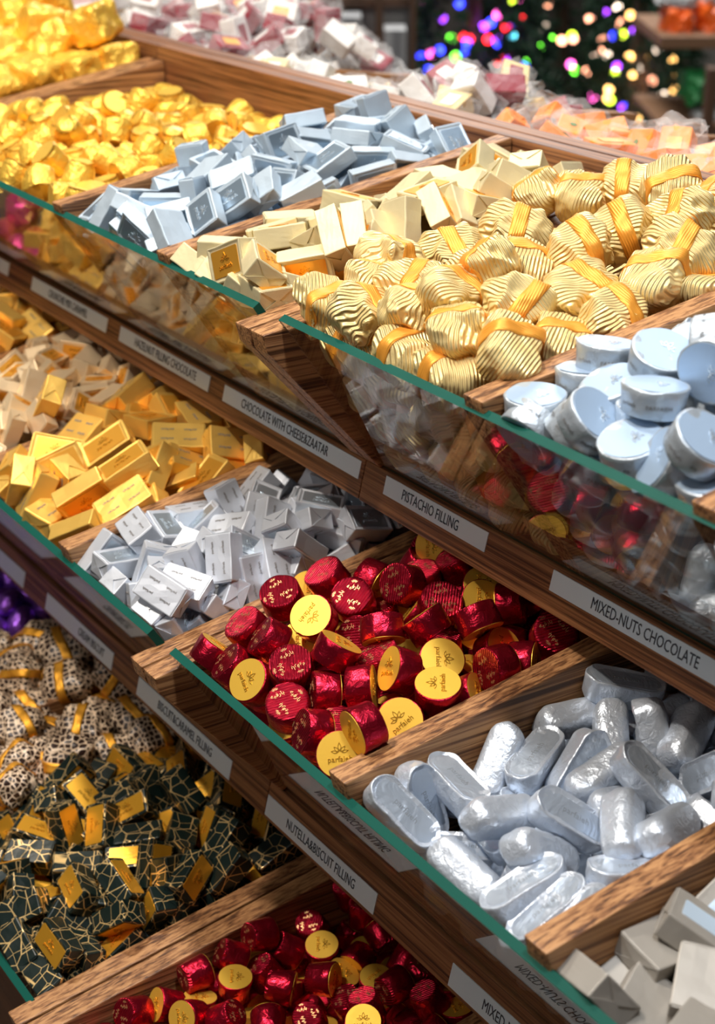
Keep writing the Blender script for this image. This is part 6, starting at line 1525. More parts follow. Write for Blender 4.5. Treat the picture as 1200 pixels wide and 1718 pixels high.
place('T2D', 'red_round', 'chocolate', 'crimson rounds in the middle tray', '''-8380,4842,-4705,11,493,-832,-255,100,1,crimson foil round, crimson top showing, second from left in fifth row back;
-7924,4806,-4657,-690,-118,-377,607,100,1,crimson foil round, gold base showing, fifth from left in fourth row back;
-8029,5152,-4662,-185,-138,927,295,100,1,crimson foil round, crimson top showing, second from left in seventh row back;
-7920,5447,-4587,-29,201,-827,-524,100,1,crimson foil round, crimson top showing, second from left in eighth row back;
-8301,5132,-4615,-76,83,-957,-267,100,1,crimson foil round, crimson top showing, leftmost in seventh row back;
-8339,4568,-4834,-60,-33,-950,-305,100,1,crimson foil round, crimson top showing, leftmost in second row back;
-8054,4559,-4791,111,257,858,430,100,1,crimson foil round, seen edge on, third from left in second row back;
-7683,4495,-4799,-92,-486,833,247,100,1,crimson foil round, crimson top showing, fifth from left in second row back;
-7492,4361,-4929,219,-164,-950,-148,100,1,crimson foil round, crimson top showing, fourth from left in front row by the glass;
-7871,4349,-4938,884,392,177,-185,100,1,crimson foil round, gold base showing, third from left in front row by the glass;
-8151,4361,-4960,-44,-273,-872,-403,100,1,crimson foil round, crimson top showing, second from left in front row by the glass;
-7509,4696,-4673,912,-271,-44,-304,100,1,crimson foil round, seen edge on, sixth from left in third row back;
-7760,5029,-4782,-297,356,828,314,100,1,crimson foil round, crimson top showing, second from left in sixth row back;
-7548,5052,-4632,-355,-228,-904,63,100,1,crimson foil round, seen edge on, fifth from left in sixth row back;
-7109,4884,-4667,-830,-514,202,-81,100,1,crimson foil round, gold base showing, rightmost in fifth row back;
-7416,4953,-4760,27,290,931,221,100,1,crimson foil round, crimson top showing, sixth from left in fifth row back;
-7433,4573,-4869,-28,335,661,671,100,1,crimson foil round, seen edge on, fifth from left in third row back;
-7263,4713,-4798,-757,515,-402,17,100,1,crimson foil round, seen edge on, rightmost in third row back;
-6792,4431,-4739,-384,-473,-600,518,100,1,crimson foil round, gold base showing, rightmost in front row by the glass;
-6909,4357,-4955,-784,-423,-147,-430,100,1,crimson foil round, gold base showing, sixth from left in front row by the glass;
-7172,4328,-4925,-39,241,773,585,100,1,crimson foil round, crimson top showing, fifth from left in front row by the glass;
-6874,4734,-4845,626,436,3,647,100,1,crimson foil round, gold base showing, rightmost in fourth row back;
-7205,4524,-4993,-122,285,950,46,100,1,crimson foil round, crimson top showing, rightmost in second row back;
-7595,5508,-4610,215,411,-859,-218,100,1,crimson foil round, crimson top showing, second from left in ninth row back;
-7361,5248,-4579,913,206,-304,-177,100,1,crimson foil round, seen edge on, fifth from left in seventh row back;
-7151,5462,-4510,-371,-151,-914,-67,100,1,crimson foil round, seen edge on, sixth from left in eighth row back;
-7141,5183,-4722,-916,-3,-322,239,100,1,crimson foil round, gold base showing, sixth from left in seventh row back;
-6864,4975,-4720,-305,-129,49,-942,100,1,crimson foil round, gold base showing, rightmost in sixth row back;
-6860,5384,-4681,-139,160,-738,-641,100,1,crimson foil round, crimson top showing, rightmost in eighth row back;
-7068,5547,-4716,-882,200,-383,186,100,1,crimson foil round, gold base showing, fifth from left in ninth row back;
-6862,5584,-4713,-738,320,-576,-147,100,1,crimson foil round, seen edge on, rightmost in ninth row back;
-6892,5828,-4603,-363,120,916,124,100,1,crimson foil round, crimson top showing, rightmost in rearmost row;
-7325,5845,-4584,-617,-663,408,116,100,1,crimson foil round, seen edge on, fifth from left in rearmost row;
-7697,5906,-4658,-910,-36,-305,278,100,1,crimson foil round, gold base showing, fourth from left in rearmost row;
-7525,5761,-4644,897,-14,350,-269,100,1,crimson foil round, gold base showing, fourth from left in ninth row back;
-8201,5925,-4547,710,424,397,-397,100,1,crimson foil round, gold base showing, second from left in rearmost row;
-7946,5894,-4563,-37,-265,-931,-246,100,1,crimson foil round, crimson top showing, third from left in rearmost row;
-8272,5832,-4702,85,-290,-920,250,100,1,crimson foil round, crimson top showing, leftmost in rearmost row;
-8043,5686,-4659,29,-274,-953,-126,100,1,crimson foil round, crimson top showing, leftmost in ninth row back;
-6890,5210,-4840,865,-346,353,-83,100,1,crimson foil round, gold base showing, rightmost in seventh row back;
-8438,5094,-4768,944,-7,201,-263,100,1,crimson foil round, gold base showing, leftmost in sixth row back;
-8027,4779,-4872,944,61,181,-270,100,1,crimson foil round, gold base showing, third from left in fourth row back;
-8437,4365,-5005,-919,333,-101,-186,100,1,crimson foil round, seen edge on, leftmost in front row by the glass;
-8435,4593,-5287,134,12,-991,10,100,1,crimson foil round, crimson top showing, leftmost in third row back;
-8443,4702,-5475,933,268,86,-224,100,1,crimson foil round, gold base showing, second from left in third row back;
-8466,4824,-5670,-739,214,521,-370,100,1,crimson foil round, crimson top showing, leftmost in fifth row back;
-8435,4961,-5872,490,286,-64,821,100,0,#0;
-8444,5066,-6057,-467,67,196,860,100,0,#0;
-8435,5185,-4948,881,-78,-141,446,100,0,#0;
-8431,6029,-4705,16,-591,703,395,100,0,#0;
-8261,4489,-5151,-970,178,-96,136,100,0,#0;
-8211,4631,-5396,722,-691,-15,33,100,1,crimson foil round, crimson top showing, third from left in third row back;
-8247,4814,-5639,-507,-165,60,844,100,1,crimson foil round, seen edge on, leftmost in fourth row back;
-8307,4913,-5794,-435,-306,78,-844,100,0,#0;
-8310,4876,-5016,39,381,-921,-72,100,0,#0;
-8254,5093,-5976,566,-367,583,-453,100,0,#0;
-8208,5161,-6156,-992,-98,13,-73,100,0,#0;
-8223,5118,-5016,977,48,-194,80,100,0,#0;
-8304,5316,-4814,7,-517,-826,224,100,0,#0;
-8183,5388,-4645,412,328,709,469,100,1,crimson foil round, gold base showing, leftmost in eighth row back;
-8241,5605,-4839,-735,-318,-558,-219,100,0,#0;
-7969,4483,-5076,967,-19,205,152,100,0,#0;
-8029,4548,-5244,-436,42,-158,-885,100,1,crimson foil round, gold base showing, second from left in second row back;
-8001,4751,-5559,997,-69,41,-10,100,1,crimson foil round, gold base showing, second from left in fourth row back;
-8075,4864,-5733,-131,-256,-899,-331,100,1,crimson foil round, crimson top showing, third from left in fifth row back;
-8070,4883,-5053,-319,764,-191,528,100,0,#0;
-7935,4960,-5825,-168,267,112,-942,100,0,#0;
-7957,5112,-4976,-352,541,694,318,100,0,#0;
-8012,5330,-4813,-116,828,-549,30,100,1,crimson foil round, crimson top showing, third from left in seventh row back;
-8017,5642,-4932,985,132,-93,57,100,0,#0;
-7926,5926,-4787,967,-214,62,124,100,0,#0;
-7725,4524,-5000,-307,789,-406,-344,100,0,#0;
-7782,4563,-5248,-818,-291,-224,443,100,1,crimson foil round, gold base showing, fourth from left in second row back;
-7746,4723,-5518,833,-54,244,493,100,1,crimson foil round, gold base showing, fourth from left in fourth row back;
-7781,4864,-5721,-353,5,930,101,100,1,crimson foil round, crimson top showing, fourth from left in fifth row back;
-7752,5052,-6105,-560,338,-365,-663,100,1,crimson foil round, seen edge on, third from left in sixth row back;
-7868,4898,-5092,-462,-639,506,-350,100,0,#0;
-7828,4997,-5917,102,-300,-108,942,100,0,#0;
-7761,5494,-4746,609,477,-30,-633,100,1,crimson foil round, seen edge on, third from left in eighth row back;
-7681,5313,-4924,527,-413,-701,245,100,0,#0;
-7522,4558,-5168,-171,839,497,-142,100,0,#0;
-7577,4611,-5347,-390,-578,-332,635,100,0,#0;
-7530,4768,-4995,-884,185,410,-124,100,0,#0;
-7502,4755,-5450,621,-528,444,-373,100,0,#0;
-7547,4807,-5636,90,-640,761,62,100,1,crimson foil round, crimson top showing, sixth from left in fourth row back;
-7549,4912,-5798,-34,-248,95,963,100,0,#0;
-7618,4920,-5169,881,-101,29,462,100,0,#0;
-7512,5000,-6011,823,-545,45,155,100,1,crimson foil round, seen edge on, fourth from left in sixth row back;
-7504,5194,-4886,931,203,-72,295,100,1,crimson foil round, gold base showing, fourth from left in seventh row back;
-7537,5154,-5153,-77,896,-94,-428,100,0,#0;
-7511,5454,-4842,-38,816,-576,-31,100,1,crimson foil round, crimson top showing, fourth from left in eighth row back;
-7542,5704,-4845,928,90,352,86,100,1,crimson foil round, gold base showing, third from left in ninth row back;
-7552,5952,-4837,-998,-1,31,49,100,0,#0;
-7331,4484,-5117,960,91,219,152,100,1,crimson foil round, gold base showing, sixth from left in second row back;
-7318,4583,-5345,-344,131,325,871,100,1,crimson foil round, seen edge on, fourth from left in third row back;
-7359,4822,-5140,-666,741,-4,-88,100,0,#0;
-7292,4799,-5629,115,188,962,-162,100,0,#0;
-7327,4910,-5858,-135,-592,709,-358,100,1,crimson foil round, seen edge on, fifth from left in fifth row back;
-7249,5052,-6007,-820,-14,258,-510,100,0,#0;
-7353,5021,-5131,-996,-60,-52,40,100,1,crimson foil round, gold base showing, sixth from left in sixth row back;
-7263,5126,-4889,93,-636,-704,-304,100,0,#0;
-7339,5688,-4972,-750,295,-5,-592,100,0,#0;
-7301,5802,-4825,874,-136,-315,-343,100,1,crimson foil round, seen edge on, sixth from left in ninth row back;
-7277,6072,-4848,559,-408,-718,-71,100,0,#0;
-7363,6107,-4651,913,-58,-374,152,100,1,crimson foil round, seen edge on, sixth from left in rearmost row;
-7096,4529,-5221,-693,720,-47,-21,100,0,#0;
-7106,4694,-5482,175,909,247,-287,100,0,#0;
-7029,4802,-5632,-803,-74,288,-517,100,0,#0;
-6989,5036,-5973,200,40,-978,-39,100,0,#0;
-7088,4901,-5779,984,166,38,-51,100,0,#0;
-7008,5011,-4879,-234,967,-52,86,100,0,#0;
-7083,5124,-6116,-158,964,-187,-106,100,0,#0;
-7088,5401,-4853,-984,127,-102,-68,100,1,crimson foil round, gold base showing, fifth from left in eighth row back;
-7083,5991,-4816,74,553,-821,122,100,0,#0;
-7110,6062,-4660,127,961,-222,-107,100,0,#0;
-6858,4682,-5443,-676,-595,-242,360,100,0,#0;
-6833,4831,-5672,487,440,-387,-648,100,0,#0;
-6863,4972,-5869,-988,-11,-150,33,100,0,#0;
-6860,5807,-4904,-44,-992,-122,-3,100,0,#0;
-6871,6091,-4766,-89,-271,-180,-941,100,0,#0''', ['crimson foil round mostly hidden beneath others in the middle tray'])
place('T2E', 'silver_roll', 'chocolate', 'silver rolls in the middle tray', '''-6370,4386,-5058,-909,-81,-364,-188,100,1,silver foil roll, flat underside up, leftmost in front row by the glass;
-6436,4556,-5068,789,10,607,98,100,1,silver foil roll, flat underside up, second from left in front row by the glass;
-6320,4720,-4978,-997,44,-55,25,100,1,silver foil roll, flat underside up, second from left in second row back;
-6411,5061,-4974,-127,797,-476,-349,100,1,silver foil roll, rounded back up, leftmost in fourth row back;
-6274,5226,-4962,552,76,-64,828,100,1,silver foil roll, flat underside up, third from left in fourth row back;
-6014,4764,-5122,-955,-267,59,112,100,1,silver foil roll, flat underside up, fourth from left in second row back;
-5942,4509,-5237,1,986,92,-141,100,1,silver foil roll, rounded back up, third from left in front row by the glass;
-5836,4427,-5125,-370,915,30,-160,100,1,silver foil roll, rounded back up, fourth from left in front row by the glass;
-5498,4563,-5094,-759,-89,187,-618,100,1,silver foil roll, narrow side up, fifth from left in front row by the glass;
-5305,4574,-5122,739,146,-246,609,100,1,silver foil roll, flat underside up, sixth from left in front row by the glass;
-5116,4585,-5091,706,158,-282,630,100,1,silver foil roll, flat underside up, rightmost in front row by the glass;
-5921,4725,-4931,84,-687,-655,302,100,1,silver foil roll, rounded back up, fifth from left in second row back;
-5719,4998,-4959,871,53,330,359,100,1,silver foil roll, flat underside up, fourth from left in fourth row back;
-5649,4780,-5032,-51,716,557,-417,100,1,silver foil roll, rounded back up, rightmost in second row back;
-6376,5931,-4765,-882,5,-105,-460,100,1,silver foil roll, narrow side up, leftmost in rearmost row;
-6446,5634,-4889,-158,727,644,-181,100,1,silver foil roll, rounded back up, leftmost in fifth row back;
-6171,5675,-4886,-61,918,-312,-239,100,1,silver foil roll, rounded back up, fifth from left in fifth row back;
-6119,6045,-4878,128,-563,-799,171,100,1,silver foil roll, rounded back up, fourth from left in rearmost row;
-5932,5797,-4831,368,790,172,-460,100,1,silver foil roll, narrow side up, third from left in rearmost row;
-5805,5910,-4774,342,-404,-795,296,100,1,silver foil roll, rounded back up, fifth from left in rearmost row;
-5908,5396,-4899,-182,709,679,53,100,1,silver foil roll, rounded back up, third from left in fifth row back;
-5656,5489,-4861,-928,48,-313,-194,100,1,silver foil roll, narrow side up, sixth from left in fifth row back;
-5459,5795,-4799,754,547,-284,226,100,1,silver foil roll, flat underside up, rightmost in rearmost row;
-5432,5131,-4869,395,846,-275,-228,100,1,silver foil roll, narrow side up, sixth from left in fourth row back;
-5292,5308,-4879,152,-538,-725,403,100,1,silver foil roll, rounded back up, rightmost in fourth row back;
-5182,4976,-4990,-855,68,10,-513,100,1,silver foil roll, narrow side up, rightmost in third row back;
-6087,5359,-4936,-356,-555,-163,-734,100,1,silver foil roll, flat underside up, second from left in fifth row back;
-5738,5367,-4982,162,573,802,-36,100,1,silver foil roll, narrow side up, fourth from left in fifth row back;
-6287,4633,-5422,149,-68,-197,-967,100,1,silver foil roll, narrow side up, leftmost in second row back;
-6363,4922,-5362,882,243,-397,74,100,0,#0;
-6437,4786,-5587,-445,-609,460,-468,100,1,silver foil roll, flat underside up, leftmost in third row back;
-6349,4951,-5939,-535,679,37,501,100,1,silver foil roll, end on, second from left in third row back;
-6459,4955,-5238,717,24,-345,-605,100,0,#0;
-6449,5444,-5145,-740,-4,426,-521,100,0,#0;
-6439,6401,-4831,-655,133,-124,-733,100,0,#0;
-6145,4650,-5287,-904,-67,-33,-420,100,1,silver foil roll, flat underside up, third from left in second row back;
-6138,4794,-5713,-769,419,-243,-418,100,1,silver foil roll, narrow side up, third from left in third row back;
-6155,5107,-5918,-629,-268,84,725,100,0,#0;
-6246,5148,-6056,46,354,-3,934,100,0,#0;
-6276,5256,-5319,671,326,430,-509,100,0,#0;
-6149,5127,-5160,-616,140,7,775,100,0,#0;
-6191,5830,-5117,-231,302,335,862,100,0,#0;
-6217,6054,-5034,-229,232,-237,915,100,1,silver foil roll, flat underside up, second from left in rearmost row;
-6271,6234,-5000,-219,318,-254,887,100,0,#0;
-6119,6389,-4897,997,52,51,13,100,0,#0;
-5961,4728,-5456,-441,87,-89,-889,100,0,#0;
-5876,4844,-5358,-705,-15,-339,-623,100,0,#0;
-5828,4843,-5576,-378,50,-534,754,100,1,silver foil roll, flat underside up, fourth from left in third row back;
-5892,5012,-5996,-901,108,257,333,100,1,silver foil roll, end on, second from left in fourth row back;
-5945,5063,-5258,856,178,221,432,100,0,#0;
-5929,4925,-5667,782,226,391,-429,100,0,#0;
-5943,5810,-5115,-347,161,506,773,100,0,#0;
-5893,6227,-5026,-876,256,37,408,100,0,#0;
-6024,6264,-4776,361,226,-82,901,100,0,#0;
-5649,4642,-5233,-483,-107,122,-861,100,1,silver foil roll, flat underside up, sixth from left in second row back;
-5614,4788,-5650,-929,-96,-276,-228,100,1,silver foil roll, flat underside up, fifth from left in third row back;
-5625,5005,-5937,358,-220,34,907,100,0,#0;
-5623,4983,-5384,857,-29,285,-428,100,1,silver foil roll, flat underside up, fifth from left in fourth row back;
-5622,4968,-5745,-417,132,-501,746,100,0,#0;
-5573,5099,-6092,322,-202,46,924,100,0,#0;
-5612,5279,-5256,126,17,-714,689,100,0,#0;
-5655,5783,-5094,929,-67,-215,292,100,0,#0;
-5665,6010,-5015,322,146,-100,-930,100,0,#0;
-5671,6260,-4850,-860,68,-140,-486,100,0,#0;
-5474,4627,-5419,-387,311,-178,-850,100,0,#0;
-5308,4843,-5747,-869,-52,-391,-298,100,1,silver foil roll, flat underside up, sixth from left in third row back;
-5394,5073,-5869,-772,-54,-236,588,100,0,#0;
-5409,5065,-5369,-92,314,294,898,100,0,#0;
-5448,5280,-5099,701,29,273,-658,100,0,#0;
-5506,5649,-5112,-501,40,36,864,100,0,#0;
-5526,6096,-4799,696,120,195,-680,100,0,#0;
-5240,5059,-6110,795,-570,-42,-201,100,0,#0;
-5251,5624,-4998,890,-440,75,96,100,1,silver foil roll, narrow side up, rightmost in fifth row back;
-5201,5816,-4891,730,-529,-104,421,100,0,#0;
-5245,6070,-4885,981,63,-170,63,100,0,#0''', ['silver foil roll mostly hidden beneath others in the middle tray'])
place('T2F', 'taupe_box', 'chocolate', 'taupe boxes in the middle tray', '''-4716,4738,-5016,62,-686,-718,103,100,1,taupe paper box, plain back up, leftmost in rearmost row;
-4558,4498,-5148,247,-495,-822,132,100,1,taupe paper box, plain back up, third from left in front row by the glass;
-4730,4526,-5177,-221,664,714,-11,100,1,taupe paper box, plain back up, second from left in front row by the glass;
-4681,4324,-5036,61,133,881,-449,100,1,taupe paper box, narrow side up, leftmost in front row by the glass;
-4417,4728,-5019,218,-416,-881,-57,100,1,taupe paper box, plain back up, third from left in rearmost row;
-4714,5173,-4937,611,351,20,709,100,1,taupe paper box, stickered face up, rightmost in rearmost row;
-4656,4890,-4926,-923,122,-209,-300,100,1,taupe paper box, narrow side up, second from left in rearmost row;
-4663,4757,-5245,-291,511,805,73,100,0,#0;
-4196,4500,-5071,28,-540,-835,102,100,1,taupe paper box, plain back up, rightmost in front row by the glass;
-4655,4610,-5445,-460,237,410,751,100,0,#0;
-4701,4825,-5663,-118,376,319,-862,100,0,#0;
-4672,4981,-5810,-549,-6,211,-809,100,0,#0;
-4660,5167,-6133,725,12,34,688,100,0,#0;
-4689,5176,-5228,528,326,161,768,100,0,#0;
-4638,5498,-5255,-863,-480,-146,-54,100,0,#0;
-4657,5547,-5050,-75,846,491,-194,100,0,#0;
-4661,5786,-4971,-196,-457,-826,266,100,0,#0;
-4658,6022,-4870,-510,-61,51,-857,100,0,#0;
-4380,4667,-5366,509,646,68,565,100,0,#0;
-4481,4840,-5693,-23,58,351,-934,100,0,#0;
-4484,5035,-6013,-952,198,-164,-163,100,0,#0;
-4501,4995,-5102,335,-147,-209,907,100,0,#0;
-4471,5141,-5287,303,-454,-109,-831,100,0,#0;
-4491,5397,-5173,-627,-317,-647,296,100,0,#0;
-4484,5556,-4914,-16,473,-772,423,100,0,#0;
-4451,5792,-5053,-269,909,-103,301,100,0,#0;
-4423,6068,-5014,-824,-62,44,-562,100,0,#0;
-4440,6217,-4854,952,-52,143,265,100,0,#0;
-4155,4575,-5284,-275,-952,134,3,100,0,#0;
-4252,4794,-5541,-189,543,818,-22,100,0,#0;
-4295,4869,-5195,-683,308,-171,-640,100,0,#0;
-4274,5093,-5044,735,-616,284,1,100,0,#0;
-4260,5161,-5274,932,217,234,169,100,0,#0;
-4209,5322,-5027,353,-427,579,598,100,0,#0;
-4252,5523,-5102,-962,184,-150,-135,100,0,#0;
-4185,5744,-5018,672,-31,135,-728,100,0,#0;
-4248,6026,-4926,-268,877,31,-397,100,0,#0;
-4219,6330,-4971,-676,-349,234,-605,100,0,#0;
-4061,4742,-5168,-547,-704,239,-384,100,0,#0;
-4041,4890,-5179,-412,503,561,512,100,0,#0;
-3976,5339,-5138,650,-158,152,-727,100,0,#0;
-3934,5566,-5011,-884,-250,276,283,100,0,#0;
-3925,5818,-4980,-595,291,-696,-277,100,0,#0;
-3969,6054,-4958,20,964,-41,261,100,0,#0;
-3996,6129,-5219,247,-274,339,-865,100,0,#0;
-3968,6261,-4947,-657,325,440,519,100,0,#0;
-3737,4959,-5015,-960,95,-112,239,100,0,#0;
-3748,5292,-5074,945,244,-5,220,100,0,#0;
-3730,5595,-5114,-976,63,-132,-159,100,0,#0;
-3676,5794,-5031,119,854,-506,-3,100,0,#0;
-3726,6136,-5027,-78,-707,703,-2,100,0,#0;
-3646,6274,-4923,-992,97,-80,-23,100,0,#0;
-3462,5338,-5011,-936,341,89,5,100,0,#0;
-3491,5561,-5011,-121,-193,960,-159,100,0,#0;
-3507,5786,-4891,79,861,-442,-238,100,0,#0;
-3462,6040,-4954,-716,656,-153,186,100,0,#0''', ['taupe paper box mostly hidden under others at the right edge'])
place('T3A', 'purple_egg', 'chocolate', 'purple foil eggs in the bottom tray', '''-16080,4236,-7205,-692,20,54,720,95,0,#0;
-16044,4350,-7028,236,125,-172,-948,102,0,#0;
-16075,4785,-7177,506,468,291,-664,100,0,#0;
-16044,5006,-7149,866,-391,303,-76,104,0,#0;
-16044,5260,-7096,899,146,186,-368,96,0,#0;
-15856,4098,-7113,13,-115,248,962,95,0,#0;
-15778,4189,-7311,-785,333,-297,429,96,0,#0;
-15874,4389,-7184,-874,-67,295,381,98,0,#0;
-15856,4590,-7071,908,-64,-261,-322,99,0,#0;
-15812,4828,-7071,305,-215,-498,783,94,0,#0;
-15781,5045,-7135,-723,-193,472,-466,101,0,#0;
-15773,5279,-7067,-32,204,397,894,101,0,#0;
-15580,3888,-7102,146,171,138,965,105,0,#0;
-15521,4084,-7223,295,210,129,-923,96,0,#0;
-15618,4574,-7136,-648,178,74,737,101,0,#0;
-15569,4849,-7112,241,-110,-54,963,99,0,#0;
-15541,5117,-7101,506,-351,4,-788,98,0,#0;
-15540,5289,-6936,-173,-52,-575,-798,103,0,#0;
-15331,3866,-7277,-866,220,-276,353,98,0,#0;
-15274,4054,-7134,532,-414,44,737,96,0,#0;
-15299,4277,-7296,-979,-12,-33,201,96,0,#0;
-15418,4282,-7089,336,-208,-72,-916,99,0,#0;
-15355,4555,-7178,-475,-239,-75,-843,101,0,#0;
-15290,4814,-7145,544,-311,-168,-761,100,0,#0;
-15300,5003,-7042,496,-205,179,825,101,0,#0;
-15313,5285,-7097,-274,38,141,-951,101,0,#0;
-15060,3870,-7255,927,-184,-240,224,103,0,#0;
-15059,4120,-7232,24,243,-350,-905,104,0,#0;
-15121,4350,-7141,971,202,-69,109,96,0,#0;
-15105,4614,-7094,826,23,-388,-408,100,0,#0;
-15052,5134,-7130,724,-222,-105,-645,99,0,#0;
-15072,5267,-6958,-752,160,31,639,104,0,#0;
-14856,3598,-7145,-810,178,268,-491,103,0,#0;
-14793,4080,-7210,805,352,465,-105,104,0,#0;
-14833,4321,-7170,-973,53,130,-184,100,0,#0;
-14849,4561,-7100,-191,30,7,981,95,0,#0;
-14807,4839,-7035,-878,77,133,-453,103,0,#0;
-14806,5291,-7008,641,-281,324,637,104,0,#0;
-14552,3552,-7318,-794,-403,-253,378,98,0,#0;
-14586,3766,-7116,248,43,154,-955,102,0,#0;
-14536,3875,-7304,-118,-181,-229,949,103,0,#0;
-14549,4138,-7139,-944,156,9,291,97,0,#0;
-14582,4436,-7168,-827,8,465,317,100,0,#0;
-14590,4644,-7021,859,220,-42,-460,98,0,#0;
-14555,4797,-7164,-207,19,171,-963,100,0,#0;
-14569,5050,-7011,911,-96,-289,278,96,0,#0;
-14552,5262,-7148,-40,316,-272,908,98,0,#0;
-14299,3385,-7245,-910,-10,-364,-199,102,0,#0;
-14346,3656,-7222,-851,-69,329,403,99,0,#0;
-14244,3905,-7302,-270,385,-160,-868,97,0,#0;
-14361,4086,-7268,-930,31,311,-194,97,0,#0;
-14387,4358,-7199,-579,456,292,-610,102,0,#0;
-14315,4629,-7204,-814,134,-389,-410,101,0,#0;
-14274,4812,-7074,693,-368,-567,-252,94,0,#0;
-14338,5009,-7098,-635,-76,-482,598,102,0,#0;
-14339,5279,-7051,-692,-416,37,-590,103,1,#0;
-14076,3324,-7456,-514,613,106,591,102,0,#0;
-14038,3477,-7681,-915,21,-64,-399,99,0,#0;
-14053,3493,-7337,377,43,428,820,99,0,#0;
-14126,3760,-8090,-505,-464,115,-719,99,0,#0;
-14102,3684,-7219,-763,360,456,284,102,0,#0;
-13999,3907,-7296,850,-39,475,226,94,0,#0;
-14089,4113,-7142,811,77,51,577,97,0,#0;
-14148,4403,-7143,753,163,-248,587,101,0,#0;
-14053,4594,-7207,414,28,-216,884,96,0,#0;
-14058,4792,-7065,543,92,-337,-764,94,0,#0;
-14075,5078,-7139,-562,-12,-191,805,105,0,#0;
-14090,5342,-7124,-644,571,-24,-509,96,0,#0;
-13845,3316,-7347,-588,571,-211,-533,100,0,#0;
-13827,3548,-7220,-502,-447,395,626,99,0,#0;
-13785,3832,-7201,-36,-213,-530,-820,97,0,#0;
-13826,4082,-7210,-97,-370,258,887,104,0,#0;
-13853,4236,-7400,-110,32,-37,-993,103,0,#0;
-13883,4325,-7089,-251,-214,284,-900,104,0,#0;
-13874,4441,-7307,931,-199,-212,-222,103,0,#0;
-13827,4623,-7112,-729,101,-494,463,101,0,#0;
-13900,4880,-7205,-560,-530,222,597,94,0,#0;
-13778,5006,-7019,376,-99,-262,883,97,1,violet foil egg, end on, leftmost in front row by the glass;
-13816,5158,-7255,745,-355,45,564,105,0,#0;
-13864,5280,-7082,591,-228,-316,-706,101,1,#0;
-13593,3339,-7494,939,-21,233,252,101,0,#0;
-13578,3488,-7707,-759,311,12,-572,99,0,#0;
-13601,3412,-7283,458,-187,429,756,101,0,#0;
-13645,3588,-7531,-899,196,-209,-330,104,0,#0;
-13626,3651,-7324,303,-20,407,862,102,0,#0;
-13582,3848,-7537,921,-41,-243,302,97,0,#0;
-13548,3864,-7290,-762,-125,604,198,97,0,#0;
-13598,4310,-7242,214,-93,236,944,97,0,#0;
-13590,4576,-7129,500,112,127,-849,95,0,#0;
-13678,4846,-7189,669,-309,-178,-652,98,0,#0;
-13565,5041,-7147,-200,-497,-231,-812,101,1,violet foil egg, upright, second from left in front row by the glass;
-13596,5319,-7044,429,-115,-170,880,101,1,#0;
-13588,5359,-7292,88,395,-472,783,101,0,#0''', ['violet foil egg half buried in the bottom tray heap'])
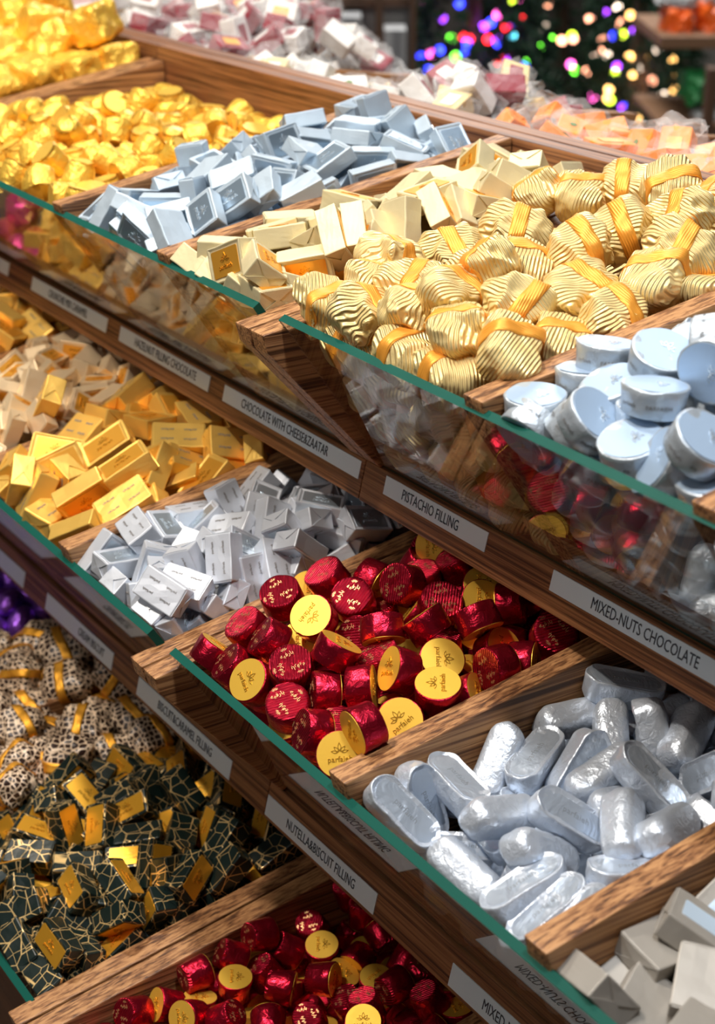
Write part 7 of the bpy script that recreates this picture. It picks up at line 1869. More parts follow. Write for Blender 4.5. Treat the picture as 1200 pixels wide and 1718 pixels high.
place('T3B', 'lattice_pillow', 'chocolate', 'brown lattice parcels in the bottom tray', '''-12508,5024,-6973,831,245,43,498,101,1,brown lattice print parcel, lying level, leftmost in rearmost row;
-12336,4531,-7012,410,425,-264,763,85,1,brown lattice print parcel, upright, second from left in second row back;
-12044,4836,-7009,-791,-271,9,-548,93,1,brown lattice print parcel, tilted up rightwards, third from left in third row back;
-11785,5177,-6918,869,222,430,104,92,1,brown lattice print parcel, tilted up leftwards, third from left in rearmost row;
-11387,4685,-7070,-853,-208,-113,-465,89,1,brown lattice print parcel, lying level, fourth from left in third row back;
-11721,4274,-7099,-745,-214,-99,-625,85,1,brown lattice print parcel, lying level, fourth from left in front row by the glass;
-11311,5135,-7101,-763,-256,-1,-593,95,1,brown lattice print parcel, tilted up rightwards, fourth from left in rearmost row;
-11025,5139,-7130,-694,-197,-226,-655,85,1,brown lattice print parcel, lying level, rightmost in rearmost row;
-11041,4791,-7220,-789,-209,-156,-556,85,1,brown lattice print parcel, lying level, rightmost in third row back;
-11278,4234,-7207,-548,-229,252,-764,85,1,brown lattice print parcel, tilted up rightwards, rightmost in front row by the glass;
-11042,4390,-7144,206,552,-104,801,99,1,brown lattice print parcel, upright, rightmost in second row back;
-11295,4044,-7143,941,272,-165,115,85,1,brown lattice print parcel, lying level, third from left in front row by the glass;
-11076,3994,-7303,957,158,74,233,85,0,#0;
-11001,3876,-7146,-965,-194,132,-116,85,1,brown lattice print parcel, lying level, second from left in front row by the glass;
-11071,3891,-7507,-929,-319,14,-185,85,0,#0;
-13191,3421,-7376,-774,-43,322,544,100,0,#0;
-13182,3802,-7417,-269,-354,-45,-895,94,0,#0;
-13159,3969,-7163,840,61,-20,539,98,0,#0;
-13163,4299,-7247,-777,-275,199,-530,101,0,#0;
-13178,4606,-7184,-702,-357,309,-533,98,1,brown lattice print parcel, tilted up rightwards, leftmost in second row back;
-13150,4890,-7211,-816,-313,47,483,102,0,#0;
-13104,5263,-7119,-945,149,55,-287,97,0,#0;
-13190,5503,-7009,-357,456,75,-811,104,0,#0;
-12939,3450,-7566,110,104,163,975,103,0,#0;
-12831,3368,-7361,-940,-128,-298,109,98,0,#0;
-12932,3650,-7316,-676,-550,-213,443,103,0,#0;
-12937,3952,-7334,856,266,-80,-435,100,0,#0;
-12779,4228,-7114,593,507,94,-618,100,0,#0;
-12895,4473,-7330,929,-169,-157,-290,100,0,#0;
-12781,4628,-7128,-972,-85,138,171,102,1,brown lattice print parcel, end on, leftmost in third row back;
-12905,4986,-7022,-377,-235,72,-893,96,1,brown lattice print parcel, upright, second from left in third row back;
-12586,3367,-7295,-80,-317,67,-943,96,0,#0;
-12588,3568,-7755,-941,72,-101,-315,100,0,#0;
-12568,3708,-7461,-695,-223,231,-643,98,0,#0;
-12530,3984,-7220,737,-621,-33,264,100,0,#0;
-12510,4587,-7378,-130,-325,159,-923,104,0,#0;
-12570,4901,-7273,300,282,-302,860,99,0,#0;
-12532,5441,-7317,-701,149,67,-694,103,0,#0;
-12252,3452,-7596,-700,-604,-339,172,103,0,#0;
-12214,3365,-7268,-298,-314,-286,855,99,0,#0;
-12205,3711,-7361,946,189,16,-262,99,0,#0;
-12247,4098,-8569,-366,49,-51,-928,101,0,#0;
-12162,4116,-7096,-910,-179,-145,-345,104,1,brown lattice print parcel, lying level, leftmost in front row by the glass;
-12272,5382,-7229,15,-337,21,-941,95,0,#0;
-12190,5444,-7020,-616,-107,40,-779,104,0,#0;
-11976,3402,-7434,-793,-424,-185,397,96,0,#0;
-11879,3559,-7647,863,169,380,-285,104,0,#0;
-11949,3832,-8214,-965,238,-54,99,101,0,#0;
-11939,3856,-7176,968,-30,42,246,104,0,#0;
-11927,3673,-7851,-370,-264,121,-883,98,0,#0;
-11760,4135,-7438,986,29,-155,59,103,0,#0;
-12066,4475,-7213,682,317,104,651,100,1,brown lattice print parcel, tilted up rightwards, third from left in second row back;
-11723,3536,-7334,801,384,-122,-442,95,0,#0;
-11597,3854,-7277,-660,-266,107,694,98,0,#0;
-11610,4045,-8548,-505,147,154,837,94,0,#0;
-11771,4481,-7333,-319,-276,-687,-592,105,1,brown lattice print parcel, end on, fourth from left in second row back;
-11698,5054,-7210,-758,99,1,644,95,1,brown lattice print parcel, lying level, second from left in rearmost row;
-11399,3358,-7482,-792,342,-395,-316,95,0,#0;
-11360,3672,-7414,-696,-2,162,700,96,0,#0;
-11384,3607,-7792,583,-662,15,-470,97,0,#0;
-11415,4422,-7332,-824,-86,-78,555,104,0,#0;
-11425,4778,-7410,840,-166,-505,110,98,0,#0;
-11461,5108,-7392,-981,-116,40,-151,104,0,#0;
-11083,3437,-7500,-891,-91,-350,-276,103,0,#0;
-11077,3623,-7742,-543,-117,181,-812,96,0,#0;
-11130,3890,-8262,973,-5,-45,-226,96,0,#0;
-11064,5429,-7353,-319,436,-193,-819,96,0,#0;
-11096,5522,-7118,893,-192,-77,-400,98,0,#0''', ['brown lattice parcel mostly hidden beneath others in the bottom tray'])
place('T3C', 'lattice_block', 'chocolate', 'black lattice blocks in the bottom tray', '''-10344,3822,-7222,-918,3,-134,-374,100,1,black lattice print block, gold panel up, leftmost in third row back;
-10199,3988,-7114,-801,125,-568,-145,100,1,black lattice print block, gold panel up, third from left in third row back;
-10017,4204,-7108,844,359,214,-337,100,1,black lattice print block, gold panel up, fourth from left in fourth row back;
-10026,4464,-7070,793,349,-111,486,100,1,black lattice print block, gold panel up, second from left in fifth row back;
-9606,4240,-7189,847,139,42,512,100,1,black lattice print block, gold panel up, sixth from left in fourth row back;
-9309,4012,-7111,-912,328,-205,-136,100,1,black lattice print block, narrow side up, fifth from left in fourth row back;
-9382,4317,-7115,829,-224,501,-109,100,1,black lattice print block, gold panel up, fourth from left in fifth row back;
-9518,3790,-7195,889,447,43,-95,100,1,black lattice print block, gold panel up, sixth from left in second row back;
-9155,3469,-7311,839,524,142,-32,100,1,black lattice print block, gold panel up, rightmost in front row by the glass;
-9066,3899,-7442,-691,-155,252,-660,100,1,black lattice print block, gold panel up, rightmost in third row back;
-9114,4185,-7291,-669,-516,337,-417,100,1,black lattice print block, gold panel up, rightmost in fourth row back;
-9421,3666,-7373,-69,874,316,-363,100,1,black lattice print block, plain back up, fifth from left in second row back;
-9760,3888,-7200,-44,853,518,-43,100,1,black lattice print block, plain back up, fourth from left in third row back;
-10100,3478,-7286,-951,79,267,-133,100,1,black lattice print block, end on, second from left in front row by the glass;
-9849,3440,-7310,-478,757,315,314,100,1,black lattice print block, end on, leftmost in front row by the glass;
-9612,3406,-7275,-441,744,501,42,100,1,black lattice print block, plain back up, fourth from left in front row by the glass;
-9415,3294,-7422,-355,912,-61,-197,100,1,black lattice print block, plain back up, third from left in front row by the glass;
-9123,3337,-7502,-260,963,4,-75,100,1,black lattice print block, plain back up, fifth from left in front row by the glass;
-9455,3412,-7499,845,-74,-494,192,100,0,#0;
-10288,4495,-7093,126,-690,-707,-88,100,1,black lattice print block, plain back up, leftmost in sixth row back;
-9761,4390,-7133,-102,871,478,43,100,1,black lattice print block, plain back up, third from left in fifth row back;
-9431,4004,-7246,70,952,-235,-185,100,1,black lattice print block, plain back up, fifth from left in third row back;
-9127,3635,-7438,-627,778,18,11,100,1,black lattice print block, plain back up, rightmost in second row back;
-9117,3907,-7248,237,881,138,385,100,1,black lattice print block, narrow side up, sixth from left in third row back;
-10171,3697,-7265,-153,904,399,-29,100,1,black lattice print block, plain back up, third from left in second row back;
-10124,4682,-7005,25,-830,-175,530,100,1,black lattice print block, plain back up, third from left in sixth row back;
-9957,4837,-6977,-45,901,145,-406,100,1,black lattice print block, plain back up, second from left in seventh row back;
-10233,4987,-7004,935,286,-53,-201,100,1,black lattice print block, gold panel up, third from left in seventh row back;
-9741,5129,-6955,896,-204,328,-221,100,1,black lattice print block, gold panel up, third from left in rearmost row;
-9300,5233,-6978,-687,-398,-333,509,100,1,black lattice print block, gold panel up, sixth from left in rearmost row;
-9484,4861,-7066,-630,-430,-282,582,100,1,black lattice print block, narrow side up, sixth from left in seventh row back;
-9285,4853,-7045,-298,686,-615,-249,100,1,black lattice print block, plain back up, rightmost in seventh row back;
-9078,4746,-7141,275,-680,-622,-274,100,1,black lattice print block, plain back up, rightmost in sixth row back;
-9111,4462,-7110,-756,425,-388,312,100,1,black lattice print block, gold panel up, rightmost in fifth row back;
-9547,4624,-7064,183,942,-277,-44,100,1,black lattice print block, plain back up, fifth from left in sixth row back;
-9260,4425,-7120,185,-560,-610,529,100,1,black lattice print block, plain back up, fifth from left in fifth row back;
-9074,5153,-7140,-197,707,663,147,100,1,black lattice print block, plain back up, rightmost in rearmost row;
-10709,3417,-7488,-870,-274,-105,-397,100,0,#0;
-10734,3432,-7647,-987,162,2,6,100,0,#0;
-10799,3563,-7398,-453,545,-118,696,100,0,#0;
-10683,3678,-7371,821,-108,512,229,100,1,black lattice print block, gold panel up, leftmost in second row back;
-10734,3889,-7429,870,-107,381,295,100,0,#0;
-10721,3996,-7265,295,245,219,897,100,1,black lattice print block, gold panel up, second from left in third row back;
-10707,4166,-7374,-77,405,-901,-133,100,0,#0;
-10800,4292,-7116,309,700,255,591,100,1,black lattice print block, gold panel up, second from left in fourth row back;
-10730,4486,-7190,15,871,-456,-180,100,1,black lattice print block, plain back up, leftmost in fifth row back;
-10721,4747,-7122,-1,97,-517,851,100,1,black lattice print block, gold panel up, second from left in sixth row back;
-10733,4926,-7217,12,40,-6,-999,100,1,black lattice print block, gold panel up, leftmost in seventh row back;
-10721,5178,-7218,314,40,54,-947,100,1,black lattice print block, gold panel up, leftmost in rearmost row;
-10773,5391,-7118,518,545,-283,596,100,0,#0;
-10446,3339,-7484,344,899,-216,162,100,0,#0;
-10419,3503,-7742,-856,469,40,-215,100,0,#0;
-10465,3519,-7460,502,-34,735,454,100,0,#0;
-10520,3576,-7884,150,-129,-156,-968,100,0,#0;
-10520,3735,-7333,-333,837,-431,45,100,1,black lattice print block, narrow side up, second from left in second row back;
-10572,4076,-7161,-58,804,-377,457,100,1,black lattice print block, gold panel up, leftmost in fourth row back;
-10434,4215,-7381,-797,-250,-341,-431,100,0,#0;
-10533,4300,-7140,-903,-143,-383,-131,100,1,black lattice print block, gold panel up, third from left in fourth row back;
-10414,4648,-7177,-957,109,-89,-253,100,0,#0;
-10480,4901,-7221,36,731,570,374,100,0,#0;
-10501,5207,-7060,-959,172,-97,205,100,1,black lattice print block, gold panel up, second from left in rearmost row;
-10483,5417,-7068,-180,60,242,-951,100,0,#0;
-10253,3466,-7618,-898,-52,-266,-347,100,0,#0;
-10156,3628,-7835,-489,-325,298,752,100,0,#0;
-10156,4230,-7316,-837,-217,502,-16,100,0,#0;
-10195,5357,-7104,-317,822,290,-374,100,0,#0;
-10038,3309,-7333,-171,821,108,534,100,0,#0;
-10022,3397,-7583,959,-252,39,121,100,0,#0;
-10067,3649,-7539,-510,-212,-38,-833,100,1,black lattice print block, gold panel up, fourth from left in second row back;
-10063,3895,-7437,962,-243,-123,35,100,0,#0;
-10088,4044,-7379,-407,-640,-645,93,100,0,#0;
-10084,4914,-7390,-778,-202,581,-128,100,0,#0;
-10011,5062,-7096,-688,24,-340,641,100,1,black lattice print block, gold panel up, fifth from left in seventh row back;
-9994,5306,-7207,832,-441,-39,335,100,0,#0;
-9935,5334,-7037,448,893,37,-19,100,0,#0;
-9802,3513,-7617,-140,816,-550,110,100,0,#0;
-9832,3634,-7453,-775,7,82,-626,100,1,black lattice print block, narrow side up, sixth from left in front row by the glass;
-9824,3981,-7509,476,-432,181,744,100,0,#0;
-9789,4094,-7370,-166,182,679,-692,100,0,#0;
-9813,4652,-7207,-985,-40,-165,19,100,1,black lattice print block, gold panel up, fourth from left in sixth row back;
-9769,4860,-7271,91,-81,992,16,100,0,#0;
-9818,5027,-7240,312,637,-367,602,100,1,black lattice print block, gold panel up, fourth from left in seventh row back;
-9792,5314,-7325,-612,88,32,785,100,0,#0;
-9841,5532,-7197,-985,-29,-169,-33,100,0,#0;
-9676,3641,-7686,-367,-519,-581,507,100,0,#0;
-9579,3535,-7842,-774,628,-32,-68,100,0,#0;
-9561,3973,-7360,573,-54,-308,-757,100,0,#0;
-9558,4641,-7298,419,-689,158,-569,100,0,#0;
-9642,5078,-7294,-669,-209,675,-232,100,0,#0;
-9601,5300,-7307,-588,-222,-227,744,100,0,#0;
-9609,5422,-7048,491,-127,449,735,100,0,#0;
-9354,3476,-7589,54,788,364,494,100,0,#0;
-9327,3781,-7568,-359,-263,78,892,100,0,#0;
-9438,3892,-7621,-722,-176,-603,289,100,0,#0;
-9402,4418,-7328,36,-408,912,2,100,0,#0;
-9310,5095,-7325,235,803,228,-498,100,1,black lattice print block, narrow side up, fourth from left in rearmost row;
-9111,3576,-7602,460,289,753,371,100,0,#0;
-9132,4097,-7558,-372,879,-144,260,100,0,#0;
-9145,4349,-7357,187,965,-14,181,100,1,black lattice print block, end on, sixth from left in fifth row back;
-9069,4247,-7559,-131,694,473,526,100,0,#0;
-9131,4637,-7358,-209,856,-395,261,100,1,black lattice print block, end on, sixth from left in sixth row back;
-9137,4890,-7413,386,922,-25,-28,100,0,#0;
-9127,5115,-7317,782,138,193,-576,100,1,black lattice print block, gold panel up, fifth from left in rearmost row;
-9081,5383,-7315,575,401,621,-351,100,0,#0;
-9258,5529,-7284,-662,359,367,546,100,0,#0''', ['black lattice block mostly hidden beneath others in the bottom tray'])
place('T3D', 'red_cup', 'chocolate', 'small crimson cups in the bottom tray', '''-8457,4651,-7273,90,-157,779,600,100,1,small crimson foil cup, crimson top showing, leftmost in third row back;
-8437,5064,-7359,61,377,-883,-272,100,1,small crimson foil cup, crimson top showing, second from left in fourth row back;
-8445,4421,-7346,-103,-208,-849,-475,100,1,small crimson foil cup, crimson top showing, leftmost in second row back;
-8180,4993,-7380,945,53,136,-294,100,1,small crimson foil cup, gold base showing, third from left in fourth row back;
-7963,4984,-7466,-940,213,-145,224,100,1,small crimson foil cup, gold base showing, sixth from left in fourth row back;
-8457,4149,-7392,528,-505,-478,-487,100,1,small crimson foil cup, crimson top showing, fourth from left in front row by the glass;
-8239,4336,-7426,957,-19,69,-281,100,1,small crimson foil cup, gold base showing, second from left in second row back;
-8289,4594,-7450,-38,-285,-929,-234,100,1,small crimson foil cup, crimson top showing, fourth from left in second row back;
-8375,4820,-7413,-87,-309,-833,-452,100,1,small crimson foil cup, crimson top showing, second from left in third row back;
-8041,4574,-7395,-492,75,-745,-445,100,1,small crimson foil cup, seen edge on, sixth from left in second row back;
-7879,4807,-7326,-767,409,-494,34,100,1,small crimson foil cup, gold base showing, fifth from left in third row back;
-8404,3913,-7509,832,550,-42,-61,100,1,small crimson foil cup, gold base showing, second from left in front row by the glass;
-8319,4101,-7565,960,-76,-79,-259,100,1,small crimson foil cup, gold base showing, fifth from left in front row by the glass;
-8171,3966,-7464,780,404,341,-336,100,1,small crimson foil cup, gold base showing, third from left in front row by the glass;
-8446,3673,-7494,78,37,-868,-489,100,1,small crimson foil cup, crimson top showing, leftmost in front row by the glass;
-8012,4149,-7452,251,-178,-899,313,100,1,small crimson foil cup, crimson top showing, rightmost in front row by the glass;
-7652,4563,-7404,231,-283,-923,-125,100,1,small crimson foil cup, crimson top showing, rightmost in second row back;
-7679,4900,-7437,-63,347,898,264,100,1,small crimson foil cup, crimson top showing, fifth from left in fourth row back;
-8454,5391,-7197,25,-257,-941,-221,100,1,small crimson foil cup, crimson top showing, leftmost in rearmost row;
-8227,5368,-7214,-29,-262,-962,-64,100,1,small crimson foil cup, crimson top showing, third from left in rearmost row;
-7534,5332,-7302,260,780,-561,95,100,1,small crimson foil cup, crimson top showing, fifth from left in fifth row back;
-7493,5121,-7266,378,-304,-622,-615,100,1,small crimson foil cup, crimson top showing, rightmost in fourth row back;
-7288,5259,-7289,-36,-274,-934,-227,100,1,small crimson foil cup, crimson top showing, sixth from left in fifth row back;
-7475,4888,-7314,59,308,942,116,100,1,small crimson foil cup, crimson top showing, rightmost in third row back;
-7284,4748,-7276,854,230,115,453,100,1,small crimson foil cup, gold base showing, sixth from left in third row back;
-8441,3455,-7641,498,-482,-719,51,100,0,#0;
-8459,4036,-7798,-907,232,-14,-350,100,0,#0;
-8435,4314,-7567,420,-50,670,610,100,1,small crimson foil cup, seen edge on, sixth from left in front row by the glass;
-8381,4527,-7705,-566,-314,-677,-349,100,1,small crimson foil cup, gold base showing, third from left in second row back;
-8455,4730,-7683,-985,-40,56,158,100,0,#0;
-8449,4947,-7694,-62,790,-609,40,100,1,small crimson foil cup, crimson top showing, leftmost in fourth row back;
-8447,5165,-7659,982,74,-13,-171,100,0,#0;
-8455,5387,-7589,-31,-44,966,-254,100,1,small crimson foil cup, crimson top showing, second from left in rearmost row;
-8458,5353,-7809,-978,-81,15,-190,100,0,#0;
-8415,5558,-7492,454,890,-33,-16,100,0,#0;
-8200,3465,-7656,-126,589,777,182,100,0,#0;
-8227,3566,-7842,742,-664,-92,-13,100,0,#0;
-8307,3695,-7681,-739,80,430,513,100,0,#0;
-8312,4173,-7886,-557,-591,-325,-485,100,0,#0;
-8231,4330,-7758,-583,463,-435,-506,100,0,#0;
-8189,4519,-7763,862,90,-45,496,100,0,#0;
-8217,4724,-7666,-959,115,258,10,100,1,small crimson foil cup, seen edge on, third from left in third row back;
-8220,4945,-7671,-618,174,118,-758,100,0,#0;
-8218,5167,-7665,-53,994,97,16,100,0,#0;
-8231,5385,-7616,618,122,-10,777,100,0,#0;
-8176,5594,-7547,-49,894,-412,-171,100,0,#0;
-8302,5657,-7307,-759,-24,366,-537,100,0,#0;
-7972,3481,-7676,-136,846,507,89,100,0,#0;
-8061,3688,-7664,653,479,453,-372,100,0,#0;
-8065,3905,-7633,160,640,751,-14,100,0,#0;
-7991,3881,-7789,-286,83,-70,-952,100,0,#0;
-7977,4111,-7711,-32,936,305,-173,100,0,#0;
-8034,4328,-7631,129,-125,-51,982,100,0,#0;
-8004,4555,-7690,-706,249,-605,272,100,0,#0;
-7980,4750,-7649,741,-633,-151,-165,100,1,small crimson foil cup, seen edge on, fourth from left in third row back;
-7986,4957,-7698,9,-311,-946,-86,100,0,#0;
-7985,5180,-7653,-80,38,992,89,100,0,#0;
-8032,5189,-7432,644,715,268,45,100,1,small crimson foil cup, gold base showing, leftmost in fifth row back;
-8028,5390,-7577,216,-609,154,-748,100,1,small crimson foil cup, gold base showing, fifth from left in rearmost row;
-8043,5408,-7335,737,221,-511,-383,100,1,small crimson foil cup, crimson top showing, fourth from left in rearmost row;
-8044,5643,-7341,-53,985,114,120,100,0,#0;
-7738,3473,-7722,436,783,-350,274,100,0,#0;
-7821,3680,-7693,-430,832,346,63,100,0,#0;
-7822,3916,-7652,-97,537,135,827,100,0,#0;
-7813,4103,-7553,-338,-294,791,-416,100,0,#0;
-7780,4330,-7426,738,-105,-612,-264,100,1,small crimson foil cup, crimson top showing, fifth from left in second row back;
-7797,4328,-7627,28,-140,990,5,100,0,#0;
-7808,4531,-7690,464,519,512,-503,100,0,#0;
-7751,4721,-7681,973,0,-42,226,100,0,#0;
-7792,4941,-7654,-38,-697,26,716,100,1,small crimson foil cup, crimson top showing, fourth from left in fourth row back;
-7747,5164,-7633,-999,-27,-43,-5,100,0,#0;
-7756,5151,-7450,778,-50,98,-619,100,1,small crimson foil cup, gold base showing, second from left in fifth row back;
-7764,5412,-7360,102,533,-766,344,100,1,small crimson foil cup, seen edge on, sixth from left in rearmost row;
-7790,5652,-7334,975,142,46,166,100,0,#0;
-7508,3458,-7674,814,-573,-99,-20,100,0,#0;
-7581,3666,-7683,994,51,65,-77,100,0,#0;
-7605,3811,-7847,114,-854,507,0,100,0,#0;
-7526,3889,-7662,20,-44,46,-998,100,0,#0;
-7583,4097,-7559,-883,-141,33,-446,100,0,#0;
-7630,4114,-7968,-316,-487,776,-246,100,0,#0;
-7585,4326,-7513,-551,364,-666,347,100,0,#0;
-7578,4586,-7603,860,-177,-58,-476,100,0,#0;
-7524,4764,-7646,-742,-480,308,-353,100,0,#0;
-7599,4978,-7618,-903,-4,-42,428,100,0,#0;
-7521,5197,-7626,703,-392,-342,-486,100,1,small crimson foil cup, seen edge on, third from left in fifth row back;
-7589,5384,-7552,458,598,548,364,100,0,#0;
-7501,5594,-7521,-478,-69,-11,876,100,0,#0;
-7547,5603,-7320,-591,-223,-563,-532,100,0,#0;
-7337,3636,-7716,-502,133,-167,838,100,0,#0;
-7327,3871,-7776,248,623,-376,-639,100,0,#0;
-7307,3929,-7467,920,346,41,181,100,0,#0;
-7345,4132,-7568,-342,839,54,-420,100,0,#0;
-7357,4349,-7460,475,-450,538,-531,100,0,#0;
-7405,4581,-7426,319,809,-354,345,100,0,#0;
-7380,4961,-7643,-55,895,-440,-54,100,0,#0;
-7344,5181,-7541,25,828,-86,-554,100,1,small crimson foil cup, crimson top showing, fourth from left in fifth row back;
-7317,5591,-7325,-396,-57,95,911,100,0,#0;
-7116,4035,-7620,932,111,-97,331,100,0,#0;
-7136,4220,-7458,546,-403,-626,384,100,0,#0;
-7158,4377,-7625,-784,-495,254,-276,100,0,#0;
-7146,4505,-7435,17,-762,647,-28,100,0,#0;
-7080,4724,-7460,-829,-243,-401,-304,100,0,#0;
-7100,4956,-7447,-999,36,-1,33,100,0,#0;
-7091,5159,-7407,34,7,-590,-807,100,1,small crimson foil cup, seen edge on, rightmost in fifth row back;
-7127,5404,-7399,975,76,-94,-188,100,1,small crimson foil cup, gold base showing, rightmost in rearmost row;
-6853,4447,-7440,-979,33,-100,-177,100,0,#0''', ['small crimson cup mostly hidden beneath others in the bottom tray'])
place('T3E', 'red_cup', 'chocolate', 'small crimson cups beyond the bottom divider', '''-6433,4437,-7488,974,-97,-47,198,100,0,#0;
-6420,4651,-7533,-664,-247,651,272,100,0,#0;
-6430,4847,-7469,981,190,-17,30,100,0,#0;
-6432,5036,-7448,339,447,679,-473,100,0,#0;
-6425,5221,-7391,11,962,-244,-123,100,0,#0;
-6438,5438,-7419,9,-817,-575,-35,100,0,#0;
-6435,5650,-7325,977,199,31,-73,100,0,#0;
-6201,4861,-7429,975,211,50,-47,100,0,#0;
-6208,5068,-7403,368,558,-633,391,100,0,#0;
-6195,5289,-7420,970,201,-76,111,100,0,#0;
-6234,5514,-7393,992,123,-18,11,100,0,#0;
-5999,4819,-7283,44,-229,916,-326,100,0,#0;
-5990,4998,-7405,-489,684,-470,-269,100,0,#0;
-5985,5220,-7389,-728,243,-591,249,100,0,#0;
-6028,5438,-7369,-994,-43,49,-86,100,0,#0;
-6023,5662,-7326,715,229,-592,-292,100,0,#0;
-5806,5480,-7401,-97,858,490,119,100,0,#0''', ['small crimson cup beyond the last bottom divider'])
# ---------------------------------------------------------------- display cabinet under and between the trays
cab = thing('display_cabinet', 'dark walnut cabinet carrying the three tiers of wooden trays', 'cabinet', (-1.2, .6, 0))
def cbox(name, x0, x1, y0, y1, z0, z1, mm, lab=None):
    o = boxobj(name, x0+1.2, x1+1.2, y0-.6, y1-.6, z0, z1, mm, cab, .001); return o
cbox('plinth', -2.4, -.1, .46, .805, 0, .585, W_rail)
cbox('back_board', -2.4, -.1, .789, .806, .585, Z(-.43), W_rail)
for x in (-2.35, -1.6, -.877, -.14):
    cbox('upright', x-.012, x+.012, .74, .788, .585, Z(-.435), W_rail)
# ---------------------------------------------------------------- the trays on the far side, back to back
opp = thing('display_tray', 'wooden display tray behind the back rail full of clear wrapped sweets', 'display tray', (0, 0, 0))
yo = .809; zo = topz(TIERS[1], .79)
boxobj('back_panel', -2.35, XR, yo, yo+TB, Z(-.42), Z(zo), W_rail, opp, .001)
for d in (-2.25, -1.865, -1.545, -1.30, -1.145, -.60, -.2):
    prismobj('divider', [(yo+TB, Z(-.42)), (yo+.30, Z(-.42)), (yo+.36, Z(zo-.06)), (yo+TB, Z(zo-.012))], 0, d-.008, d+.008, W_top, opp)
boxobj('floor_panel', -2.35, XR, yo+TB, yo+.32, Z(-.43), Z(-.415), W_top, opp)
boxobj('raised_floor', -2.34, XR-.01, yo+TB+.001, yo+.30, Z(-.414), Z(-.33), W_top, opp)
boxobj('front_rail', -2.35, XR, yo+.30, yo+.325, Z(-.45), Z(-.33), W_rail, opp, .001)
# clear-wrapped sweets
def film():
    mm, N, L, B = mat('clear_cellophane')
    B.inputs['Base Color'].default_value = (.95, .95, .95, 1); B.inputs['Roughness'].default_value = .12; B.inputs['Alpha'].default_value = .13
    v = coords(N, L); n1 = noise(N, L, v, 160, 3); bump(N, L, B, n1, 1.0, .003); return mm
M_film = film()
sweet = {'red': plain('dark_red_sweet', (.30, .02, .04), .4), 'white': plain('white_sweet', (.85, .82, .78), .4), 'amber': plain('amber_label', (.90, .42, .04), .35),
         'orange': plain('orange_sweet', (1.0, .33, .06), .45), 'green': plain('green_leaf_print', (.10, .22, .04), .5), 'pink': plain('pink_sweet', (.72, .42, .42), .4), 'gold': plain('pale_gold_sweet', (.80, .62, .30), .35)}
def twist_mesh(L, W, H, seed):
    me = crumple_mesh(L, W, H, seed, .5, 3, 2.2)
    for v in me.vertices:
        t = abs(v.co.x)/(L/2)
        if t > .72: v.co.y *= 1.25; v.co.z *= .45
    return me
tw = [twist_mesh(.056, .034, .026, i) for i in range(3)]
core = [block_mesh(.034, .024, .018, 70+i, .0001, .004) for i in range(2)]
lab_ = panel_mesh(.018, .012, .0092, 3); lab2 = merge([panel_mesh(.007, .004, .0092, 4), panel_mesh(.004, .006, .0093, 5)])
band_ = merge([lab_])
def sweets(x0, x1, n, seed, kinds, label, group, mound, ys=.98, y0=.853):
    R_ = random.Random(seed); placed = []
    tries = 0
    while len(placed) < n and tries < 12000:
        tries += 1
        x = R_.uniform(x0+.027, x1-.027); y = R_.uniform(y0, ys+.09); q = 1-((x-(x0+x1)/2)/((x1-x0)/2))**2
        layer = R_.choice((0, 0, 0, 1, 2))
        z = zo-.022+mound*q*min(1, (y-y0+.04)/.07)-(max(0, y-ys))*.9-layer*.022
        p = Vector((x, y, z))
        if any((p-o_).length < .0285 for o_ in placed): continue
        placed.append(p)
        body, deco = kinds[len(placed) % len(kinds)]
        r = bpy.data.objects.new('cellophane_wrapped_sweet', None); COL.objects.link(r); r.empty_display_size = .005
        r.location = (x, y, Z(z)); r.rotation_euler = (R_.gauss(0, .5), R_.gauss(0, .5), R_.uniform(0, 6.28))
        link('sweet', core[len(placed) % 2], None, r)
        o = COL.objects[-1] if False else r.children[0]
        o.data = COREM[body][len(placed) % 2]
        d = link('sweet_label', None, None, r) if False else bpy.data.objects.new('sweet_label', DECO[deco]); COL.objects.link(d); d.parent = r
        f = link('cellophane_wrap', tw[len(placed) % 3], M_film, r)
        tag(r, label, 'sweet', group)
COREM = {}
for k in sweet:
    COREM[k] = []
    for c in core:
        c2 = c.copy(); c2.materials.clear(); c2.materials.append(sweet[k]); COREM[k].append(c2)
DECO = {}
for k, mm in (('amber', 'amber'), ('white', 'white'), ('green', 'green'), ('red', 'red'), ('gold', 'gold')):
    c2 = (lab2 if k == 'green' else lab_).copy(); c2.materials.clear(); c2.materials.append(sweet[mm]); DECO[k] = c2
sweets(-2.2, -1.87, 34, 1, [('white', 'red'), ('pink', 'gold'), ('gold', 'white')], 'pink and cream sweet in clear film behind the far yellow cubes', 'pale film wrapped sweets at the far end', .03, 1.0)
sweets(-1.86, -1.55, 76, 2, [('red', 'amber'), ('white', 'amber'), ('red', 'white'), ('white', 'red')], 'dark red and white sweet with amber label, heaped behind the yellow cups', 'red and white sweets behind the back rail', .036, 1.02)
sweets(-1.54, -1.305, 66, 3, [('white', 'gold'), ('gold', 'white'), ('white', 'green')], 'white and pale gold wrapped sweet, heaped behind the pale blue blocks', 'white and gold sweets behind the back rail', .006, .88)
sweets(-1.295, -1.15, 46, 4, [('red', 'white'), ('gold', 'red'), ('white', 'red'), ('gold', 'white')], 'crinkled clear packet of mixed red and gold sweets behind the back rail', 'mixed clear packets behind the back rail', .026, .95)
sweets(-1.14, -.62, 130, 5, [('orange', 'green'), ('orange', 'amber'), ('orange', 'green')], 'orange sweet in clear film heaped behind the gold paper parcels', 'orange film wrapped sweets behind the back rail', .010, .92)

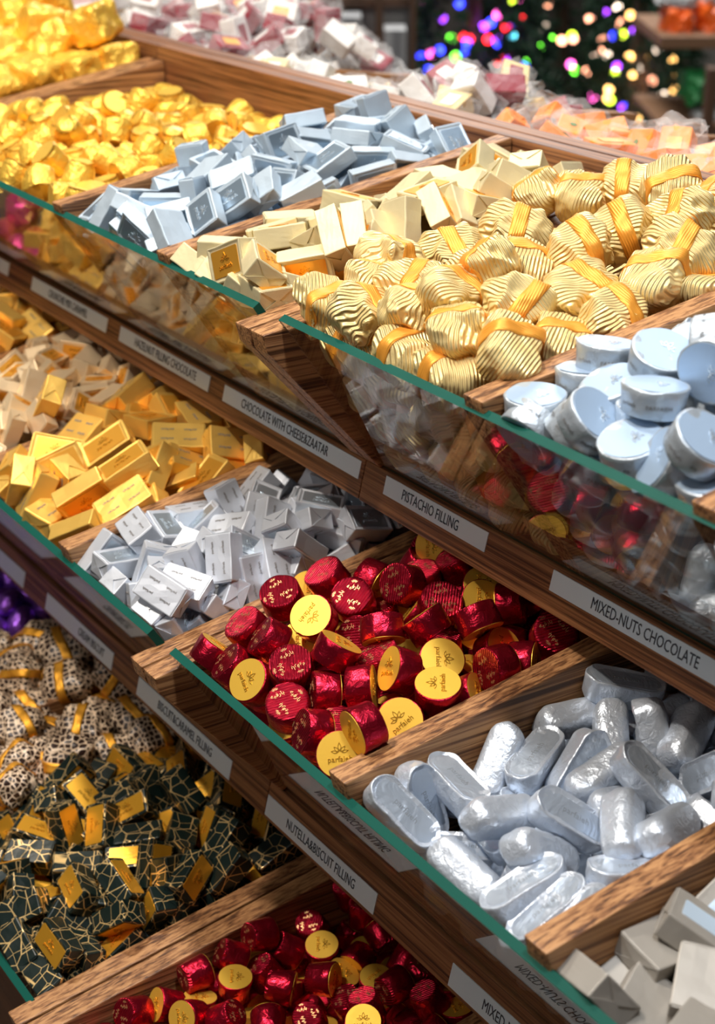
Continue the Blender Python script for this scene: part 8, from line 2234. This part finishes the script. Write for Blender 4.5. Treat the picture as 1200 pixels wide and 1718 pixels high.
# ---------------------------------------------------------------- the shop behind
def pt(u, v, D):
    """world point that the photograph shows at pixel (u, v), D metres ahead"""
    return cR*((u-600)/FPX*D)+cU*((859-v)/FPX*D)+cF*D+Vector((0, 0, H0))
M_floor = plain('dark_shop_floor', (.10, .09, .085), .35)
M_wall = plain('shop_wall_paint', (.30, .28, .26), .7)
M_ceil = plain('ceiling_paint', (.42, .42, .42), .8)
def S_(o, *a): return struct(o)
X0, X1, Y0_, Y1_ = -9.0, 2.2, -3.2, 7.0
S_(boxobj('floor', X0, X1, Y0_, Y1_, -.1, 0, M_floor)); S_(boxobj('ceiling', X0, X1, Y0_, Y1_, 3.05, 3.15, M_ceil))
S_(boxobj('wall_left', X0-.1, X0, Y0_, Y1_, 0, 3.05, M_wall)); S_(boxobj('wall_right', X1, X1+.1, Y0_, Y1_, 0, 3.05, M_wall))
S_(boxobj('wall_front', X0, X1, Y0_-.1, Y0_, 0, 3.05, M_wall)); S_(boxobj('wall_back', X0, X1, Y1_, Y1_+.1, 0, 3.05, M_wall))
# trees: heading of the view, so that shelves can face the aisle
hd = math.atan2(cH.y, cH.x)
M_leaf = plain('dark_fir_needles', (.012, .045, .022), .6); M_bark = plain('brown_bark', (.06, .035, .02), .8)
LC = {'pink': (1, .12, .55), 'blue': (.03, .05, 1), 'green': (.18, 1, .05), 'red': (1, .02, .03), 'violet': (.35, .05, 1), 'cyan': (.15, .8, 1), 'white': (1, .8, .62), 'warm': (1, .55, .16), 'peach': (1, .42, .25), 'lime': (.6, .85, .04)}
LM = {k: emit('lamp_'+k, c, 7) for k, c in LC.items()}
def fir(name_label, base, height, radius, seed):
    R_ = random.Random(seed)
    t = thing('christmas_tree', name_label, 'christmas tree', tuple(base))
    bm = bmesh.new()
    for k in range(2600):
        h = R_.random()**.8; z = .15+h*(height-.15); rr = radius*(1-h)*.97+.02; a = R_.uniform(0, 6.283); r = rr*math.sqrt(R_.uniform(.25, 1))
        c = Vector((r*math.cos(a), r*math.sin(a), z-.12*r)); d = Vector((math.cos(a), math.sin(a), -.35+R_.gauss(0, .25))).normalized()
        s_ = d.cross(Vector((0, 0, 1))).normalized(); L_ = R_.uniform(.05, .11); u_ = d.cross(s_)
        for q in (s_, u_, (s_+u_)*.7, (s_-u_)*.7):
            bm.faces.new([bm.verts.new(c-q*.012), bm.verts.new(c+d*L_), bm.verts.new(c+q*.012)])
            bm.faces.new([bm.verts.new(c+d*L_*.3-q*.04), bm.verts.new(c+d*L_*.45), bm.verts.new(c+d*L_*.3+q*.04)])
    link('foliage', mesh_of(bm), M_leaf, t)
    bm = bmesh.new(); bmesh.ops.create_cone(bm, cap_ends=True, segments=12, radius1=.045, radius2=.008, depth=height, matrix=Matrix.Translation((0, 0, height/2)))
    link('trunk', mesh_of(bm), M_bark, t)
    bm = bmesh.new(); bmesh.ops.create_cone(bm, cap_ends=True, segments=16, radius1=.16, radius2=.12, depth=.14, matrix=Matrix.Translation((0, 0, .07)))
    link('pot', mesh_of(bm), M_bark, t)
    return t
DT = 7.0
def on_floor(u, D):
    p = pt(u, 300, D); return Vector((p.x, p.y, 0))
t1 = fir('dark green fir hung with blue, red, green and pink fairy lights', on_floor(785, DT), 2.3, .40, 1)
t2 = fir('dark green fir covered in warm white and gold fairy lights', on_floor(1060, DT+.4), 2.2, .27, 2)
t3 = fir('unlit dark fir between the two lit trees', on_floor(930, DT+1.7), 2.3, .6, 3)
bm = bmesh.new(); bmesh.ops.create_icosphere(bm, subdivisions=2, radius=.0165); bulb = mesh_of(bm, smooth=True)
bulbs = {}
def lights(tree, D, rows):
    base = Vector(tree.location)
    for ln in rows.split(';'):
        col, *xy = ln.split()
        if col not in bulbs:
            b2 = bulb.copy(); b2.materials.append(LM[col]); bulbs[col] = b2
        for k in range(0, len(xy), 2):
            u, v = float(xy[k]), float(xy[k+1])
            p = pt(u, v, D)
            # sit on the cone surface nearest the viewer
            h = p.z; rr = max(.05, (.40 if tree is t1 else .27)*(1-h/2.3)); lat = (p-base).dot(cR)
            dep = math.sqrt(max(.0, rr*rr-min(rr*rr, lat*lat)))
            q = pt(u, v, D-dep)
            o = bpy.data.objects.new('fairy_light', bulbs[col]); COL.objects.link(o); o.parent = tree; o.location = q-base
lights(t1, DT, 'pink 714 4 683 108 724 90 765 240 700 140;blue 705 95 771 6 738 84 781 85 719 118 858 38 824 38 784 72 835 72 800 152 880 110 690 130 745 125;'
       'green 757 65 798 5 765 95 909 75 925 60 720 137 865 118 880 106;red 777 60 819 66 838 105 840 100 751 128 798 135 850 45 875 27 787 66 900 40;violet 834 66 789 146 855 102 848 75 742 30 812 45;cyan 734 146 859 59;white 915 47;lime 723 136 862 5;pink 750 118 835 25 870 4;peach 920 5 943 68')
lights(t2, DT+.4, 'white 1037 13 1021 94 1070 115 1098 172 1113 160 1125 172 1103 83 1000 95;warm 1058 25 1087 22 1081 95 1128 100 1125 129 1127 30 1132 150 1069 199 1129 209 1100 65 1020 165 1110 190 1062 124 1022 150 1057 95;'
       'peach 990 31 1040 38 1012 66 1010 82 997 97 962 65 1095 135 985 120;lime 1045 57 1080 38 1033 122 1024 168 960 60 1115 60;violet 1065 52 1081 53 1045 179 1015 22 1035 112;green 965 118;pink 995 163 958 108;blue 1046 178 1030 60')
# shelving behind the counter on the left
shw = plain('brown_shelf_wood', (.11, .055, .03), .5); pale = plain('pale_box_card', (.48, .50, .52), .6); redc = plain('red_card', (.50, .02, .03), .5); grn = plain('green_card', (.02, .26, .07), .5); orc = plain('orange_bag', (1.0, .16, .015), .4)
def facing(name, u0, u1, v0, v1, D, depth, mm, parent=None, lab=None, cat=None, group=None):
    a, b, c = pt(u0, v1, D), pt(u1, v1, D), pt(u0, v0, D)
    w_ = (b-a).length; h_ = abs(c.z-a.z)
    bm = bmesh.new(); box(bm, 0, w_, 0, depth, 0, h_, .004)
    o = link(name, mesh_of(bm), mm, None)
    o.location = (a.x, a.y, a.z) if not parent else Vector((a.x, a.y, a.z))-Vector(parent.location)
    o.rotation_euler = (0, 0, math.atan2(cR.y, cR.x))
    if parent: o.parent = parent
    if lab: tag(o, lab, cat, group)
    return o
D1 = 4.75
shelf = thing('shelving_unit', 'brown wooden shelving unit against the far side of the shop', 'shelf', tuple(on_floor(420, D1)))
for v0, v1 in ((-6, 12), (232, 250), (-200, -185)): facing('shelf_board', 250, 690, v0, v1, D1, .35, shw, shelf)
for u0, u1 in ((245, 262), (545, 568), (628, 640), (682, 692)): facing('post', u0, u1, -230, 560, D1, .04, shw, shelf)
facing('back_panel', 250, 690, -200, 480, D1+.36, .02, plain('grey_back_board', (.20, .20, .20), .7), shelf)
for i, (u0, u1, v0, mm, lab) in enumerate(((330, 400, 60, pale, 'pale grey box at the left end of the brown shelf'), (405, 462, 45, pale, 'pale box beside the left end box on the brown shelf'), (470, 540, 14, pale, 'tall pale grey box on the shelf left of the brown post'),
      (572, 606, 18, pale, 'narrow white box on the shelf right of the brown post'), (608, 626, 92, redc, 'small red box on the shelf beside the narrow white box'), (644, 680, 40, pale, 'white box at the right end of the brown shelf'))):
    facing('carton', u0, u1, v0, 231, D1+.03, .25, mm, None, lab, 'box', 'cartons on the brown shelf')
facing('carton', 568, 606, 96, 231, D1-.02+.03, .02, grn, None, 'thin green box in front of the narrow white box', 'box', 'cartons on the brown shelf')
# stand on the right with bags
D2 = 4.6
st = thing('display_stand', 'wooden stand with shelves at the right, holding orange bags', 'stand', tuple(on_floor(1200, D2)))
for v0, v1 in ((60, 82), (208, 222)): facing('shelf_board', 1108, 1420, v0, v1, D2, .5, plain('honey_shelf_wood', (.24, .13, .07), .5), st)
facing('post', 1148, 1164, 82, 640, D2+.2, .05, shw, st); facing('post', 1380, 1396, 82, 640, D2+.2, .05, shw, st)
def bag(u, v, wpx, hpx, D, mm, lab, group, seed):
    p = pt(u, v, D); k = D/FPX
    me = crumple_mesh(wpx*k, .16, hpx*k, seed, .35, 3, 2.6)
    o = link('snack_bag', me, mm); o.location = p; o.rotation_euler = (0, 0, math.atan2(cR.y, cR.x)); tag(o, lab, 'bag', group)
for i, (u, v, w_, h_) in enumerate(((1134, 34, 50, 50), (1194, 32, 52, 54), (1256, 32, 50, 50))): bag(u, v, w_, h_, D2+.12, orc, 'orange snack bag lying on the upper shelf of the right hand stand', 'orange bags on the right hand stand', i+3)
for i, (u, v, w_, h_, mm, l_) in enumerate(((1168, 146, 52, 52, grn, 'green bag on the lower shelf of the stand, nearest the post'), (1234, 140, 52, 60, grn, 'green bag on the lower shelf at the picture edge'), (1196, 192, 70, 26, pale, 'pale grey bag under the green ones on the stand'))): bag(u, v, w_, h_, D2+.1, mm, l_, None, i+13)
bagsw = plain('frosted_plastic', (.55, .58, .60), .3)
for i, (u, v) in enumerate(((1134, -2), (1210, -2))): bag(u, v, 66, 22, D2+.12, bagsw, 'clear plastic sack on top of the orange bags', 'clear sacks over the orange bags', i+23)
# jar with a lid between the trees
pj = pt(848, 150, 3.4)
jar = thing('storage_jar', 'grey lidded jar on a pedestal in front of the fir trees', 'jar', (pj.x, pj.y, 0))
jar_z = pj.z
bm = bmesh.new(); bmesh.ops.create_cone(bm, cap_ends=True, segments=24, radius1=.03, radius2=.03, depth=.09, matrix=Matrix.Translation((0, 0, jar_z-.02))); link('jar_body', mesh_of(bm), pale, jar)
bm = bmesh.new(); bmesh.ops.create_cone(bm, cap_ends=True, segments=24, radius1=.026, radius2=.020, depth=.02, matrix=Matrix.Translation((0, 0, jar_z+.035))); link('lid', mesh_of(bm), plain('dull_metal', (.3, .31, .33), .35, .8), jar)
ped = thing('pedestal', 'narrow dark pedestal under the grey jar', 'pedestal', (pj.x, pj.y, 0))
bm = bmesh.new(); bmesh.ops.create_cone(bm, cap_ends=True, segments=20, radius1=.05, radius2=.042, depth=jar_z-.066, matrix=Matrix.Translation((0, 0, (jar_z-.066)/2))); link('column', mesh_of(bm), M_bark, ped)
bm = bmesh.new(); bmesh.ops.create_cone(bm, cap_ends=True, segments=20, radius1=.12, radius2=.11, depth=.02, matrix=Matrix.Translation((0, 0, .01))); link('foot', mesh_of(bm), M_bark, ped)
